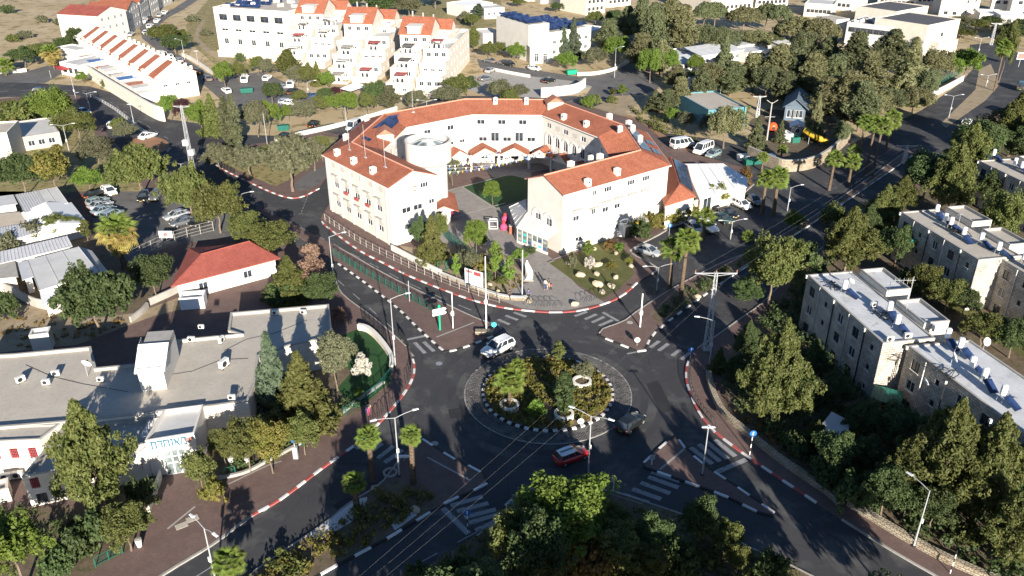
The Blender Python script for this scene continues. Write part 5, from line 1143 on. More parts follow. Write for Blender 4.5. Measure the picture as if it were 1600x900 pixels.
# terraced apartment houses stepping down the slope
def terrace(right_eave, label, hue):
    E_ = V2(G(right_eave[0], right_eave[1], 12.7)); v = Vector((.13, .99)); u = Vector((.99, -.13)); r = thing('terrace_house', label, 'apartment house', (E_.x, E_.y, 0))
    P = lambda a, b: E_ + u*a + v*b
    rd = random.Random(hue)
    def blk(a0, a1, b0, b1, z0, z1, nm='wall', win=True, rooftype=True, ws='two'):
        q = [P(a0, b0), P(a1, b0), P(a1, b1), P(a0, b1)]; W_ = {}
        if win:
            W_[0] = []
            for z in np.arange(z1-2.2, z0, -2.8): W_[0] += row(a1-a0, max(1, int((a1-a0)/2.4)), float(z), 1.2, 1.2, ws, .5)
            W_[1] = []
            for z in np.arange(z1-2.1, .5, -2.8): W_[1] += row(b1-b0, max(1, int((b1-b0)/4)), float(z), .7, .9, 'two', .7)
        walls(r, q, z0, z1, 'cream', W_, nm)
        if rooftype: flatroof(r, q, z1+.01, 'roofpale', 'cream', .9, .2, 'terrace_floor')
    # tall back part with gable, front eave 12.7
    blk(-8.6, 0, 0, 12.5, 0, 12.7, rooftype=False); gable(r, P(-8.7, 6.2), P(.1, 6.2), 12.5, 12.7, 16.2, 'tile', .3, 'roof', .2, 'cream')
    q = [P(-6.2, -.9), P(-2.6, -.9), P(-2.6, 2.6), P(-6.2, 2.6)]; MB().prism(q, 12.75, 14.6).build('dormer_wall', K['cream'], r, world=True); MB().prism([P(-6.5, -1), P(-2.3, -1), P(-2.3, 4.2), P(-6.5, 4.2)], 14.62, 14.8).build('dormer_roof', K['trim'], r, world=True)
    blk(-8, 3.4, 12.5, 19, 0, 12.0, rooftype=False); gable(r, P(-8, 15.7), P(3.4, 15.7), 6.6, 12.0, 14.2, 'tile', .2, 'roof', .2, 'cream'); blk(3.4, 6.2, 9, 26, 0, 9.6); blk(-7, 3.4, 19, 26, 0, 9.6); blk(0, 3.4, 7, 12.5, 0, 10.6)
    # terraces: two columns stepping down half a storey out of step
    for k, (b0, z) in enumerate(((-5, 9.8), (-10, 7.0), (-15, 4.2), (-20, 1.6))):
        blk(-1.0, 6.2, b0, b0+5 if k else 9, 0, z, 'terrace_wall', ws=('two', 'half')[k % 2])
        blk(-8.6, -1.6, b0-2.2, b0+3.4 if k else b0+5, 0, z-1.0, 'terrace_wall', ws=('half', 'two')[k % 2])
        if k < 3 or rd.random() < .5:
            for a, bb, zz in ((2.6, b0+2.4, z), (-5, b0+.4, z-1.0)):
                if rd.random() < .7:
                    c = P(a, bb); m = rd.choice(['redpaint', 'concrete', 'roofpale', 'darkroof', 'trim']); q = [P(a-1.6, bb-1.5), P(a+1.6, bb-1.5), P(a+1.6, bb+1.5), P(a-1.6, bb+1.5)]
                    MB().prism(q, zz+1.75, zz+1.87).build('pergola_roof', K[m], r, world=True)
                    for x in q: MB().tube((x.x, x.y, zz-.9), (x.x, x.y, zz+1.74), .07, n=4).build('pergola_post', K['trim'], r, world=True)
                    for i in range(5): x = q[0].lerp(q[1], (i+.5)/5); MB().obox((x.x, x.y), math.atan2(u.y, u.x), .26, .03, zz-.88, zz+.9).build('railing_panel', K['glass' if i % 2 else 'frame'], r, world=True)
    for i in range(3): x = P(-7+3*i, 9.5); MB().tube((x.x, x.y, 14), (x.x, x.y, 17.2 - .4*i), .25, n=6).build('chimney', K['concrete'], r, world=True)
    return r
terrace((672,53), 'right hand one of three stepped cream terrace houses behind the school', 1)
terrace((581,36), 'middle one of three stepped cream terrace houses behind the school', 2)
terrace((504,20), 'left hand one of three stepped cream terrace houses behind the school', 3)
# white flat roofed public buildings at the top
def solar_rows(root, A, d, n, L_, D_, z, k, mat='pv'):
    for i in range(k):
        y = D_*(i+.6)/(k+.2); a = A + d*(L_*.08) + n*y; b = A + d*(L_*.92) + n*y; c = b + n*1.3; e = a + n*1.3
        m = max(3, int((b-a).length/2.2))
        for j in range(m):
            p, q = a.lerp(b, j/m+.006), a.lerp(b, (j+1)/m-.006); p2, q2 = e.lerp(c, j/m+.006), e.lerp(c, (j+1)/m-.006)
            MB().add([(p.x, p.y, z), (q.x, q.y, z), (q2.x, q2.y, z+.8), (p2.x, p2.y, z+.8)], [(0,1,2,3)]).add([(p.x, p.y, z-.05), (q.x, q.y, z-.05), (q2.x, q2.y, z+.75), (p2.x, p2.y, z+.75)], [(3,2,1,0)]).build('solar_panel', K[mat], root, world=True)
r, A, d, n = fbox('public_building', 'big cream block with arched windows on the hillside at the top left', 'building', (343,78), (456,87), 30, 13.5, 'cream', 'roofgrey', [(5, 9.6, 3, 1.9, 'dark'), (5, 6.3, 2.4, .8, 'two'), (5, 2.2, 1.6, 1.8, 'two')], [(7, 3, .9, 8, 'lit')])
for i in range(16): c = A + d*(3+ (i*7 % 27)) + n*(3 + (i*11 % 26)); MB().obox(c, i, 1.1, .7, 13.2, 14.0 + .3*(i % 3)).build('roof_plant', K[['roofpale','concrete','ac'][i % 3]], r, world=True)
solar_rows(r, A, d, n, 16, 26, 13.4, 4)
r, A, d, n = fbox('public_building', 'white cubic hall with solar panel rows and wall lettering, top centre', 'building', (826,97), (857,93), 20, 11, 'plaster', 'roofgrey', None); solar_rows(r, A, d, n, (V2(G(857,93))-A).length, 20, 11.2, 5)
for k, (u, z) in enumerate(((3.4, 8.2), (2.2, 5.2), (2.6, 4.4))): o = glyphs(9, 4.2, .55, 20+k).build('lettering', K['greyink'], r, loc=(d.x*u + d.y*.05, d.y*u - d.x*.05, z), rz=math.atan2(d.y, d.x))
r, A, d, n = fbox('public_building', 'lower white hall with a solar panel roof right of the cubic hall', 'building', (858,96), (922,84), 22, 8.6, 'plaster', 'roofgrey', [(6, 2, 1.3, 1.2, 'two'), (6, 5, 1.3, 1, 'two')]); solar_rows(r, A, d, n, 20, 22, 8.8, 5)
fbox('entrance_lodge', 'small white entrance lodge with a green door below the cubic hall', 'building', (828,100), (862,98), 5, 5.0, 'plaster', 'trim', [(2, .6, 1.3, 2.4, 'door')])
fbox('public_building', 'white low block with a row of openings right of the solar roofed hall', 'building', (905,82), (945,68), 14, 5.5, 'plaster', 'white', [(6, 1.5, 1.1, 1.3, 'two')])
fbox('house', 'white and grey flat house on the slope above the terrace houses', 'house', (727,28), (770,22), 12, 4.5, 'plaster', 'white', [(3, 1.5, 1.1, 1.3, 'two')])
fbox('house', 'white flat house behind the dark cypress above the terrace houses', 'house', (757,30), (788,28), 9, 4, 'plaster', 'roofpale', [(3, 1.3, 1, 1.2, 'two')])
fbox('garden_house', 'cream garden house beside the cubic white hall', 'house', (755,75), (780,73), 9, 4.6, 'cream', 'trim', None)
for i, (a, b, z, D_, lb) in enumerate((((880,14),(912,12),10,20,'long white town block at the top edge beyond the solar halls'),((915,24),(945,20),8,16,'white town block with a pale tower at the top edge'),((948,12),(985,8),9,20,'white flat town block behind the tall pines at the top edge'),((845,6),(880,4),8,16,'grey white town block at the top edge left of the long one'),((800,2),(838,2),7,12,'low white town house at the top edge'),
    ((1110,22),(1175,16),5.5,30,'bright white sports hall roof seen between umbrella pines at the top'),((1180,12),(1230,10),6,30,'white hall roof right of the sports hall at the top'),((1255,25),(1300,28),5,14,'beige school hut at the top right of the umbrella pines'),((1290,14),(1330,18),6,20,'white school hall at the top edge with clerestory windows'),((1370,10),(1430,14),9,20,'cream town house block at the top edge with terraces'),((1430,8),(1470,8),6,16,'cream house at the top edge right of the town block'))):
    fbox('town_block', lb, 'building', a, b, D_, z, ('plaster', 'cream')[i % 2], ('roofpale', 'white')[i % 3 == 0], [(max(3, int((b[0]-a[0])/7)), 1.5 + 2.8*k, 1.4, 1.3, 'dark') for k in range(max(1, int(z/3)))])
for i, (a, b, z, lb) in enumerate((((1466,26),(1500,28),9,'white cubic villa with two dark windows at the top right'),((1500,26),(1528,20),7,'lower white wing beside the cubic villa at the top right'),((1545,24),(1575,26),7,'grey white house behind trees at the top right'),((1575,30),(1620,32),8,'white house in the top right corner'),((1528,36),(1570,38),3.5,'low white house roof between villas at the top right'),((1560,42),(1610,44),4,'low white wall house below the corner house at the top right'))):
    fbox('villa', lb, 'house', a, b, 12, z, 'plaster', 'white', [(2, z-2.4, 1.5, 1.3, 'dark'), (2, 1.0, 1.4, 1.2, 'dark')])
# schools in the grove on the right
r, A, d, n = fbox('school_block', 'white school block with dark cluttered roof in the grove at the top right', 'school', (1318,70), (1412,82), 16, 7.5, 'roofpale', 'darkroof', [(9, 4.4, 2.4, 1.6, 'dark')])
for i in range(26): c = A + d*(2+(i*5.3 % 20)) + n*(2+(i*3.7 % 13)); MB().obox(c, .3, .9, .5, 7.1, 7.9 + .2*(i % 3)).build('roof_plant', K[['ac', 'roofpale', 'concrete'][i % 3]], r, world=True)
fbox('school_block', 'cream end wing with bright wall at the right of the grove schools', 'school', (1440,88), (1490,76), 18, 9.5, 'cream', 'darkroof', [(1, 5, 1.6, 1.3, 'dark')])
fbox('school_block', 'bright lower step of the cream end wing among trees', 'school', (1462,90), (1492,84), 6, 4.5, 'cream', 'trim', None)
fbox('school_block', 'pale school block with a slanting end wall behind the cluttered roof', 'school', (1395,52), (1444,42), 16, 7.5, 'cream', 'darkroof', [(3, 3, 1.5, 1.3, 'dark')])
fbox('school_block', 'white school stair block left of the cluttered roof', 'school', (1302,64), (1322,62), 10, 7, 'plaster', 'roofgrey', None)
for i, (a, b, D_, z, lb) in enumerate((((1050,108),(1095,100),10,3.2,'white flat hut roof at the left of the grove huts'),((1095,104),(1160,94),9,3.2,'long white hut roof in the middle of the grove huts'),((1130,92),(1205,80),9,3.2,'long white hut roof at the back of the grove huts'),((1062,116),(1100,110),7,2.8,'small grey white hut in front of the grove huts'),((1165,98),(1200,92),8,3,'blue white hut roof shaded by the grove trees'),((1215,84),(1252,80),8,3,'white hut roof at the right of the grove huts'))):
    fbox('grove_hut', lb, 'hut', a, b, D_, z, 'plaster', 'roofwhite', [(max(2, int((b[0]-a[0])/12)), 1, 1.2, 1.2, 'two')], tilt=.8 if i % 2 else None)
fbox('marquee', 'small white marquee between dark trees in the grove', 'marquee', (1354,140), (1376,136), 6, 2.6, 'white', 'white', None, tilt=.9)
# row of terraced houses by the left junction
A = V2((-82.6, 220.6)); B = V2((-128, 276)); d = (B-A).normalized(); n = Vector((d.y, -d.x)); rw = thing('row_houses', 'long row of white houses with striped red roofs at the upper left', 'row house', (A.x, A.y, 0))
LR = (B-A).length; W0 = -10.5
q = [A, B, B + n*10.5*-1, A + n*10.5*-1]; q = ccw([A, B, B - n*10.5, A - n*10.5])
walls(rw, q, 0, 6.2, 'plaster', {i: row(seglen(q[i], q[(i+1) % 4]), 18 if seglen(q[i], q[(i+1) % 4]) > 30 else 3, 3.4, 1.1, 1.2, 'half') for i in range(4)}, 'wall')
mid0, mid1 = A - n*5.25, B - n*5.25
k = 16
for i in range(k):
    a = mid0.lerp(mid1, i/k); b = mid0.lerp(mid1, (i+1)/k); red = i % 2 == 0
    t0, t1 = (.04, .62) if red else (0, 1)
    for s in (1, -1):
        P0, P1 = a + n*(5.6*s), b + n*(5.6*s); zz = 9.2 if True else 0
        if red:
            c0, c1 = a.lerp(b, .02), a.lerp(b, .98); e0, e1 = c0 + n*5.7*s, c1 + n*5.7*s; shed(rw, [(e0.x, e0.y, 6.15), (e1.x, e1.y, 6.15), (c1.x, c1.y, 9.3), (c0.x, c0.y, 9.3)] if s < 0 else [(e1.x, e1.y, 6.15), (e0.x, e0.y, 6.15), (c0.x, c0.y, 9.3), (c1.x, c1.y, 9.3)], .2, 'tile')
        else:
            e0, e1 = a + n*5.3*s, b + n*5.3*s; shed(rw, [(e0.x, e0.y, 6.5), (e1.x, e1.y, 6.5), (b.x, b.y, 9.6), (a.x, a.y, 9.6)] if s < 0 else [(e1.x, e1.y, 6.5), (e0.x, e0.y, 6.5), (a.x, a.y, 9.6), (b.x, b.y, 9.6)], .5, 'trim', 'party_roof')
for a in (mid0, mid1): e0, e1 = a + n*5.25, a - n*5.25; MB().prism([e0 + d*.3, e0 - d*.02, e1 - d*.02, e1 + d*.3] if a == mid0 else [e0 + d*.02, e0 - d*.3, e1 - d*.3, e1 + d*.02], 6.1, 6.3).build('gable_band', K['plaster'], rw, world=True); MB().add([(e0.x-d.x*.01, e0.y-d.y*.01, 6.2), (e1.x-d.x*.01, e1.y-d.y*.01, 6.2), (a.x-d.x*.01, a.y-d.y*.01, 9.4)], [(0,1,2) if a == mid0 else (2,1,0)]).build('gable_wall', K['plaster'], rw, world=True)
for i in range(1, 17): a = A.lerp(B, i/17); [MB().obox(a + n*s_, math.atan2(n.y, n.x), .35, .12, 0, 7.0).build('party_wall', K['cream'], rw, world=True) for s_ in (.35, -10.85)]
sgn = 1 if (V2(G(200,190)) - A).dot(n) > 0 else -1
for i in range(18):
    a = A.lerp(B, i/18); b = A.lerp(B, (i+.92)/18); o1 = n*(sgn*(10.5*0)); f = n*sgn
    base = A if ((A + f) - (mid0)).length > ((A - f) - mid0).length else None
    zt = 3.2 if i % 3 else 2.7; p0 = a if base is not None else a - n*10.5; p1 = b if base is not None else b - n*10.5
    qq = ccw([p0 + f*.05, p1 + f*.05, p1 + f*4.4, p0 + f*4.4]); MB().prism(qq, 0, zt).build('porch_wall', K['plaster'], rw, world=True); MB().prism(poly_off(qq, -.05), zt+.01, zt+.13).build('porch_roof', K[['trim','roofpale','tiledark','trim','bluecloth','trim','concrete'][i % 7]], rw, world=True)
# houses up the street
for i, (a, b, z, D_, lb) in enumerate((((160,68),(204,56),11,16,'tall white end house with a dark red roof up the left street'),((205,52),(222,40),10,14,'second white house with a red roof up the left street'),((224,38),(236,28),10,14,'third white house up the left street'),((238,26),(250,18),10,14,'fourth white house up the left street'),((250,14),(270,4),10,14,'last white house up the left street'))):
    A_, B_ = V2(G(*a)), V2(G(*b)); dd = (B_-A_).normalized(); nn = Vector((-dd.y, dd.x)); r = thing('street_house', lb, 'house', (A_.x, A_.y, 0)); q = [A_, B_, B_ + nn*D_, A_ + nn*D_]
    walls(r, q, 0, z-2, 'plaster', {0: [w for k in range(3) for w in row((B_-A_).length, 4, 1.2+2.8*k, 1, 1.1, 'two')], 1: [w for k in range(3) for w in row(D_, 3, 1.2+2.8*k, 1, 1.1, 'dark')]}); gable(r, (A_+B_)/2, (A_+B_)/2 + nn*D_, (B_-A_).length, z-2, z, 'tile' if i else 'tilered', .2, wallmat='plaster')
fbox('terrace_annexe', 'low white annexe below the tall white end house', 'house', (150,82), (172,76), 8, 5, 'plaster', 'trim', [(2, 1.5, 1, 1.2, 'two')])
fbox('shop', 'white flat roofed shop beside the side road at the left', 'shop', (97,116), (128,122), 14, 3.6, 'plaster', 'roofpale', [(3, .8, 1.6, 1.6, 'dark')])
fbox('shop', 'grey white higher block behind the flat roofed shop', 'shop', (126,105), (150,100), 10, 5, 'plaster', 'roofpale', None)
ra = thing('awning', 'red car cover awning beside the white shop', 'awning', tuple(G(88,121))); ra.location.z = 0
p = V2(G(80,122)); q = V2(G(98,119)); awning(ra, p + Vector((0, 3)), q + Vector((0, 3)), 4, 2.6, 'red', 4, .5)
for v in (p, q): MB().tube((v.x, v.y, 0), (v.x, v.y, 2.2), .06, n=4).build('post', K['steel'], ra, world=True)
ya = thing('parasol', 'yellow parasol in the front gardens of the row houses', 'parasol', tuple(G(157,114))); ya.location.z = 0
MB().tube((0,0,0),(0,0,2.5),.05,n=5).build('pole', K['steel'], ya); MB().lathe([(2.2,2.2),(1.1,2.6),(0.02,2.9)], 8).build('canopy', K['yellow'], ya)
wc = thing('car_port', 'white tilted canopy with red sides below the terrace houses', 'canopy', tuple(G(552,140))); wc.location.z = 0
p = [G(532,138,2.6), G(556,128,3.0), G(572,134,2.6), G(548,142,2.2)]; shed(wc, p[::-1] if (V2(p[1])-V2(p[0])).cross(V2(p[2])-V2(p[1])) < 0 else p, .1, 'white'); [MB().tube((v.x, v.y, 0), (v.x, v.y, v.z-.1), .06, n=4).build('post', K['redpaint'], wc, world=True) for v in p]
# walls
def wall(name, label, pp, h, w, mat, z=.0, cat='wall', cap=None, closed=False):
    pts = sm(PTS(*pp), 4) if len(pp) > 2 else [V2(p) for p in PTS(*pp)]; a = off(pts, w/2); b = off(pts, -w/2); r = thing(name, label, cat, (pts[0].x, pts[0].y, 0))
    MB().prism(a + b[::-1], z, h).build('body', K[mat], r, world=True)
    if cap: a = off(pts, w/2+.06); b = off(pts, -w/2-.06); MB().prism(a + b[::-1], h+.003, h+.09).build('coping', K[cap], r, world=True)
    return r
wall('retaining_wall', 'long cream retaining wall under the row houses by the left junction', ((135,118),(160,135),(200,160),(240,184),(258,190)), 3.4, .4, 'cream', cap='trim')
wall('stone_wall', 'low rubble wall along the pavement in the lower right', ((1106,588),(1112,615),(1130,650),(1170,684),(1220,724),(1290,772),(1310,790)), .75, .5, 'rubble', cap='rubble')
wall('stone_wall', 'second stretch of low rubble wall past the gap in the lower right', ((1324,790),(1360,812),(1420,848),(1480,880),(1560,915)), .75, .5, 'rubble', cap='rubble')
wall('playground_wall', 'tall pale stone wall curving round the playground corner', ((1168,246),(1205,262),(1225,268),(1255,266),(1280,258),(1305,240),(1326,220)), 2.4, .4, 'rubble', cap='concrete')
wall('garden_wall', 'buttressed cream wall of the school car park', ((1075,336),(1100,326),(1130,312),(1157,296)), 2.2, .3, 'cream', cap='trim')
wall('garden_wall', 'low white wall along the school yard ramp', ((612,392),(650,412),(690,432)), 1.1, .25, 'plaster')
wall('garden_wall', 'low stone wall curving along the front garden of the school', ((690,432),(740,452),(780,466),(812,470),(826,468)), .6, .4, 'rubble', cap='trim')
wall('lot_wall', 'white curved wall below the upper car park', ((845,152),(870,150),(900,145),(914,136)), 2.4, .4, 'plaster', cap='trim')
wall('lot_wall', 'white low wall between the upper car park and its road', ((770,110),(800,116),(828,121)), .8, .3, 'plaster')
wall('verge_wall', 'pale wall bounding the trees beside the upper road', ((902,118),(930,117),(960,110),(982,98)), .9, .35, 'cream', cap='trim')
wall('verge_wall', 'pale low wall behind the school along the back street', ((430,222),(470,212),(515,202),(560,190),(620,172)), .9, .35, 'cream', cap='trim')
wall('verge_wall', 'white wall along the street of parked cars at the upper left', ((285,88),(300,95),(320,108),(342,124)), 1.2, .3, 'plaster')
wall('school_fence_wall', 'white wall with red panel beside the right hand boulevard', ((1435,160),(1455,152),(1480,140),(1505,126)), 1.6, .3, 'plaster')
wall('boundary_wall', 'grey panel wall round the dry slope at the left', ((-30,440),(20,462),(60,482),(105,487)), 1.6, .2, 'concrete')
wall('boundary_wall', 'pale kerb wall beside the clinic access road', ((205,505),(222,492),(232,482)), 1.0, .3, 'concrete')
wall('boundary_wall', 'grey block wall behind the container by the red roofed house', ((235,478),(262,466),(282,456)), 1.2, .25, 'concrete')
wall('lawn_wall', 'cream stone wall round the dark lawn of the clinic', ((560,516),(575,520),(592,535),(611,562),(612,582)), .9, .4, 'cream', cap='trim')
wall('ramp_wall', 'pale curved wall beside the clinic entrance path', ((252,738),(250,755),(240,780),(233,802)), .9, .3, 'plaster')
wall('boundary_wall', 'low stone kerb wall below the clinic garden', ((330,752),(380,742),(420,722),(470,695),(520,660),(560,628),(600,600)), .45, .3, 'concrete')
wall('far_wall', 'pale wall with gate posts at the far left road', ((-20,116),(20,114),(42,112)), 1.0, .3, 'plaster')
wall('far_wall', 'white wall below the hillside block at the top left', ((342,88),(400,92),(455,100)), 2.0, .4, 'cream')
# ------------------------------------------------------------------ vehicles
def loft(sections):
    """skin through cross sections (each a list of points), capped at both ends"""
    mb = MB(); n = len(sections[0]); vs = [p for s in sections for p in s]; fs = []
    for k in range(len(sections)-1):
        for i in range(n): j = (i+1) % n; fs.append((k*n+i, k*n+j, (k+1)*n+j, (k+1)*n+i))
    fs += [tuple(range(n-1, -1, -1)), tuple(range((len(sections)-1)*n, len(sections)*n))]
    return mb.add(vs, fs)
def sect(x, zb, zt, w, sh=.0):
    """body section: sill, widest line, shoulder, top"""
    zm = zb + (zt-zb)*.55; return [(x, -w*.9, zb), (x, w*.9, zb), (x, w, zm), (x, w*.97, zt-.06), (x, w*.86, zt), (x, -w*.86, zt), (x, -w*.97, zt-.06), (x, -w, zm)]
CARS = {}
def wheel_meshes(r, w):
    t = MB(); n = 16; pr = [(r*.62, -w/2), (r*.95, -w/2), (r, -w*.3), (r, w*.3), (r*.95, w/2), (r*.62, w/2)]
    vs = []
    for rr, y in pr:
        for i in range(n): a = 2*math.pi*i/n; vs.append((rr*math.cos(a), y, rr*math.sin(a)))
    t.add(vs, [(k*n+i, (k+1)*n+i, (k+1)*n+(i+1) % n, k*n+(i+1) % n) for k in range(5) for i in range(n)]); tyre = t.mesh('tyre', K['rubber'])
    m = MB(); m.tube((0, -w*.36, 0), (0, w*.36, 0), r*.6, n=14)
    for i in range(5): a = 2*math.pi*i/5; m.tube((0, -w*.44, 0), (r*.56*math.cos(a), -w*.4, r*.56*math.sin(a)), .05, .035, 4); m.tube((0, w*.44, 0), (r*.56*math.cos(a), w*.4, r*.56*math.sin(a)), .05, .035, 4)
    return tyre, m.mesh('rim', K['rim'])
WH = wheel_meshes(.33, .21)
SPEC = {  # length, width, body stations (x, z bottom, z top, half width), glasshouse base x0 x1, roof x0 x1, belt z, roof z
 'hatch': (4.1, [( -2.03,.42,.72,.70),(-1.98,.28,.92,.82),(-1.3,.2,.98,.87),(0,.2,.95,.88),(.85,.2,.93,.87),(1.5,.22,.84,.84),(1.95,.3,.70,.76),(2.05,.38,.58,.68)], (-1.92,1.15), (-1.55,.25), .93, 1.48),
 'suv': (4.6, [(-2.28,.48,.85,.76),(-2.22,.34,1.08,.88),(-1.4,.26,1.12,.92),(0,.26,1.1,.93),(.9,.26,1.08,.92),(1.7,.28,1.0,.89),(2.2,.36,.82,.82),(2.3,.45,.68,.72)], (-2.18,1.15), (-1.9,.35), 1.08, 1.72),
 'sedan': (4.5, [(-2.23,.42,.72,.72),(-2.15,.28,.92,.82),(-1.4,.2,.96,.87),(0,.2,.93,.88),(.95,.2,.91,.87),(1.6,.22,.82,.84),(2.1,.3,.68,.76),(2.22,.38,.56,.68)], (-1.75,1.2), (-.95,.3), .92, 1.42),
 'van': (5.1, [(-2.53,.5,1.0,.80),(-2.5,.34,1.22,.92),(-1.4,.28,1.24,.95),(0,.28,1.22,.95),(1.2,.28,1.2,.94),(1.9,.3,1.12,.90),(2.4,.38,.9,.84),(2.55,.5,.75,.74)], (-2.48,1.95), (-2.4,1.1), 1.2, 2.15),
}
def car_proto(kind):
    Lc, st, (g0, g1), (r0, r1), zb, zr = SPEC[kind]; o = thing('parked_car', 'x', 'car')
    body = loft([sect(*s) for s in st]).mesh('body', K['car_white'], True); 
    for p in body.polygons: p.use_smooth = len(p.vertices) == 4
    inst(body, 'body', o)
    wb = st[3][3]*.93; wr = st[3][3]*.74
    # glasshouse: windscreen, rear window and one window band per side, between pillars
    bl = [(g0, zb-.03), (g1, zb-.05)]; a, b, c, d = (g0, wb), (g1, wb), (r1, wr), (r0, wr)
    core = loft([[(g0, -wb*.97, zb-.1), (g0, wb*.97, zb-.1), (r0, wr*.96, zr-.04), (r0, -wr*.96, zr-.04)], [(g1, -wb*.97, zb-.1), (g1, wb*.97, zb-.1), (r1, wr*.96, zr-.04), (r1, -wr*.96, zr-.04)]])
    inst(core.mesh('windows', K['glass']), 'window', o)
    roof = loft([[(r0-.04, -wr*.97, zr-.07), (r0-.04, wr*.97, zr-.07), (r0+.08, wr*.9, zr), (r0+.08, -wr*.9, zr)], [((r0+r1)/2, -wr, zr-.05), ((r0+r1)/2, wr, zr-.05), ((r0+r1)/2, wr*.9, zr+.05), ((r0+r1)/2, -wr*.9, zr+.05)], [(r1+.05, -wr*.97, zr-.07), (r1+.05, wr*.97, zr-.07), (r1-.08, wr*.9, zr), (r1-.08, -wr*.9, zr)]]); inst(roof.mesh('roof', K['car_white']), 'roof', o)
    pm = MB(); mids = [.38, .72] if kind != 'van' else [.3, .55, .78]
    for s in (1, -1):
        P0 = lambda t: Vector((g0 + (g1-g0)*t, s*wb*.985, zb-.06)); P1 = lambda t: Vector((r0 + (r1-r0)*t, s*wr*.985, zr-.05))
        for t in [0, 1] + mids: pm.tube(P0(t), P1(t), .055 if t in (0, 1) else .04, n=4)
    tag(inst(pm.mesh('pillars', K['car_white']), 'pillars', o), kind=None)
    wx = Lc*.31
    for x in (wx, -wx):
        for y in (st[3][3]-.1, -st[3][3]+.1):
            w = inst(WH[0], 'wheel', o, (x, y, .33)); inst(WH[1], 'rim', w)
    f, r_ = st[-1], st[0]
    hl = MB().box(f[0]-.24, -.13, 0, f[0]-.02, .13, .14).mesh('headlight', K['lamp_clear']); tl = MB().box(r_[0]+.0, -.11, 0, r_[0]+.14, .11, .24).mesh('taillight', K['lamp_red'])
    for y in (.52, -.52): inst(hl, 'headlight', o, (0, y*f[3]/.68, f[2]-.02)); inst(tl, 'taillight', o, (-.03, y*r_[3]/.62, r_[2]-.12))
    inst(MB().box(r_[0]-.03, -.26, 0, r_[0]+.02, .26, .12).mesh('number_plate', K['yellow']), 'number_plate', o, (0, 0, .5)); inst(MB().box(f[0]-.03, -.26, 0, f[0]+.02, .26, .11).mesh('number_plate', K['yellow']), 'number_plate', o, (0, 0, .42))
    inst(MB().box(f[0]-.12, -.42, .36, f[0]+.0, .42, .5).mesh('grille', K['darkmetal']), 'grille', o)
    mi = MB().box(-.09, -.12, 0, .09, .12, .14).mesh('mirror', K['car_white']); 
    for s in (1, -1): inst(mi, 'mirror', o, (g1-.25, s*(wb+.12), zb+.02))
    return o
def car(kind, px, py, tx, ty, paint, label, name='parked_car', roofp=None, group=None, s=1.0, z=.13, cat='car'):
    """car standing at pixel px, py with its nose towards pixel tx, ty"""
    if kind not in CARS: o = CARS[kind] = car_proto(kind)
    else: o = copy_tree(CARS[kind])
    p = G(px, py); q = G(tx, ty); o.name = name; o.location = (p.x, p.y, z); o.rotation_euler = (0, 0, math.atan2(q.y-p.y, q.x-p.x)); o.scale = (s, s, s)
    o['label'] = label; o['category'] = cat
    if group: o['group'] = group
    elif 'group' in o: del o['group']
    for c in o.children:
        b = c.name.split('.')[0]
        if b in ('body', 'roof', 'pillars', 'mirror'):
            sl = c.material_slots[0]; sl.link = 'OBJECT'; sl.material = K['car_' + (roofp if roofp and b == 'roof' else paint)]
    return o
c = car('suv', 778, 550, 752, 562, 'white', 'white sport utility car entering the roundabout at its upper left', 'moving_car', z=.03)
rk = MB(); [rk.tube((-1.6, y, 1.79), (.1, y, 1.79), .03, n=4) for y in (.62, -.62)]; rk.build('roof_rail', K['steel'], c)
car('hatch', 985, 667, 1006, 650, 'black', 'black hatchback driving round the right side of the roundabout', 'moving_car', z=.03)
c = car('hatch', 892, 718, 918, 708, 'red', 'small red car with striped white roof below the roundabout', 'moving_car', roofp='white', s=.95, z=.01)
[MB().box(-1.4, y-.13, 1.535, .2, y+.13, 1.55).build('roof_stripe', K['car_grey'], c) for y in (.0,)]
car('hatch', 822, 790, 800, 800, 'grey', 'grey car half hidden under the tree at the bottom road edge', 'moving_car', z=.01)
car('sedan', 1012, 398, 1032, 404, 'silver', 'silver car parked alone beside the garden lawn of the school')
g = 'cars in the school car park'
car('hatch', 1158, 325, 1176, 333, 'white', 'white hatchback parked beside the school car park wall', group=g); car('sedan', 1176, 318, 1190, 326, 'grey', 'dark grey car parked behind the white hatchback in the school car park', group=g)
car('sedan', 1136, 338, 1152, 346, 'black', 'black saloon parked in front of the white hatchback in the school car park', group=g); car('sedan', 1128, 347, 1146, 355, 'green', 'dark green car parked next to the black saloon in the school car park', group=g)
car('suv', 1104, 360, 1122, 370, 'white', 'white car parked under the palm in the school car park', group=g); car('hatch', 1084, 362, 1098, 372, 'silver', 'pale blue car beside the hedge at the near end of the school car park', group=g)
g = 'vehicles behind the school'
car('van', 1066, 231, 1084, 228, 'white', 'white minibus parked behind the school, left one of the pair', 'parked_minibus', group=g, z=.02, s=1.1, cat='minibus'); car('van', 1098, 239, 1084, 245, 'white', 'white minibus parked behind the school, right one of the pair', 'parked_minibus', group=g, z=.02, s=1.1, cat='minibus')
car('hatch', 1114, 245, 1104, 249, 'teal', 'grey blue hatchback parked beside the right minibus', group=g, z=.02)
g = 'cars in the left car park'
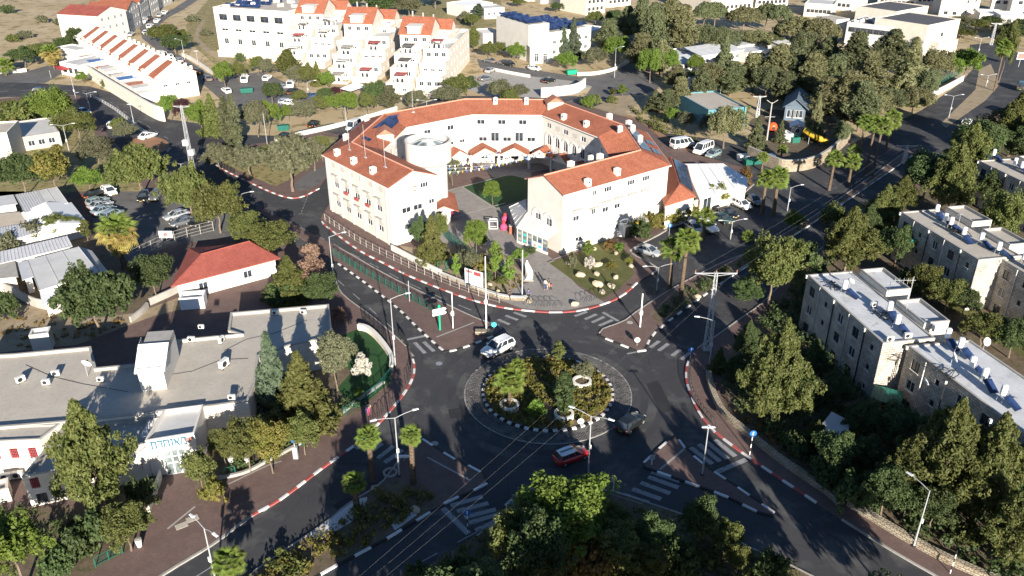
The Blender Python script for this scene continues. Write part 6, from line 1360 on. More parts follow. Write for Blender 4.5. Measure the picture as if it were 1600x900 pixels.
for px, py, tx, ty, k, pt, lb in ((150,308,166,302,'sedan','black','dark saloon at the back of the left car park row'),(172,304,180,309,'hatch','white','white hatchback at the head of the left car park row'),(154,320,168,315,'hatch','teal','pale teal car, topmost of four in the left car park row'),(158,326,174,321,'sedan','silver','silver car, second of four in the left car park row'),(163,334,180,328,'sedan','teal','greyish teal car, third of four in the left car park row'),(177,342,192,334,'suv','teal','pale teal estate car nearest the big palm'),
    (226,313,222,318,'hatch','black','black car parked under the big tree, left of its neighbour'),(245,311,240,316,'hatch','grey','dark grey car parked under the big tree, right of its neighbour'),(277,342,262,346,'sedan','silver','silver saloon parked by the fence of the left car park'),(287,352,272,356,'sedan','grey','dark grey saloon nearest the fence of the left car park'),(312,352,298,357,'hatch','black','black car half under the trees by the left car park fence')):
    car(k, px, py, tx, ty, pt, lb, group=g)
for px, py, tx, ty, k, pt, lb in ((491,198,500,192,'sedan','black','dark saloon driving along the back street left of the school'),(447,217,460,212,'sedan','black','black car parked in shade on the back street'),(553,203,548,206,'van','white','white and blue truck parked behind the solar roof of the school'),(176,199,180,194,'hatch','white','white car on the lower carriageway left of the circular plaza'),(65,145,80,144,'hatch','black','dark car on the far left road'),(131,178,140,180,'sedan','silver','pale car under trees beside the far left road'),(232,216,244,212,'sedan','white','white car crossing by the circular plaza'),
    (1510,195,1520,186,'hatch','white','white hatchback on the right hand boulevard'),(1594,140,1598,128,'van','green','dark green van cut off by the right edge'),(1583,178,1600,174,'van','white','white van top at the right edge beside the boulevard'),
    (858,129,870,126,'sedan','black','black saloon in the upper car park'),(835,110,846,112,'hatch','white','white hatchback on the road below the cubic hall'),(795,103,805,105,'suv','black','black sport utility car on the road below the cubic hall'),(785,101,775,99,'hatch','grey','dark car beside the black one below the cubic hall'),(765,98,755,96,'sedan','grey','grey car at the wall by the right terrace house'),(766,113,775,109,'sedan','silver','silver grey car at the left end of the upper car park'),(760,126,772,124,'sedan','grey','bluish grey car behind the tree in the upper car park')):
    car(k, px, py, tx, ty, pt, lb, 'car', z=.14 if 'back street' in lb or 'truck' in lb or 'plaza' not in lb and False else .02)
g = 'cars in the car park below the terrace houses'
for px, py, tx, ty, k, pt, lb in ((418,125,424,121,'hatch','white','white car at the back of the car park below the terrace houses'),(441,137,450,133,'sedan','black','black car left of the white van below the terrace houses'),(444,139,454,136,'sedan','silver','silver car touching the white van below the terrace houses'),(455,136,458,130,'van','white','white van in the car park below the terrace houses'),(458,146,468,142,'sedan','black','black saloon in front of the white van'),(488,153,498,150,'sedan','blue','dark blue car half hidden by the round tree'),(448,163,462,163,'hatch','silver','silver car at the near side of that car park'),(456,165,466,166,'hatch','white','white car at the near side of that car park'),(383,128,386,120,'van','white','white van alone near the hillside track')):
    car(k, px, py, tx, ty, pt, lb, 'parked_car', group=g, z=.02)
g = 'cars parked along the upper left street'
for i, (px, py, tx, ty, k, pt, lb) in enumerate(((205,56,210,52,'sedan','silver','silver car parked by the end house of the upper left street'),(228,54,226,58,'hatch','white','white car driving down the upper left street'),(235,44,240,40,'suv','white','white car on the right side of the upper left street'),(226,36,232,32,'van','white','white van among parked cars high on the upper left street'),(234,31,240,27,'sedan','black','dark car high on the upper left street'),(246,35,252,31,'hatch','white','white car opposite the dark one on the upper left street'),(250,26,256,22,'hatch','silver','silver car near the top of the upper left street'),(258,22,264,18,'hatch','white','white car at the very top of the upper left street'),
    (256,91,266,96,'van','white','white van behind the striped roofs'),(265,91,258,87,'hatch','white','white car behind the striped roofs, next to the van'),(280,97,272,93,'hatch','silver','silver car under trees behind the striped roofs'),(292,106,284,101,'sedan','grey','dark grey car behind the striped roofs'),(309,115,300,110,'sedan','black','black car behind the striped roofs'),(325,126,316,120,'sedan','grey','grey car near the white end gable of the row'),(354,145,346,140,'hatch','white','white car at the corner by the row of houses'))):
    car(k, px, py, tx, ty, pt, lb, 'parked_car', group=g, z=.02)
# ------------------------------------------------------------------ street furniture
def lamp(px, py, top, kind, ax, label, z=.12, arm=1.9, pale='steel'):
    """street lamp: pole with one or two arms pointing along heading ax (degrees)"""
    p = G(px, py); H = HT(py, top); o = thing('street_lamp', label, 'street lamp', (p.x, p.y, z), math.radians(ax)); pb = MB(); pb.tube((0,0,0), (0,0,H*.4), .095, .08, 8); pb.tube((0,0,H*.4), (0,0,H), .07, .05, 8); pb.build('pole', K[pale], o)
    MB().tube((0,0,0), (0,0,.12), .2, .18, 8).build('base_plate', K['darkmetal'], o)
    for s in ((1,) if kind == 1 else (1, -1)):
        a = MB().path([(0,0,H-.08), (s*arm*.5, 0, H+.18), (s*arm, 0, H+.32)], .035, 5); arm_o = a.build('arm', K[pale], o)
        MB().add([(-.32,-.14,0),(.32,-.11,0),(.32,.11,0),(-.32,.14,0),(-.3,-.1,.1),(.28,-.07,.07),(.28,.07,.07),(-.3,.1,.1)], [(3,2,1,0),(4,5,6,7),(0,1,5,4),(1,2,6,5),(2,3,7,6),(3,0,4,7)]).build('lamp_head', K['lamp_clear'], arm_o, loc=(s*(arm+.25), 0, H+.30), rz=0 if s > 0 else math.pi)
    if kind != 3: MB().box(-.13,-.2,H*.42,.13,-.08,H*.42+.5).build('control_box', K['ac'], o)
    return o
lamp(618,574,468,1,22,'street lamp with one arm between the clinic lawn and the zebra crossing'); lamp(523,452,371,1,22,'street lamp with one arm beside the dry pinkish tree'); lamp(919,739,650,2,150,'double street lamp in front of the roundabout planting', z=0); lamp(624,745,654,2,25,'double street lamp on the palm island at the lower left')
lamp(338,912,825,2,-40,'double street lamp at the bottom edge below the clinic entrance', z=0, arm=1.5); lamp(1097,743,673,3,0,'slim street lamp pole on the right hand brick island', arm=.1); lamp(1427,855,768,1,120,'leaning street lamp with a notice on the lower right pavement'); lamp(1108,572,502,1,170,'street lamp with a short arm in front of the lattice pylon')
lamp(1141,375,346,2,8,'double street lamp in the school car park', z=.0); lamp(1026,455,417,2,12,'double street lamp beside the lone silver car', z=.0); lamp(381,353,304,2,15,'double street lamp behind the trees of the left car park', z=0); lamp(285,271,256,2,8,'double street lamp at the foot of the left lattice pylon', z=0)
lamp(1482,185,150,2,5,'double street lamp on the right boulevard median', z=0); lamp(1230,330,293,1,15,'street lamp beside the tall twin palms of the car park road', z=0); lamp(1540,136,118,2,8,'double street lamp near the top of the right boulevard', z=0); lamp(1526,92,60,2,5,'double street lamp by the junction at the top right', z=0)
lamp(120,160,118,1,10,'street lamp at the far left road beside the bushes', z=0); lamp(141,172,146,2,8,'double street lamp on the far left road', z=0); lamp(209,192,165,3,0,'slim pole beside the far left road', z=0, arm=.1); lamp(343,210,172,1,170,'street lamp in front of the bright trees at the left junction', z=0); lamp(109,240,197,2,15,'double street lamp in the shade by the bungalow'); lamp(960,122,75,1,15,'street lamp at the verge of the upper road', z=0)
lamp(1125,150,121,1,10,'street lamp behind the ivy covered workshop', z=0); lamp(289,95,63,1,160,'street lamp on the upper left street', z=0); lamp(482,150,128,1,10,'street lamp in the car park below the terrace houses', z=0); lamp(668,190,158,2,5,'double street lamp behind the school solar roof', z=0); lamp(310,103,82,3,0,'plain pole by the dirt track at the upper left', arm=.1)
for px, py, top, lb in ((419,236,178,'slim grey pole on the back street beside the tree row'),(543,214,168,'tall flag pole left of the school solar roof'),(760,518,402,'tall white pole at the tip of the fenced island'),(708,514,459,'white post with a small box on the fenced island'),(1000,512,460,'white traffic post on the tip of the palm strip'),(816,464,392,'white flag pole in the front garden of the school'),(640,472,440,'thin grey pole beside the fenced island')):
    p = G(px, py); H = HT(py, top); o = thing('pole', lb, 'pole', (p.x, p.y, .12)); MB().tube((0,0,0),(0,0,H),.10 if top in (402,460) else .06,.06 if top != 460 else .09,8).build('shaft', K['white' if top in (402,392,459,460) else 'steel'], o)
    if top in (459, 402, 460): MB().box(-.2,-.2,H*.38,.2,.14,H*.38+.55).build('control_box', K['ac'], o); MB().box(-.32,-.06,H*.38+.2,-.202,.06,H*.38+.32).build('bracket', K['steel'], o)
def pylon(px, py, top, label, w0=.75, w1=.32, arm=2.6, z=.12, ax=0, tr=False):
    p = G(px, py); H = HT(py, top); o = thing('lattice_pylon', label, 'pylon', (p.x, p.y, z), ax); n = 9; c = lambda t: (w0 + (w1-w0)*t)/2
    leg = [(-1,-1),(1,-1),(1,1),(-1,1)]
    for a, b in leg: MB().tube((a*c(0), b*c(0), 0), (a*c(1), b*c(1), H), .055, .045, 4).build('leg', K['metal'], o)
    mb = MB()
    for k in range(n):
        t0, t1 = k/n, (k+1)/n
        for i in range(4):
            (a, b), (e, f) = leg[i], leg[(i+1) % 4]; mb.tube((a*c(t0), b*c(t0), H*t0), (e*c(t1), f*c(t1), H*t1), .028, n=3); mb.tube((e*c(t0), f*c(t0), H*t0), (a*c(t1), b*c(t1), H*t1), .028, n=3)
    tag(mb.build('bracing', K['metal'], o), kind='stuff'); ca = MB(); ca.tube((-arm, 0, H-.1), (arm, 0, H-.1), .06, n=4); ca.tube((-arm, 0, H-.1), (0, 0, H-.5), .04, n=4); ca.tube((arm, 0, H-.1), (0, 0, H-.5), .04, n=4); ca.build('crossarm', K['metal'], o)
    for x in (-arm, 0, arm): MB().lathe([(.0,H-.02),(.07,H-.02),(.03,H+.08),(.08,H+.12),(.03,H+.2),(.07,H+.26),(0,H+.34)], 7, (x*.97, 0)).build('insulator', K['tiledark'], o)
    if tr: MB().box(-.9,-.5,H*.42,.1,.5,H*.42+1.1).build('transformer', K['ac'], o); MB().box(-.1,-.5,H*.28,.9,.5,H*.28+1.0).build('transformer', K['ac'], o)
    MB().box(-c(0)-.15,-c(0)-.15,-.02,c(0)+.15,c(0)+.15,.1).build('footing', K['concrete'], o); return o, Vector((p.x, p.y, z + H + .3)), arm
y1 = pylon(1104, 547, 427, 'tall lattice power pylon with a wide crossarm right of the roundabout'); y2 = pylon(302, 270, 165, 'lattice power pylon with two transformer boxes at the left junction', tr=True, arm=1.6, z=0); y3 = pylon(1183, 183, 150, 'lattice pylon beside the ivy covered workshop', arm=1.6, z=.02); y4 = pylon(1548, 70, 36, 'distant lattice pylon by the junction at the top right', arm=1.6, z=0); y5 = pylon(1412, 256, 228, 'lattice pylon beside the boulevard strip palms', arm=2.2)
pl = thing('power_pole', 'grey concrete power pole with a forked top in the playground yard', 'power pole', tuple(G(1198,219))); pl.location.z = .02; Hp = HT(219,160); MB().tube((0,0,0),(0,0,Hp),.2,.13,8).build('shaft', K['concrete'], pl); MB().path([(-1.2,0,Hp+.5),(0,0,Hp-.3),(1.2,0,Hp+.5)],.08,5).build('fork', K['concrete'], pl); MB().tube((-1.1,0,Hp*.62),(1.1,0,Hp*.62),.07,n=5).build('crossarm', K['concrete'], pl)
for i, s in enumerate((-1, 0, 1)):
    q = y1[1] + Vector((s*y1[2]*.97, 0, 0)); cable('power_cable', ('left', 'middle', 'right')[i] + ' one of three cables from the pylon over the roundabout', [q, (-13 + s*1.2, 40 + s*.5, 10.2)], .0025, 'steel', .8, 14); cable('power_cable', ('left', 'middle', 'right')[i] + ' one of three cables from the pylon along the boulevard strip', [q, y5[1] + Vector((s*2.1, 0, 0))], .004, 'steel', 1.0, 14)
# signs
def sign(name, label, px, py, top, mk, z=.12, ax=0):
    p = G(px, py); H = HT(py, top); o = thing(name, label, 'sign', (p.x, p.y, z), ax); mk(o, H); return o
def s_dir(o, H):
    MB().box(-.11,-.06,0,.11,.06,H).build('post', K['greensign'], o); MB().box(-.16,-.09,H+.0,.16,.09,H+.42).build('post_cap', K['greensign'], o)
    for z in (H-1.05, H-.5): q = MB().add([(-.95,-.1,z),(.75,-.1,z),(1.0,-.1,z+.21),(.75,-.1,z+.42),(-.95,-.1,z+.42),(-.95,-.062,z),(.75,-.062,z),(1.0,-.062,z+.21),(.75,-.062,z+.42),(-.95,-.062,z+.42)], [(0,1,2,3,4),(9,8,7,6,5)] + [(i, i+5, (i+1) % 5 + 5, (i+1) % 5) for i in range(5)]).build('finger_board', K['white'], o); inst(glyphs(9, 1.3, .16, int(z*10)).mesh('lettering', K['greyink']), 'lettering', q, (-.1, -.1, z+.13))
sign('direction_sign', 'green post with two white finger boards on the fenced island', 687.5, 517, 482, s_dir, ax=math.radians(25))
def s_round(disc, post='steel', stripes_=False):
    def f(o, H):
        if stripes_:
            for i in range(6): MB().tube((0,0,H*i/6),(0,0,H*(i+1)/6),.05,n=7).build('post_band', K['darkmetal' if i % 2 else 'white'], o)
        else: MB().tube((0,0,0),(0,0,H),.035,n=6).build('post', K[post], o)
        MB().tube((0,-.09,H),(0,-.05,H),.36,n=18).build('disc', K[disc], o)
        if disc == 'white': MB().add([(-.2,-.1,H+.14),(.2,-.1,H+.14),(0,-.1,H-.2),(-.2,-.092,H+.14),(.2,-.092,H+.14),(0,-.092,H-.2)], [(0,2,1),(3,4,5),(0,1,4,3),(1,2,5,4),(2,0,3,5)]).build('arrow', K['tealsign'], o)
        elif disc == 'bluesign': MB().box(-.05,-.105,H-.2,.05,-.092,H+.2).build('arrow', K['white'], o)
    return f
sign('round_sign', 'white round sign with a turquoise wedge on the roundabout rim', 907, 668, 659, s_round('white')); sign('round_sign', 'white round sign with a turquoise wedge on the brick island below the pylon', 995, 541, 532, s_round('white')); sign('round_sign', 'blue round sign beside the lower left palm crossing', 731, 833, 800, s_round('bluesign', stripes_=True), z=.0)
sign('round_sign', 'turquoise round sign beside the white pole at the island tip', 772, 520, 508, s_round('tealsign')); sign('round_sign', 'blue pedestrian sign on a black and white post by the right kerb', 1171, 712, 678, s_round('bluesign', stripes_=True)); sign('round_sign', 'blue sign at the kerb in the shade below the pylon', 1078, 563, 548, s_round('bluesign')); sign('round_sign', 'small blue sign beside the hedge of the school car park', 1045, 370, 353, s_round('bluesign'))
def s_flat(o, H): MB().tube((0,0,0),(0,0,H),.05,n=6).build('post', K['white'], o); MB().box(-.28,-.1,H-.55,.28,-.06,H).build('plate', K['steel'], o)
sign('traffic_sign', 'back of a traffic sign on a white post by the bottom crossing', 958, 769, 746, s_flat); sign('traffic_sign', 'slim sign post at the left tip of the right brick island', 1018, 727, 712, s_flat); sign('traffic_sign', 'small white sign at the bottom of the palm island', 632, 722, 716, lambda o, H: (MB().box(-.9,-.1,.5,.9,.1,.75).build('board', K['white'], o), MB().tube((0,0,0),(0,0,.5),.05,n=5).build('post', K['steel'], o)))
def s_yel(o, H): MB().tube((0,0,0),(0,0,H),.04,n=6).build('post', K['steel'], o); MB().box(-.28,-.08,H-.75,.28,-.045,H-.05).build('plate', K['yellow'], o)
sign('bus_sign', 'yellow bus stop sign beside the white cabin of the school', 993, 372, 346, s_yel)
def s_str(o, H):
    for i in range(6): MB().tube((0,0,H*i/6),(0,0,H*(i+1)/6),.05,n=7).build('post_band', K['darkmetal' if i % 2 else 'white'], o)
sign('marker_post', 'black and white banded post in the lower right corner', 1484, 897, 862, s_str, z=.12)
def s_nb(o, H): 
    for x in (-1.5, 1.5): MB().box(x-.07,-.07,0,x+.07,.07,H).build('post', K['steel'], o)
    b = MB().box(-1.5,-.14,H*.25,1.5,-.075,H).build('board', K['white'], o); inst(MB().box(.1,-.16,H-.75,1.3,-.142,H-.15).mesh('picture', K['redpaint']), 'picture', b); inst(MB().box(-1.35,-.16,H-.55,-.1,-.142,H-.2).mesh('picture', K['pinkink']), 'picture', b); inst(glyphs(12, 2.4, .16, 31).mesh('lettering', K['greyink']), 'lettering', b, (0, -.145, H-1.3))
sign('notice_board', 'large white notice board at the garden wall of the school', 741, 453, 423, s_nb, ax=math.radians(-32))
sign('car_park_board', 'white board with a round emblem on the left car park fence', 261, 377, 368, lambda o, H: (MB().box(-1.1,-.05,.5,1.1,.05,1.7).build('board', K['white'], o), MB().tube((0,-.09,1.1),(0,-.055,1.1),.36,n=14).build('emblem', K['pinkink'], o), MB().tube((0,0,0),(0,0,.5),.05,n=5).build('post', K['steel'], o)))
def s_bill(o, H): MB().tube((0,0,0),(0,0,2.2),.1,n=6).build('post', K['steel'], o); MB().box(-1.2,-.12,2.2,1.2,.12,4.2).build('board', K['white'], o); MB().box(-1.05,-.14,2.35,1.05,-.122,4.05).build('poster', K['pinkink'], o)
sign('billboard', 'small pale billboard at the right edge of the boulevard', 1591, 105, 88, s_bill, z=.1)
# hooped guard rails, railings and fences
def hoops(pp, label, step=1.5, r=.62, h=1.05, mat='darkmetal'):
    pts = [V2(p) for p in PTS(*pp)] if len(pp) == 2 else sm(PTS(*pp), 5); o = thing('hoop_rail', label, 'guard rail', (pts[0].x, pts[0].y, .12))
    for p, a in walk(pts, step*.55, .3):
        mb = MB(); P = [(r*math.cos(t)*1.0, 0, .3 + r*math.sin(t)*1.15) for t in [math.pi*i/9 for i in range(10)]]; P = [(r, 0, 0)] + P + [(-r, 0, 0)]; mb.path(P, .03, 5); mb.build('hoop', K[mat], o, loc=Vector((p.x, p.y, 0)) - Vector((o.location.x, o.location.y, 0)), rz=a)
    return o
hoops(((822,478),(845,480),(880,480)), 'black hooped guard rail at the plaza kerb, left one'); hoops(((908,476),(935,468),(965,455)), 'black hooped guard rail at the plaza kerb, right one'); hoops(((641,563),(643,585),(634,605)), 'black hooped guard rail at the corner by the clinic lawn, upper one'); hoops(((622,626),(600,648),(575,672)), 'black hooped guard rail at the kerb below the clinic lawn'); hoops(((1078,575),(1079,610),(1093,640),(1118,670)), 'black hooped guard rail along the right hand kerb')
def railing(name, label, pp, h=1.1, mat='greenmetal', step=1.6, rails=(.12, 1.06), bars=True, z=.12, cat='railing', mesh=None):
    pts = sm(PTS(*pp), 4) if len(pp) > 2 else [V2(p) for p in PTS(*pp)]; o = thing(name, label, cat, (pts[0].x, pts[0].y, z)); W_ = walk(pts, step); b = Vector((o.location.x, o.location.y, 0))
    post = unit_post(mat, h)
    for p, a in W_: inst(post, 'post', o, Vector((p.x, p.y, 0)) - b, a)
    for k in range(len(W_)-1):
        p, q = W_[k][0], W_[k+1][0]; mb = MB(); A, B = Vector((p.x, p.y, 0)) - b, Vector((q.x, q.y, 0)) - b
        for rz in rails: mb.tube(A + Vector((0,0,rz*h)), B + Vector((0,0,rz*h)), .025, n=4)
        if bars: [mb.tube(A.lerp(B, t) + Vector((0,0,rails[0]*h)), A.lerp(B, t) + Vector((0,0,rails[-1]*h)), .014, n=3) for t in np.arange(.1, 1, .1)]
        if mesh: mb.add([A + Vector((0,0,.15)), B + Vector((0,0,.15)), B + Vector((0,0,h-.05)), A + Vector((0,0,h-.05))], [(0,1,2,3)]) if False else None
        tag(mb.build('panel', K[mat], o), kind='stuff')
    return o
_up = {}
def unit_post(mat, h):
    if (mat, h) not in _up: _up[(mat, h)] = MB().box(-.04,-.04,0,.04,.04,h).mesh('post', K[mat])
    return _up[(mat, h)]
railing('pedestrian_fence', 'green pedestrian fence along the middle of the dual road', ((522,400),(560,424),(620,458),(672,486),(690,497)), 1.15); railing('pedestrian_fence', 'grey fence along the school kerb of the dual road', ((508,345),(530,360),(570,386),(640,420),(700,446),(760,468),(795,478)), 1.2, 'concrete', 1.8, (.1, .5, .95), False)
railing('railing', 'green and dark railing above the cream wall by the clinic lawn', ((566,500),(580,512),(600,530),(610,545)), 1.3, 'darkmetal', 1.3); railing('railing', 'green railing round the clinic garden pavement', ((612,568),(612,585),(590,612),(550,642),(505,674),(470,700)), 1.0, 'greenmetal', 1.7); railing('railing', 'short green railing before the clinic shrubs', ((330,748),(352,744),(380,740)), .9, 'greenmetal', 1.2); railing('railing', 'green railing below the small trees at the lower left', ((150,888),(172,876),(200,862)), 1.0, 'greenmetal', 1.2)
railing('railing', 'dark railing along the lawn corner by the zebra crossing', ((625,527),(636,543),(640,556)), 1.1, 'darkmetal', .9); railing('mesh_fence', 'tall dark green mesh fence in the school front garden', ((695,372),(720,395),(745,412)), 2.0, 'greenmetal', 1.6, (.05, .5, .98)); railing('mesh_fence', 'dark green gate fence at the foot of the school garden', ((684,425),(700,424),(716,414)), 1.5, 'greenmetal', 1.4)
railing('mesh_fence', 'grey wire fence of the left car park', ((205,410),(240,392),(280,376),(340,360)), 1.8, 'concrete', 2.2, (.05, .35, .66, .98), False); railing('guard_rail', 'pale guard rail at the road edge by the bottom trees, left one', ((935,772),(965,780),(1010,795)), .8, 'steel', 1.5, (.5, .98), False, 0); railing('guard_rail', 'pale guard rail at the road edge by the bottom trees, right one', ((1108,828),(1140,845),(1175,866)), .8, 'steel', 1.5, (.5, .98), False, 0)
railing('railing', 'black railing with posts on the traffic corner of the left junction', ((328,245),(345,262),(368,274)), 1.0, 'darkmetal', 1.4); railing('mesh_fence', 'green screen fence of the grove schools beside the boulevard', ((1445,145),(1475,130),(1500,118)), 2.2, 'greenmetal', 2.2, (.05, .3, .6, .98)); railing('guard_rail', 'long pale green guard rail on the far left road median', ((142,152),(170,166),(205,192)), .8, 'steel', 2, (.4, .95), False, .05)
# planters, statue, rocks, cabins and bins
def ring_planter(px, py, r, label):
    p = G(px, py); o = thing('ring_planter', label, 'planter', (p.x, p.y, .3)); mb = MB(); n = 16
    for i in range(n):
        a0, a1 = 2*math.pi*(i+.02)/n, 2*math.pi*(i+.98)/n; q = [(rr*math.cos(a), rr*math.sin(a)) for rr, a in ((r, a0), (r, a1), (r*.74, a1), (r*.74, a0))]; MB().prism(q, 0, .62).build('ring_stone', K['trim'], o)
    MB().lathe([(r*.76, .0), (r*.76, .42), (0, .5)], 16).build('soil', K['soil'], o); return o
ring_planter(796, 641, 1.12, 'white stone ring planter round the fan palm of the roundabout'); ring_planter(881, 655, 1.12, 'white stone ring planter round the cypress of the roundabout'); ring_planter(909, 604, 1.15, 'white stone ring planter round the olive of the roundabout')
p = G(825, 437); st_ = thing('sculpture', 'white twisting stone sculpture on the plaza', 'sculpture', (p.x, p.y, .13)); mb = MB(); n = 8; H = HT(437, 408); secs = []
for k in range(9):
    t = k/8; r = .62*(1-t)**.8 + .12; a = t*1.6; secs.append([(r*math.cos(2*math.pi*i/n + a)*(1 if i % 2 else .7) + .18*math.sin(t*5), r*math.sin(2*math.pi*i/n + a)*(1 if i % 2 else .7), t*H) for i in range(n)])
loft(secs).build('body', K['trim'], st_); MB().box(-.8,-.8,-.05,.8,.8,.12).build('plinth', K['concrete'], st_)
def rock_mesh(seed):
    rd = random.Random(seed); mb = MB(); pts = fib(26); v = [tuple(p * (1 + rd.uniform(-.22, .2)) * np.array([1, .7, .62])) for p in pts]
    me = bpy.data.meshes.new('rock'); import bmesh; bm = bmesh.new(); vs = [bm.verts.new(q) for q in v]; bmesh.ops.convex_hull(bm, input=vs); bm.to_mesh(me); bm.free(); me.materials.append(K['rock']); return me
RK = [rock_mesh(i) for i in range(4)]
def rock(px, py, r, label, cat='rock'):
    p = G(px, py); return tag(inst(RK[(px+py) % 4], 'rock', None, (p.x, p.y, .12 + r*.35), px*.7, (r, r, r)), label, cat)
for px, py, r, lb in ((906,433,.8,'large pale rock at the left of the garden lawn'),(934,417,.75,'pale rock in the middle of the garden lawn'),(932,431,.6,'upright pale rock below the middle one on the lawn'),(962,436,.55,'round pale rock at the right of the garden lawn'),(933,448,.85,'large flat rock at the lower edge of the garden lawn'),(955,450,.7,'pale rock at the lower right corner of the garden lawn'),(941,459,.6,'pale rock nearest the kerb below the garden lawn'),(888,414,.5,'small rock at the upper left of the garden lawn'),(928,391,.5,'rock in the flower bed above the garden lawn'),(963,398,.5,'rock beside the shrub right of the garden lawn'),(983,407,.5,'rock on the right edge of the garden lawn'),(986,418,.5,'rock on the right edge nearest the lone silver car'),(898,478,.6,'tan boulder standing on the plaza between the hoops'),(828,473,.6,'pale boulder at the left end of the plaza hoops'),(788,420,1.1,'tall tan boulder in the front garden of the school'),(766,447,.5,'tan rock in the dry bed of the school garden'),(778,458,.45,'small tan rock near the garden wall of the school'),(1090,466,.5,'pale rock under the strip palms'),(650,800,.55,'grey rock on the palm island'),(585,765,.4,'small rock at the foot of the left island palm')): rock(px, py, r, lb)
cb_, A, d, n = fbox('cabin', 'white double door cabin beside the bus sign of the school', 'cabin', (947,367), (977,372), 2.2, 2.5, 'white', 'roofpale', None)
[MB().obox(A + d*u - n*.03, math.atan2(d.y, d.x), .6, .025, .1, 2.2).build('door', K['trim'], cb_, world=True) for u in (.8, 2.1)]
sh2 = thing('shelter', 'grey roofed shelter behind the white cabin of the school', 'shelter', tuple(G(990,358))); sh2.location.z = .12; q = [G(970,344,2.3), G(1008,336,2.3), G(1014,346,2.3), G(978,356,2.3)]; q = [v for v in (ccw(q))]; shed(sh2, [(v.x, v.y, 2.4) for v in q], .1, 'concrete'); [MB().tube((v.x*.995+.1, v.y, 0), (v.x*.995+.1, v.y, 2.3), .06, n=5).build('post', K['darkmetal'], sh2, world=True) for v in q]
gt = thing('goal_frame', 'white cube frame standing in the school court', 'frame', tuple(G(771,357))); gt.location.z = .13; mb = MB(); v8 = [(x, y, z) for z in (0, 1.4) for x, y in ((-.7,-.5),(.7,-.5),(.7,.5),(-.7,.5))]
for a, b in ((0,1),(1,2),(2,3),(3,0),(4,5),(5,6),(6,7),(7,4),(0,4),(1,5),(2,6),(3,7)): mb.tube(v8[a], v8[b], .08, n=4)
mb.build('frame', K['white'], gt)
for px, py, lb, m in ((705,338,'pink play object at the foot of the school tower','red'),(789,349,'pink play object beside the white cube frame','red'),(787,361,'second pink play object beside the orange pillar','red')):
    p = G(px, py); o = thing('play_object', lb, 'toy', (p.x, p.y, .13)); MB().lathe([(.05,0),(.5,.1),(.65,.6),(.45,1.1),(.15,1.3),(0,1.3)], 10).build('body', K['cloth_pink'], o); MB().lathe([(0,1.25),(.3,1.35),(.28,1.7),(0,1.8)], 8).build('top', K[m], o)
p = G(799, 365); o = thing('pillar', 'short orange pillar at the corner of the glass porch', 'pillar', (p.x, p.y, .13)); MB().box(-.35,-.35,0,.35,.35,1.3).build('body', K['tile'], o); MB().box(-.4,-.4,1.302,.4,.4,1.4).build('cap', K['concrete'], o)
ts = thing('tube_slide', 'yellow tube slide in the playground behind the stone wall', 'slide', tuple(G(1274,227))); ts.location.z = .05; P = [(-2.4,1.4,3.0),(-1.4,.6,2.4),(0,0,1.7),(1.4,-.3,1.2),(2.4,-.4,.9)]; mb = MB().path(P, .62, 12); mb.build('tube', K['yellow'], ts); [MB().tube((x,y,0),(x,y,h),.06,n=5).build('leg', K['steel'], ts) for x, y, h in ((-1.4,.6,1.9),(1.4,-.3,.6))]
bp = thing('play_ball', 'orange red ball shaped playhouse in the playground yard', 'playhouse', tuple(G(1206,205))); bp.location.z = .05; MB().lathe([(.7,0),(1.25,.5),(1.45,1.2),(1.25,1.9),(.75,2.4),(0,2.6)], 14).build('shell', K['orange'], bp); bp.scale = (.8, .8, .8); MB().tube((0,-1.5,1.2),(0,-1.3,1.2),.45,n=12).build('porthole', K['darkmetal'], bp)
for i, (px, py, m, lb, w) in enumerate(((1176,258,'greenmetal','large dark green waste container on the street by the playground wall',1.9),(1160,252,'ac','grey waste container left of the green one',1.0),(1186,250,'bluesign','blue and purple recycling bin right of the green container',.8),(1201,252,'car_blue','dark blue recycling bin against the playground wall',.9),(443,205,'greenmetal','green waste container at the verge of the back street',1.2),(893,117,'greensign','green waste container by the verge of the upper road',1.4),(386,146,'greenmetal','green waste bins at the corner below the row houses',1.5))):
    p = G(px, py); o = thing('waste_bin', lb, 'bin', (p.x, p.y, .05), .3); MB().add([(-w,-.55,.2),(w,-.55,.2),(w,.55,.2),(-w,.55,.2),(-w*1.08,-.7,1.2),(w*1.08,-.7,1.2),(w*1.08,.7,1.2),(-w*1.08,.7,1.2)], [(3,2,1,0),(4,5,6,7),(0,1,5,4),(1,2,6,5),(2,3,7,6),(3,0,4,7)]).build('body', K[m], o); MB().box(-w*1.1,-.72,1.21,w*1.1,.72,1.4).build('lid', K[m], o); [MB().tube((x,-.1,.1),(x,.1,.1),.11,n=8).build('wheel', K['rubber'], o) for x in (-w*.8, w*.8)]
for px, py, lb in ((362,726,'left one of two small white litter bins at the clinic shrubs'),(388,727,'right one of two small white litter bins at the clinic shrubs'),(219,856,'pale litter bin beside the thin trunk at the lower left')):
    p = G(px, py); o = thing('litter_bin', lb, 'bin', (p.x, p.y, .12)); MB().lathe([(.2,.05),(.3,.75),(.3,.85)], 10).build('body', K['trim'], o); MB().lathe([(.31,.86),(.31,.95),(0,1.0)], 10).build('lid', K['concrete'], o)
bx = thing('service_box', 'turquoise and white service post box by the pavement trees', 'service box', tuple(G(463,717))); bx.location.z = .12; MB().box(-.25,-.2,0,.25,.2,1.5).build('body', K['steel'], bx); MB().tube((0,0,1.5),(0,0,2.7),.06,n=6).build('post', K['steel'], bx); MB().box(-.2,-.15,2.1,.2,.15,2.7).build('head', K['bluesign'], bx)
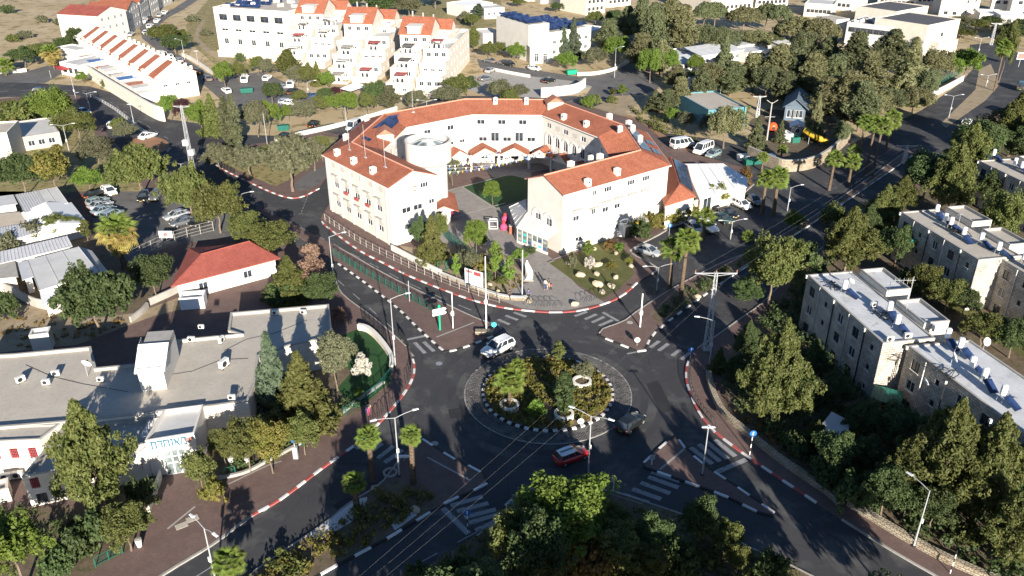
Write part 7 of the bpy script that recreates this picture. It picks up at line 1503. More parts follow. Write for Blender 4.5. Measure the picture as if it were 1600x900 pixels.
for px, py, lb in ((284,823,'left of two pale service hatches in the clinic pavement'),(301,812,'right of two pale service hatches in the clinic pavement')): p = G(px, py); o = tag(MB().box(-.55,-.38,0,.55,.38,.025).build('service_hatch', K['roofgrey']), lb, 'hatch'); o.location = (p.x, p.y, .121); o.rotation_euler.z = .6
for px, py, lb in ((679,693,'pale manhole cover in the road beside the palm island tip'),(412,795,'dark manhole cover in the lower left road'),(686,568,'manhole cover in the road left of the roundabout'),(984,505,'round manhole cover on the tip of the palm strip island')):
    p = G(px, py); tag(MB().tube((p.x, p.y, .0), (p.x, p.y, .016 if py != 505 else .14), .42, n=20).build('manhole_cover', K['kerbgrey' if py in (693, 505) else 'rim']), lb, 'manhole')
p = G(610, 741); o = thing('stone_ring', 'round kerbed stone ring on the palm island', 'planter', (p.x, p.y, .12)); [MB().prism([(r*math.cos(a), r*math.sin(a)) for r, a in ((.75, t), (.75, t+.48), (.55, t+.48), (.55, t))], 0, .2).build('ring_stone', K['kerbgrey'], o) for t in [i*math.pi/6 for i in range(12)]]
ss = thing('road_plinth', 'dark stone plinth with pale blocks at the island tip by the white pole', 'planter', tuple(G(757,522))); ss.location.z = .12; [MB().box(-1.2+.8*i,-.4,0,-.45+.8*i,.4,.45).build('block', K['rubble'], ss) for i in range(3)]
# bunting over the school court
for i, (a, b, lb) in enumerate((((-13.5,141,6.5),(4,156,5),'string of small flags across the school court, nearest one'),((-13.2,143,6.5),(9,158,5.2),'string of small flags across the school court, middle one'),((-13,146,6),(-2,160,4.6),'string of small flags across the school court, farthest one'))):
    a, b = Vector(a), Vector(b); o = thing('bunting', lb, 'bunting', a); mb = MB(); P = []
    for k in range(25): t = k/24; q = a.lerp(b, t) - a; q.z -= 4*.9*t*(1-t); P.append(q)
    mb.path(P, .02, 3); mb.build('string', K['white'], o); d = (b-a).normalized()
    for k in range(1, 24):
        q = P[k]; MB().add([q, q + d*.42, q + d*.21 + Vector((0, .03, -.5)), q + Vector((0,.01,0)), q + d*.42 + Vector((0,.01,0)), q + d*.21 + Vector((0,.04,-.5))], [(0,1,2),(5,4,3),(0,3,4,1),(1,4,5,2),(2,5,3,0)]).build('flag', K[['white','yellow','bluesign','white','car_blue'][k % 5]], o)
# people on the plaza
def person(px, py, ang, top, legs, hair, label, walk_=.25, h=1.68, child=False):
    p = G(px, py); o = thing('person', label, 'person', (p.x, p.y, .135), ang); s = h/1.7
    V = [(0,0,.95),(0,.01,1.12),(0,.02,1.32),(0,.02,1.46),(0,.03,1.54),(.09,.02,.92),(.1,walk_*.45,.5),(.1,walk_*.6-.06,.07),(.1,walk_*.6+.1,.04),(-.09,.02,.92),(-.1,-walk_*.1,.5),(-.1,-walk_*.75,.09),(-.1,-walk_*.75+.13,.04),(.19,.01,1.42),(.25,-.06,1.15),(.24,.06,.92),(-.19,.01,1.42),(-.25,.08,1.15),(-.24,.2,.94),(0,.05,1.62),(0,.06,1.70)]
    E = [(0,1),(1,2),(2,3),(3,4),(0,5),(5,6),(6,7),(7,8),(0,9),(9,10),(10,11),(11,12),(3,13),(13,14),(14,15),(3,16),(16,17),(17,18),(4,19),(19,20)]
    R = [(.14,.11),(.125,.095),(.15,.10),(.10,.08),(.05,.05),(.09,.09),(.06,.06),(.04,.04),(.035,.03),(.09,.09),(.06,.06),(.04,.04),(.035,.03),(.06,.06),(.045,.045),(.035,.03),(.06,.06),(.045,.045),(.035,.03),(.085,.095),(.07,.08)]
    def skin(name, vi, mat, grow=0.0, parent=o):
        ids = sorted(vi); mp = {v: i for i, v in enumerate(ids)}; me = bpy.data.meshes.new(name); me.from_pydata([tuple(c*s for c in V[v]) for v in ids], [(mp[a], mp[b]) for a, b in E if a in mp and b in mp], [])
        ob = bpy.data.objects.new(name, me); COL.objects.link(ob); md = ob.modifiers.new('skin', 'SKIN'); ob.modifiers.new('sub', 'SUBSURF').levels = 1
        for i, v in enumerate(ids): d_ = me.skin_vertices[0].data[i]; d_.radius = ((R[v][0]+grow)*s, (R[v][1]+grow)*s); d_.use_root = (i == 0)
        bpy.context.view_layer.update(); m2 = bpy.data.meshes.new_from_object(ob.evaluated_get(bpy.context.evaluated_depsgraph_get())); bpy.data.objects.remove(ob); m2.materials.clear(); m2.materials.append(K[mat]); m2.polygons.foreach_set('use_smooth', [True]*len(m2.polygons)); m2.name = name; return inst(m2, name, parent)
    skin('body', range(21), 'skin'); skin('top', {0,1,2,3,13,14,16,17}, top, .016); skin('trousers', {0,5,6,7,9,10,11}, legs, .013)
    MB().lathe([(.0,.15),(.07,.13),(.105,.07),(.11,.0),(.10,-.08),(.0,-.1)], 10).build('hair', K['hair'], o, loc=(0, .035*s, 1.68*s)); return o
person(852,454,2.6,'cloth_white','cloth_blue','hair','person in a white top walking on the plaza, left of two companions'); person(857,453,2.4,'cloth_black','cloth_beige','hair','person in a black top walking on the plaza beside a companion in white'); person(861,455,2.5,'cloth_red','cloth_black','hair','small child walking at the right of two adults on the plaza', h=1.1)
person(826,470,.4,'cloth_blue','cloth_black','hair','person in dark blue standing at the left plaza hoops'); person(797,470,.9,'cloth_black','cloth_black','hair','person in black at the garden wall by the kerb'); person(573,648,.3,'cloth_black','cloth_blue','hair','person in black walking at the hooped rail below the clinic lawn'); person(577,650,.2,'cloth_beige','cloth_pink','hair','person in beige walking beside the hooped rail below the clinic lawn')
# ------------------------------------------------------------------ trees and planting, each at its own place
T = tree
# --- lower left
T('pine2',165,806,632,124,'l_olivegreen','pine_tree','large pine tree in front of the clinic windows at the lower left')
T('sparse',42,920,812,112,'l_bright','leafy_tree','pale green leafy tree in the bottom left corner')
T('round',206,862,796,84,'l_olivegreen','young_tree','small round tree with a thin pale trunk at the lower left pavement')
T('shrub',128,880,828,70,'l_dark','shrub','dark shrub under the corner trees at the lower left','shrub'); T('shrub',158,858,800,66,'l_dark','shrub','dark green shrub beside the clinic ramp wall','shrub'); T('bush',225,800,752,50,'l_dark','shrub','shrub between the large pine and the clinic ramp','shrub'); T('bush',95,905,860,60,'l_dark','shrub','low dark shrub at the bottom left fence','shrub')
T('sparse',322,782,704,50,'l_olivegreen','young_tree','thin young tree in the corner bed before the clinic entrance'); T('bush',336,784,752,46,'l_shrub','shrub','green shrub in the corner bed before the clinic entrance','shrub')
T('round',356,735,672,48,'l_olivegreen','young_tree','bushy young tree right of the clinic entrance'); T('round2',392,738,660,74,'l_olivegreen','young_tree','broad young tree above the small white litter bins'); T('round',427,741,662,66,'l_shrub','pavement_tree','yellowish pavement tree in a square pit right of the clinic'); T('round2',477,712,653,56,'l_olivegreen','pavement_tree','pavement tree at the head of the row beside the clinic garden')
T('cedar',433,645,522,80,'l_blue','cedar_tree','blue green cedar against the clinic roof corner'); T('conifer',478,668,553,112,'l_yellow','conifer_tree','broad yellow green conifer beside the blue green cedar'); T('round',528,612,522,62,'l_grey','olive_tree','grey green round tree by the dark lawn of the clinic'); T('shrub',567,592,556,34,'l_flower','flowering_shrub','white flowering shrub on the dark lawn of the clinic','shrub'); T('sapling',560,626,606,18,'l_bright','shrub','small bright shrub at the edge of the dark lawn','shrub')
T('conifer',455,468,402,84,'l_olivegreen','conifer_tree','olive green conifer left of the dry pinkish tree'); T('dry',494,460,384,58,'l_dry','dry_tree','dry pinkish tree at the road edge behind the clinic'); T('round',508,488,430,60,'l_dark','leafy_tree','dark green tree below the dry pinkish tree'); T('bush',440,476,446,60,'l_dark','shrub','dark shrub at the back of the clinic yard','shrub'); T('shrub',530,505,482,30,'l_dry','shrub','dry brownish shrub at the road edge behind the clinic','shrub')
T('dense',158,522,428,116,'l_dark','leafy_tree','big dark green tree above the clinic stair house'); T('round2',246,470,404,66,'l_dark','leafy_tree','dark round tree left of the bright red roof'); T('bush',62,375,345,70,'l_grey','shrub','grey green bushes between the left huts','shrub'); T('round',95,372,338,60,'l_olivegreen','small_tree','small tree between the white gabled hut and the ribbed roof'); T('bush',14,398,368,54,'l_grey','shrub','grey bush at the left edge below the corrugated hut','shrub'); T('sapling',138,378,345,24,'l_olivegreen','small_tree','slim small tree by the gate of the left car park'); T('shrub',15,500,458,50,'l_dark','shrub','dark shrub at the left edge behind the panel wall','shrub')
# --- left car park and beyond
T('dense',222,308,234,98,'l_olivegreen','leafy_tree','big round olive green tree at the back of the left car park'); T('dense',303,345,266,84,'l_olivegreen','leafy_tree','round tree at the roadside end of the left car park row'); T('dense',345,365,290,86,'l_olivegreen','leafy_tree','round tree in the middle of the roadside row by the left car park'); T('round',388,385,334,66,'l_olivegreen','leafy_tree','smaller roadside tree beside the double lamp of the left car park'); T('round2',424,408,352,80,'l_olivegreen','leafy_tree','roadside tree nearest the red roof')
T('round2',42,308,244,76,'l_dark','leafy_tree','dark green tree beside the cream corner building'); T('sparse',90,306,234,70,'l_shrub','leafy_tree','brownish loose tree right of the dark one by the corner building'); T('round',141,302,264,50,'l_bright','leafy_tree','bright round bush tree at the end of the left car park'); T('round',160,268,214,60,'l_grey','leafy_tree','grey green tree in front of the circular plaza'); T('bush',75,262,240,50,'l_dark','shrub','dark hedge by the bungalow','shrub')
T('round2',95,212,140,62,'l_bright','leafy_tree','bright green tree beside the far left road, nearest the lamp'); T('round',125,222,172,64,'l_olivegreen','leafy_tree','olive green tree beside the far left road, lower one'); T('bush',35,200,160,72,'l_olivegreen','shrub','sprawling green bush on the far left slope','shrub'); T('bush',60,182,148,60,'l_dark','shrub','dark bush on the far left slope','shrub'); T('bush',15,215,190,50,'l_brown','shrub','browned bush at the left edge of the slope','shrub'); T('round',198,222,192,40,'l_grey','leafy_tree','small grey tree on the carriageway strip by the circular plaza'); T('shrub',188,205,185,30,'l_olivegreen','shrub','small bush on the carriageway strip','shrub'); T('bush',20,175,158,40,'l_olivegreen','shrub','green bush at the left edge by the far road','shrub')
for px, py, tp, w, k, lf, lb in ((12,110,92,30,'l_grey','round','grey tree at the far left road bend'),(40,106,74,44,'l_dark','round','dark tree left of the far date palm'),(58,100,70,36,'l_olivegreen','round2','olive tree right of the far left bend'),(105,86,58,40,'l_dark','round','dark tree above the side road at the upper left'),(122,78,44,34,'l_dark','round2','dark tree nearest the street houses'),(75,90,66,34,'l_grey','round','grey tree above the side road at the upper left'),(140,66,50,36,'l_grey','bush','grey bush below the tall end house'),(157,82,70,20,'l_dark','round','small dark tree at the end of the striped roofs'),(12,22,8,22,'l_dark','bush','dark bush on the bare slope at the top left'),(40,60,48,26,'l_grey','bush','grey bush on the bare slope'),(68,36,24,20,'l_grey','bush','grey bush high on the bare slope'),(20,66,54,24,'l_olivegreen','bush','olive bush low on the bare slope'),(95,40,28,24,'l_grey','bush','grey bush in the middle of the bare slope'),(130,132,112,20,'l_bright','round','bright little tree beside the white shop'),(166,138,124,14,'l_olivegreen','bush','small bush on the retaining wall of the row houses')):
    T(lf, px, py, tp, w, k, 'bush' if lf == 'bush' else 'tree', lb, 'bush' if lf == 'bush' else 'tree', z=.01)
# --- left junction and the triangle of trees
T('conifer',336,212,148,50,'l_olivegreen','leafy_tree','green tree at the tip of the left junction'); T('cypress',360,236,152,24,'l_cypress','cypress_tree','tall grey green cypress, left one of the pair'); T('cypress',374,240,150,22,'l_cypress','cypress_tree','tall grey green cypress, right one of the pair')
for px, py, tp, w, k, lf, lb in ((316,210,160,42,'l_bright','round','bright green tree at the corner below the striped roofs'),(268,188,150,34,'l_bright','round2','bright green tree against the end of the row houses'),(290,196,155,30,'l_purple','round','dark purple plum tree by the row houses'),(404,214,160,46,'l_grey','round2','grey green round tree right of the cypresses'),(422,204,160,42,'l_bright','round','round bright tree on the back street verge'),(345,268,228,56,'l_grey','olive','olive tree at the tip of the triangle verge'),(392,276,232,58,'l_grey','olive','olive tree in the middle of the triangle verge'),(458,300,216,82,'l_grey','olive','broad olive tree at the right of the triangle verge'),(492,268,218,44,'l_grey','olive','olive tree at the back of the triangle verge'),(430,262,228,50,'l_olivegreen','olive','small olive tree behind the broad one on the triangle verge'),(505,252,214,30,'l_olivegreen','round','small tree beside the side street of the school')):
    T(lf, px, py, tp, w, k, 'olive_tree' if lf == 'olive' else 'tree', lb)
# --- rows in front of the terrace houses
row_ = [(352,138,97,34,'l_bright','round'),(374,128,98,26,'l_olivegreen','round'),(405,118,88,28,'l_olivegreen','round'),(418,122,92,26,'l_grey','round2'),(452,122,78,38,'l_olivegreen','tall'),(447,82,50,24,'l_grey','sparse'),(466,138,104,34,'l_grey','round2'),(484,140,100,30,'l_olivegreen','round'),(497,134,96,26,'l_yellow','conifer'),(513,142,112,28,'l_bright','round'),(426,162,130,36,'l_dark','round2'),(468,162,142,30,'l_olivegreen','round'),(508,156,138,30,'l_dark','round'),(526,152,136,24,'l_purple','round'),(517,172,150,26,'l_bright','round2'),(545,182,144,42,'l_bright','round'),(500,182,150,30,'l_olivegreen','round2'),(478,192,158,46,'l_grey','round2'),(452,190,164,28,'l_bright','round'),(590,168,128,44,'l_dark','round2'),(610,172,134,36,'l_grey','tall'),(650,172,142,42,'l_grey','round'),(575,178,146,30,'l_olivegreen','round'),(700,166,136,50,'l_grey','round2'),(718,156,118,46,'l_olivegreen','round'),(730,150,120,40,'l_dark','round'),(782,160,126,44,'l_grey','round2'),(812,156,132,34,'l_grey','round'),(795,168,140,34,'l_olivegreen','round')]
for i, (px, py, tp, w, k, lf) in enumerate(row_):
    side = 'at the back left' if px < 440 and py < 130 else 'in the car park island' if px < 520 and py < 165 else 'above the back street at the left' if px < 520 else 'at the foot of the left terrace house' if px < 560 else 'between school roof and middle terrace house' if px < 625 else 'at the right terrace house foot' if px < 740 else 'beside the upper car park'
    hue = {'l_bright': 'bright green', 'l_olivegreen': 'olive green', 'l_grey': 'grey green', 'l_dark': 'dark green', 'l_yellow': 'yellow green', 'l_purple': 'dark purple'}[k]
    order = sum(1 for q in row_[:i] if q[4] == k)
    T(lf, px, py, tp, w, k, 'tree', '%s tree %s, %s' % (hue, side, ('with a narrow crown' if w < 28 else 'with a broad crown' if w > 40 else 'with a middling crown')), group='trees round the terrace houses', z=.01)
for px, py, tp, w, k, lf, lb in ((895,90,28,34,'l_blue','cedar','tall dark cedar before the solar roofed hall'),(880,92,40,26,'l_blue','cedar','slimmer dark cedar left of the tall one'),(887,112,82,38,'l_bright','round','bright round tree by the upper road, left one'),(928,108,76,44,'l_grey','round2','grey tree by the upper road'),(966,98,58,46,'l_bright','round2','big bright round tree at the upper road bend'),(765,92,66,30,'l_olivegreen','round','olive tree at the road below the garden house'),(808,98,68,32,'l_bright','round','bright round tree below the cubic hall'),(782,88,66,24,'l_olivegreen','round','small tree beside the bright one below the cubic hall'),(741,78,42,20,'l_olivegreen','tall','narrow tree at the right terrace house corner'),(748,30,6,18,'l_blue','cypress','dark cypress before the white flat house'),(738,44,22,26,'l_olivegreen','round','olive tree on the slope above the terrace houses'),(728,34,18,26,'l_grey','bush','grey bush on the slope above the terrace houses'),(545,18,-14,60,'l_dark','round','dark tree behind the left terrace house'),(600,28,-10,70,'l_dark','round2','large dark tree behind the middle terrace house'),(640,30,-8,50,'l_grey','round','grey dark tree behind the right terrace house'),(680,14,-18,40,'l_dark','umbrella','leaning pine on the grassy slope'),(475,20,-6,50,'l_olivegreen','round','olive tree beside the hillside block'),(262,48,40,30,'l_olivegreen','bush','bushes along the upper left street, top clump'),(258,70,40,54,'l_olivegreen','round2','dense dark trees along the upper left street, upper clump'),(275,84,56,50,'l_dark','round2','dense dark trees along the upper left street, lower clump'),(280,60,46,30,'l_olivegreen','bush','bush on the slope right of the street trees'),(355,112,98,18,'l_dark','bush','small bush at the white wall of the hillside block'),(376,98,82,16,'l_dark','bush','dark bush below the hillside block'),(300,34,24,24,'l_grey','bush','grey bush on the slope by the dirt track'),(322,56,46,22,'l_grey','bush','grey bush beside the dirt track'),(352,130,104,34,'l_olivegreen','round','tree beside the lone white van'),(955,162,150,20,'l_olivegreen','bush','olive bush at the sandy lot'),(918,168,150,26,'l_bright','bush','bright bush behind the school ridge, left'),(928,165,147,22,'l_olivegreen','bush','olive bush behind the school ridge, right'),(972,150,132,20,'l_bright','sapling','bright sapling on the road corner'),(957,150,138,16,'l_olivegreen','sapling','small sapling on the road corner, left')):
    T(lf, px, py, tp, w, k, 'tree' if lf not in ('bush',) else 'bush', lb, 'tree' if lf != 'bush' else 'bush', z=.01)
# --- school garden
T('conifer',676,410,338,54,'l_yellow','conifer_tree','yellow green conifer against the lit school front'); T('round',660,398,342,34,'l_dark','small_tree','dark small tree between the conifer and the school wall'); T('round',690,384,336,28,'l_olivegreen','small_tree','small tree behind the yellow green conifer'); T('round',746,404,345,42,'l_bright','round_tree','bright round tree at the edge of the school court'); T('round2',707,290,250,32,'l_grey','court_tree','grey green tree beside the school stair tower'); T('round',770,322,284,30,'l_bright','court_tree','bright tree on the school court lawn'); T('sapling',714,440,398,16,'l_bright','young_tree','slim young tree behind the notice board'); T('sparse',733,428,392,40,'l_grey','shrub_tree','grey brown shrub tree in the front garden'); T('sapling',774,440,378,24,'l_bright','young_tree','slim pale tree in the dry bed, left one'); T('sapling',797,450,402,24,'l_bright','young_tree','slim pale tree in the dry bed, right one'); T('round',812,412,390,28,'l_bright','young_tree','small bright tree by the white flag pole'); T('sapling',776,402,382,20,'l_olivegreen','young_tree','slim tree behind the tan boulder')
for px, py, tp, w, k, lf, lb in ((740,420,400,40,'l_shrub','bush','brown green bush under the bright round tree'),(760,428,412,26,'l_shrub','shrub','shrub beside the notice board path'),(783,445,434,24,'l_olivegreen','bush','low green bush in the dry bed'),(762,438,426,22,'l_dark','shrub','dark shrub behind the notice board'),(830,398,388,18,'l_dark','bush','dark shrub at the glass porch foot'),(896,384,370,24,'l_dark','bush','dark shrub at the school wing foot, left'),(915,382,366,26,'l_olivegreen','bush','green shrub at the school wing foot, middle'),(932,374,360,24,'l_dark','bush','dark shrub beside the white cabin'),(888,390,378,22,'l_olivegreen','shrub','green shrub at the porch corner of the school wing'),(917,404,378,22,'l_bright','sapling','young tree on the upper edge of the garden lawn'),(892,416,394,12,'l_olivegreen','sapling','thin sapling on the left of the garden lawn'),(922,420,402,22,'l_flower','shrub','white rose bush in the middle of the lawn'),(952,392,376,24,'l_brown','shrub','brown flowered shrub at the top of the lawn'),(968,396,380,18,'l_bright','sapling','bright sapling at the right top of the lawn'),(955,420,410,20,'l_shrub','shrub','brownish rose bush at the right of the lawn'),(895,420,398,16,'l_grey','shrub','grey shrub at the left of the lawn'),(984,412,402,16,'l_shrub','shrub','shrub on the kerb edge of the lawn'),(1018,360,335,40,'l_shrub','bush','hedge shrub of the school car park, left of three'),(1045,352,326,46,'l_shrub','bush','hedge shrub of the school car park, middle of three'),(1070,342,318,44,'l_shrub','bush','hedge shrub of the school car park, right of three'),(1000,372,345,44,'l_dark','bush','dark hedge beside the bus sign'),(1065,326,306,28,'l_olivegreen','round','little round tree by the tiled wing'),(950,352,330,22,'l_olivegreen','round','little tree behind the white cabin'),(1120,318,290,44,'l_shrub','bush','brownish shrub behind the buttressed wall, left'),(1145,304,280,34,'l_shrub','bush','brownish shrub behind the buttressed wall, right'),(1162,288,262,28,'l_brown','bush','brown shrub at the corner of the white hall'),(1012,347,332,28,'l_olivegreen','bush','shrub at the grey roofed shelter')):
    T(lf, px, py, tp, w, k, 'shrub' if lf in ('bush', 'shrub') else 'small_tree', lb, 'shrub' if lf in ('bush', 'shrub') else 'tree')
# --- roundabout
T('cypress',881,652,590,34,'l_dark','conifer_tree','dark upright conifer in the lowest ring planter of the roundabout', z=.6); T('olive',911,602,575,34,'l_grey','olive_tree','small grey olive in the right ring planter', z=.6); T('sapling',872,572,536,24,'l_olivegreen','young_tree','small round headed tree at the far rim of the roundabout', z=.2); T('shrub',838,655,630,34,'l_bright','shrub','yellow green shrub between the planters of the roundabout','shrub', z=.3)
palm(796, 640, 583, 'fan palm in the left ring planter of the roundabout', 52, z=.6, nf=30); palm(809, 583, 548, 'small fan palm at the far left of the roundabout', 30, z=.3, nf=22, clear=.6)
def rpoly(r0, r1, a0, a1, n=14): return [(RC.x + r*math.cos(a), RC.y + r*math.sin(a)) for r, aa in ((r1, (a0, a1)), (r0, (a1, a0))) for a in np.linspace(math.radians(aa[0]), math.radians(aa[1]), n)]
cover('ground_cover', 'green and brown shrub planting covering the left half of the roundabout', 'shrubs', rpoly(.3, RR-.35, 95, 265), 5.5, .4, .16, 'l_shrub', (.22, .5), 32, .32); cover('ground_cover', 'green and brown shrub planting covering the right half of the roundabout', 'shrubs', rpoly(.3, RR-.35, -85, 95), 5.5, .35, .16, 'l_shrub', (.2, .45), 32, .30); cover('ground_cover', 'browned planting along the rim of the roundabout', 'shrubs', rpoly(RR-2.2, RR-.3, 0, 360, 40), 1.6, .2, .15, 'l_brown', (.2, .4), 24, .24)
# --- palms
palm(195, 422, 338, 'big fan palm with yellowing fronds beside the left car park', 66, True, trunk=.3, nf=46); palm(583, 752, 668, 'fan palm on the lower left island, left of the double lamp', 42, trunk=.24); palm(646, 757, 670, 'fan palm on the lower left island, right of the double lamp', 36, trunk=.24); palm(558, 796, 742, 'short fan palm at the pebbled edge of the lower left island', 42, trunk=.24); palm(365, 915, 862, 'fan palm cut off by the bottom edge below the double lamp', 56)
palm(1046, 452, 372, 'fan palm beside the lone silver car, left one of the pair', 42, trunk=.26); palm(1063, 470, 358, 'tall fan palm beside the lone silver car, right one of the pair', 44, trunk=.26); palm(1098, 378, 326, 'fan palm growing out of the school car park bays', 36, trunk=.22); palm(1208, 338, 262, 'tall fan palm on the car park road, right one of the twins', 40, trunk=.28, nf=40); palm(1190, 335, 268, 'tall fan palm on the car park road, left one of the twins', 34, trunk=.26); palm(1295, 298, 236, 'fan palm before the stone playground wall, left one', 32, trunk=.24); palm(1325, 290, 242, 'fan palm before the stone playground wall, right one', 30, trunk=.24); palm(1352, 272, 180, 'tallest fan palm of the boulevard strip', 34, trunk=.2); palm(1362, 276, 184, 'tall fan palm right of the tallest on the boulevard strip', 34, trunk=.2); palm(1345, 228, 178, 'fan palm behind the tall boulevard pair, left', 30, trunk=.2); palm(1383, 236, 172, 'slim fan palm right of the tall boulevard pair', 34, trunk=.2); palm(1553, 142, 62, 'very tall slim fan palm on the boulevard median at the top right', 30, trunk=.18, z=.02); palm(1190, 268, 238, 'small palm on the kerb by the waste containers', 20, z=.02); palm(1220, 248, 226, 'little palm inside the stone playground wall', 18, z=.05); palm(85, 108, 68, 'date palm beside the far left road', 34, True, z=.01); palm(10, 118, 90, 'short date palm at the left edge of the far road', 30, z=.01); palm(1168, 376, 362, 'low young palm in the strip beside the school car park', 22); palm(1330,262,228,'fan palm near the lamp of the playground corner',26,trunk=.2)
fbox('utility_hut', 'small beige hut with white box at the bottom left of the clinic yard', 'hut', (-8,792), (20,784), 1.8, 1.7, 'cream', 'concrete')
cover('ground_cover', 'dark planting at the foot of the clinic wing', 'shrubs', [V2(G(*p)) for p in ((-20,800),(50,795),(60,830),(150,790),(165,810),(90,870),(-20,870))], 1.0, .5, .19, 'l_dark', (.3, .6), 28, .14)
# --- island planting and strips
cover('ground_cover', 'dense low shrubs on the lower left palm island', 'shrubs', [V2(G(*p)) for p in ((590,770),(650,770),(682,778),(645,808),(600,836),(550,864),(500,890),(420,935),(400,915),(445,880),(485,850),(530,822),(560,795))], 2.0, .5, .19, 'l_shrub', (.3, .6), 30, .14); cover('ground_cover', 'darker shrubs at the near end of the palm island', 'shrubs', [V2(G(*p)) for p in ((500,890),(440,870),(380,915),(350,985),(420,945))], 2.2, .7, .2, 'l_olivegreen', (.35, .7), 30, .14)
cover('ground_cover', 'low dark planting along the boulevard strip by the pylon', 'shrubs', [V2(G(*p)) for p in ((1030,488),(1060,462),(1120,425),(1190,394),(1250,360),(1310,320),(1370,278),(1310,319),(1225,375),(1180,404),(1130,436),(1060,486),(1035,502))], 1.6, .5, .2, 'l_dark', (.3, .6), 28, .14); cover('ground_cover', 'dry grass tufts on the left bank of the clinic yard', 'grass', [V2(G(*p)) for p in ((0,500),(60,490),(130,500),(210,495),(150,530),(60,548),(0,548))], .5, .15, .2, 'l_brown', (.25, .5), 20, .13); cover('ground_cover', 'shrub planting under the clinic trees', 'shrubs', [V2(G(*p)) for p in ((345,745),(420,722),(510,668),(570,632),(565,600),(530,640),(470,690),(390,725),(340,735))], 1.4, .5, .2, 'l_dark', (.3, .6), 28, .14)
cover('ground_cover', 'mixed low plants in the dry front garden of the school', 'plants', [V2(G(*p)) for p in ((700,400),(735,395),(780,412),(820,440),(788,464),(745,452),(705,430))], .5, .2, .17, 'l_shrub', (.2, .4), 24, .14); cover('ground_cover', 'ivy covering the sunny wall of the teal workshop', 'climber', [V2(G(*p)) for p in ((1104,204),(1164,199),(1166,192),(1102,196))], 5, 3.8, .24, 'l_bright', (.35, .7), 30, .1); cover('ground_cover', 'green plants along the top of the playground wall', 'plants', [V2(G(*p)) for p in ((1165,242),(1205,258),(1225,262),(1250,260),(1245,254),(1205,250),(1170,236))], 1.5, .6, .2, 'l_bright', (.3, .6), 26, .1); cover('ground_cover', 'scrub on the terraced slope behind the school', 'scrub', [V2(G(*p)) for p in ((985,165),(1030,180),(1100,235),(1060,228),(990,185))], .25, .6, .26, 'l_olivegreen', (.5, 1.0), 40, .05)
cover('ground_cover', 'dry weeds on the bank of the lower right wall', 'weeds', [V2(G(*p)) for p in ((1140,640),(1180,675),(1250,725),(1320,780),(1330,765),(1260,705),(1190,655),(1150,630))], 1.2, .3, .2, 'l_brown', (.25, .55), 24, .14)
# --- wooded slope at the right
woods = [(1200,480,384,84,'l_olivegreen','round2'),(1165,470,440,50,'l_dark','pine'),(1318,428,335,88,'l_olivegreen','pine2'),(1372,372,300,62,'l_olivegreen','pine'),(1348,395,330,50,'l_dark','pine2'),(1405,330,285,50,'l_olivegreen','pine'),(1440,318,250,74,'l_dark','round2'),(1478,340,236,70,'l_olivegreen','pine2'),(1500,300,205,84,'l_olivegreen','pine'),(1520,270,198,70,'l_dark','round'),(1556,392,312,56,'l_olivegreen','round2'),(1575,245,155,90,'l_olivegreen','pine'),(1592,260,190,60,'l_dark','pine2'),(1545,330,276,50,'l_dark','round'),(1205,662,515,104,'l_pine','pine'),(1150,600,562,44,'l_dark','pine2'),(1165,560,512,40,'l_dark','pine'),(1122,580,552,26,'l_pine','conifer'),(1245,640,600,46,'l_dark','round2'),(1270,706,668,40,'l_pine','pine'),(1300,740,690,60,'l_dark','round'),(1245,712,690,40,'l_dark','bush'),(1455,800,640,124,'l_pine','pine'),(1520,815,660,100,'l_pine','pine2'),(1405,790,692,78,'l_pine','pine2'),(1375,810,745,70,'l_dark','round'),(1590,800,685,90,'l_dark','pine'),(1450,835,775,60,'l_dark','round'),(1570,885,775,100,'l_pine','pine2'),(1330,790,752,60,'l_dark','bush'),(1290,762,728,46,'l_dark','bush'),(1410,815,770,50,'l_dark','round2'),(1510,850,830,40,'l_olivegreen','bush'),(1600,690,610,80,'l_pine','pine2'),(1560,720,640,60,'l_pine','round'),(1320,560,500,50,'l_bright','sparse'),(1265,600,540,50,'l_dark','pine'),(1180,640,600,60,'l_dark','round'),(1285,470,430,50,'l_dark','bush'),(1300,640,600,50,'l_dark','round2'),(1345,690,640,60,'l_dark','round'),(1395,700,650,60,'l_dark','round2'),(1445,720,665,60,'l_dark','round'),(1350,740,690,70,'l_dark','pine'),(1440,470,425,48,'l_olivegreen','round'),(1475,490,450,52,'l_olivegreen','round2'),(1502,500,462,40,'l_dark','round'),(1530,545,500,56,'l_olivegreen','round'),(1575,560,515,56,'l_dark','round2'),(1420,455,430,40,'l_dark','bush'),(1240,420,385,60,'l_dark','bush'),(1395,420,365,50,'l_dark','round'),(1300,352,330,40,'l_olivegreen','bush'),(1238,365,340,30,'l_bright','round')]
where = lambda px, py: ('by the boulevard bend at the far apartments' if py < 330 else 'between boulevard and second apartment block' if py < 430 and px < 1420 else 'beside the second apartment block' if py < 560 and px > 1400 else 'between the pylon and nearest apartments' if py < 610 else 'below the nearest apartment block' if py < 745 else 'above the rubble wall at the lower right')
kn = {'pine': 'pine', 'pine2': 'pine', 'round': 'leafy tree', 'round2': 'leafy tree', 'bush': 'bush', 'conifer': 'conifer', 'sparse': 'loose leafy tree'}; hn = {'l_pine': 'olive green', 'l_dark': 'dark green', 'l_olivegreen': 'mid green', 'l_bright': 'bright green'}
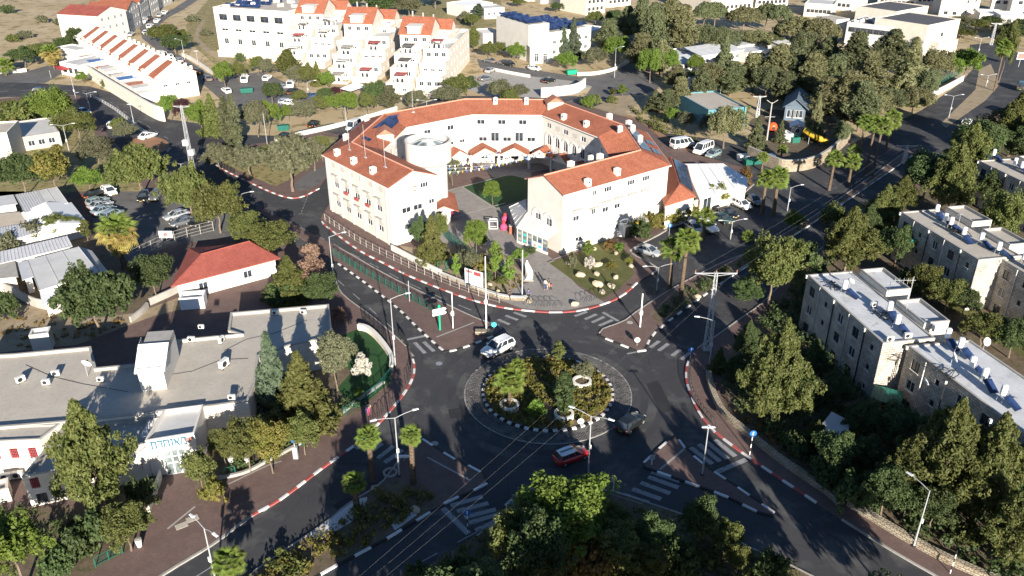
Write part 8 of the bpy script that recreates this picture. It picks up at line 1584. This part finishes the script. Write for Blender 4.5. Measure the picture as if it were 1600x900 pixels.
for px, py, tp, w, k, lf in woods:
    w *= 1.12 if lf in ('pine', 'pine2') else 1.25; tp -= 8
    sz = 'big ' if w > 80 else 'small ' if w < 48 else ''
    T(lf, px, py, tp, w, k, kn[lf].replace(' ', '_').replace('loose_', '') + ('_tree' if kn[lf] == 'pine' else ''), '%s%s %s %s' % (sz, hn[k], kn[lf], where(px, py)), 'bush' if lf == 'bush' else 'tree', group='wooded slope on the right')
# --- the grove at the upper right
grove = [(1000,70,-8,36,'l_dark','tall'),(1020,92,5,44,'l_dark','tall2'),(980,62,10,40,'l_dark','tall'),(1045,66,-10,40,'l_olivegreen','tall2'),(1062,88,8,52,'l_olivegreen','tall'),(1000,110,52,50,'l_olivegreen','tall2'),(1030,120,62,44,'l_olivegreen','tall'),(1015,130,78,40,'l_bright','round2'),(1045,122,78,36,'l_bright','round'),(950,84,30,44,'l_dark','tall2'),(1098,50,4,36,'l_dark','umbrella'),(1115,48,4,40,'l_dark','umbrella'),(1160,52,12,56,'l_olivegreen','umbrella'),(1195,50,6,44,'l_dark','umbrella'),(1215,54,8,38,'l_dark','umbrella'),(1100,84,40,56,'l_dark','round2'),(1130,86,44,50,'l_dark','round'),(1180,80,48,54,'l_olivegreen','round2'),(1205,78,50,40,'l_dark','round'),(1240,78,28,70,'l_olivegreen','umbrella'),(1275,84,30,66,'l_olivegreen','umbrella'),(1250,110,52,54,'l_dark','round2'),(1288,118,58,52,'l_dark','tall'),(1128,128,55,50,'l_dark','cedar'),(1140,150,96,54,'l_dark','tall2'),(1175,142,84,60,'l_olivegreen','tall'),(1210,148,70,66,'l_olivegreen','tall2'),(1240,150,75,60,'l_dark','tall'),(1262,160,84,56,'l_olivegreen','tall2'),(1105,148,100,50,'l_olivegreen','round2'),(1080,152,110,44,'l_dark','round'),(1055,140,102,40,'l_olivegreen','tall'),(1195,158,106,50,'l_dark','round2'),(1225,164,112,44,'l_dark','tall'),(1330,130,50,60,'l_dark','tall2'),(1385,120,48,64,'l_dark','tall'),(1412,160,60,84,'l_olivegreen','cedar'),(1350,160,80,58,'l_olivegreen','tall'),(1300,150,86,56,'l_dark','tall2'),(1440,165,110,52,'l_dark','round2'),(1455,130,78,54,'l_olivegreen','round2'),(1480,124,86,48,'l_bright','round'),(1505,122,78,52,'l_bright','round2'),(1290,190,120,62,'l_olivegreen','tall'),(1318,196,112,66,'l_olivegreen','tall2'),(1340,206,128,56,'l_dark','tall'),(1270,218,146,36,'l_olivegreen','conifer'),(1360,190,140,56,'l_olivegreen','round2'),(1390,182,140,54,'l_dark','round'),(1424,182,138,50,'l_olivegreen','round2'),(1180,232,182,36,'l_dark','cedar'),(1218,222,188,24,'l_dark','conifer'),(1130,232,170,62,'l_olivegreen','round2'),(1110,216,180,40,'l_grey','round'),(1048,196,168,26,'l_bright','round'),(1070,205,176,30,'l_grey','round2'),(1022,172,140,34,'l_dark','conifer'),(1040,176,140,36,'l_dark','tall'),(1060,172,120,36,'l_olivegreen','tall2'),(1095,166,110,40,'l_dark','tall'),(1310,236,190,30,'l_dark','round'),(1085,118,86,30,'l_bright','round')]
for px, py, tp, w, k, lf in grove:
    wh_ = 'at the top of the grove' if py < 90 and px > 1085 else 'along the upper road by the solar halls' if px < 1070 and py < 135 else 'round the white huts of the grove' if py < 155 and px < 1300 else 'in front of the grove schools' if px > 1290 and py < 185 else 'round the ivy covered workshop' if px < 1200 else 'above the playground'
    kk = {'tall': 'tall dense tree', 'tall2': 'tall lumpy tree', 'umbrella': 'umbrella pine', 'round': 'round tree', 'round2': 'broad round tree', 'cedar': 'cedar', 'conifer': 'conifer'}[lf]; hh = dict(hn, l_grey='grey green')[k]
    T(lf, px, py, tp, w, {'l_dark': 'l_grovedark', 'l_olivegreen': 'l_grove'}.get(k, k), kk.split(' ')[-1] if kk.split(' ')[-1] != 'tree' else 'grove_tree', '%s %s %s' % (hh, kk, wh_), group='trees of the upper right grove', z=.01)
far_ = [(1480,44,28,40),(1500,46,26,44),(1525,48,30,44),(1545,44,26,40),(1445,36,22,40),(1400,22,8,40),(1385,28,14,30),(1420,26,12,34),(1580,60,36,50),(1600,58,30,44),(1560,58,40,40),(1500,60,44,44),(1470,58,44,40),(1350,26,10,34),(1560,130,36,34),(1590,66,42,50)]
for i, (px, py, tp, w) in enumerate(far_): T(('round', 'round2')[i % 2], px, py, tp, w, ('l_dark', 'l_grey', 'l_olivegreen')[i % 3], 'far_tree', '%s tree among the white villas at the top right' % ('dark green', 'grey green', 'mid green')[i % 3], group='trees among the far villas', z=.01)
far2 = [(830,2,-14,30),(810,12,-4,26),(870,20,4,24),(735,6,-12,24),(790,-2,-16,34),(930,40,18,30),(958,40,16,34),(905,46,32,24)]
for i, (px, py, tp, w) in enumerate(far2): T(('round', 'round2')[i % 2], px, py, tp, w, ('l_dark', 'l_olivegreen')[i % 2], 'far_tree', '%s tree between the town blocks at the top edge' % ('dark green', 'mid green')[i % 2], group='trees between the town blocks', z=.01)
# --- trees at the bottom, and the ones below the frame whose shade falls on the road
for px, py, tp, w, k, lf, lb in ((884,866,764,160,'l_bright','round2','big bright green tree in the middle of the bottom edge'),(812,892,796,100,'l_olivegreen','round','olive green tree at the bottom, left of the bright one'),(840,935,820,110,'l_dark','round2','dark tree cut off by the bottom edge below the bright one'),(1020,880,812,70,'l_dark','round','dark leafy tree right of the bright one at the bottom'),(1090,860,785,66,'l_dark','round2','dark tree at the roadside guard rail'),(965,905,830,90,'l_olivegreen','sparse','loose grey green tree at the bottom edge'),(1150,900,856,40,'l_yellow','round','small yellow green tree at the bottom edge'),(1060,905,850,70,'l_dark','bush','dark bush at the bottom edge under the guard rail'),(920,910,850,90,'l_brown','bush','dry brown scrub at the bottom edge'),(1200,915,865,60,'l_dark','bush','dark bush at the bottom edge right of the yellow green tree'),(720,930,880,90,'l_dark','bush','dark bush at the bottom edge left of the trees'),(660,930,890,70,'l_dark','bush','low bush at the bottom edge by the lane dashes')):
    T(lf, px, py, tp, w, k, 'bush' if lf == 'bush' else 'tree', lb, 'bush' if lf == 'bush' else 'tree', z=.12)
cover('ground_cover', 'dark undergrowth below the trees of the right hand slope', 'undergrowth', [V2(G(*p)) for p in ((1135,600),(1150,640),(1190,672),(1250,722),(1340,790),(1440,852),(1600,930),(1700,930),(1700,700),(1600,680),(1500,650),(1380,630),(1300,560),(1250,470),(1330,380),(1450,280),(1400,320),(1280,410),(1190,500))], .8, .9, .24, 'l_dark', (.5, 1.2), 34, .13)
for i, (x, y, h, w) in enumerate(((-8,38,11.5,10),(-1,35,12,10),(6,39,11.5,9),(13,36,12.5,10),(20,38,12,9),(27,41,11,7),(35,40,12,8),(2,30,14,10),(-4,45,8.6,8))):
    tm, cm, ph, pw = TREES[('round', 'pine', 'round2')[i % 3]]; o = thing('tree', 'tall tree below the bottom edge shading the road', 'tree', (x, y, .1), i, 'trees below the picture edge'); o.scale = (w/pw, w/pw, h/ph); inst(tm, 'trunk', o); inst(cm, 'crown', o, mat=K['l_dark'])
cover('ground_cover', 'dark undergrowth below the trees at the bottom edge', 'undergrowth', [V2(G(*p)) for p in ((640,915),(745,850),(800,818),(860,796),(935,785),(1010,802),(1110,836),(1170,868),(1250,905),(1200,960),(700,960))], 1.3, .8, .2, 'l_olivegreen', (.4, .9), 34, .13)
for px, py, tp, w, k, lf, lb in ((960,850,800,64,'l_olivegreen','round2','olive tree behind the guard rail, right of the bright green one'),(1130,870,818,56,'l_olivegreen','round','olive tree at the right end of the bottom thicket'),(845,872,812,70,'l_dark','round','dark tree at the left side of the bright green one'),(1010,915,856,70,'l_olivegreen','round2','olive tree cut off by the middle of the bottom edge')): T(lf, px, py, tp, w, k, 'tree', lb)
# things that look alike in one place are told apart by their order
from collections import defaultdict
dd_ = defaultdict(list)
for o in COL.objects:
    if o.parent is None and o.get('label') and o.get('category'): dd_[o['label']].append(o)
num = ['', '', 'two', 'three', 'four', 'five', 'six', 'seven', 'eight', 'nine', 'ten', 'eleven', 'twelve']; ordn = ['leftmost', 'second', 'third', 'fourth', 'fifth', 'sixth', 'seventh', 'eighth', 'ninth', 'tenth', 'eleventh', 'twelfth']
for lb, os_ in dd_.items():
    if len(os_) > 1:
        os_.sort(key=lambda o: o.location.x / max(1, o.location.y))
        for i, o in enumerate(os_):
            if len(os_) < 13: o['label'] = lb + (', leftmost of %s' % num[len(os_)] if i == 0 else ', rightmost of %s' % num[len(os_)] if i == len(os_)-1 else ', %s of %s' % (ordn[i], num[len(os_)]))
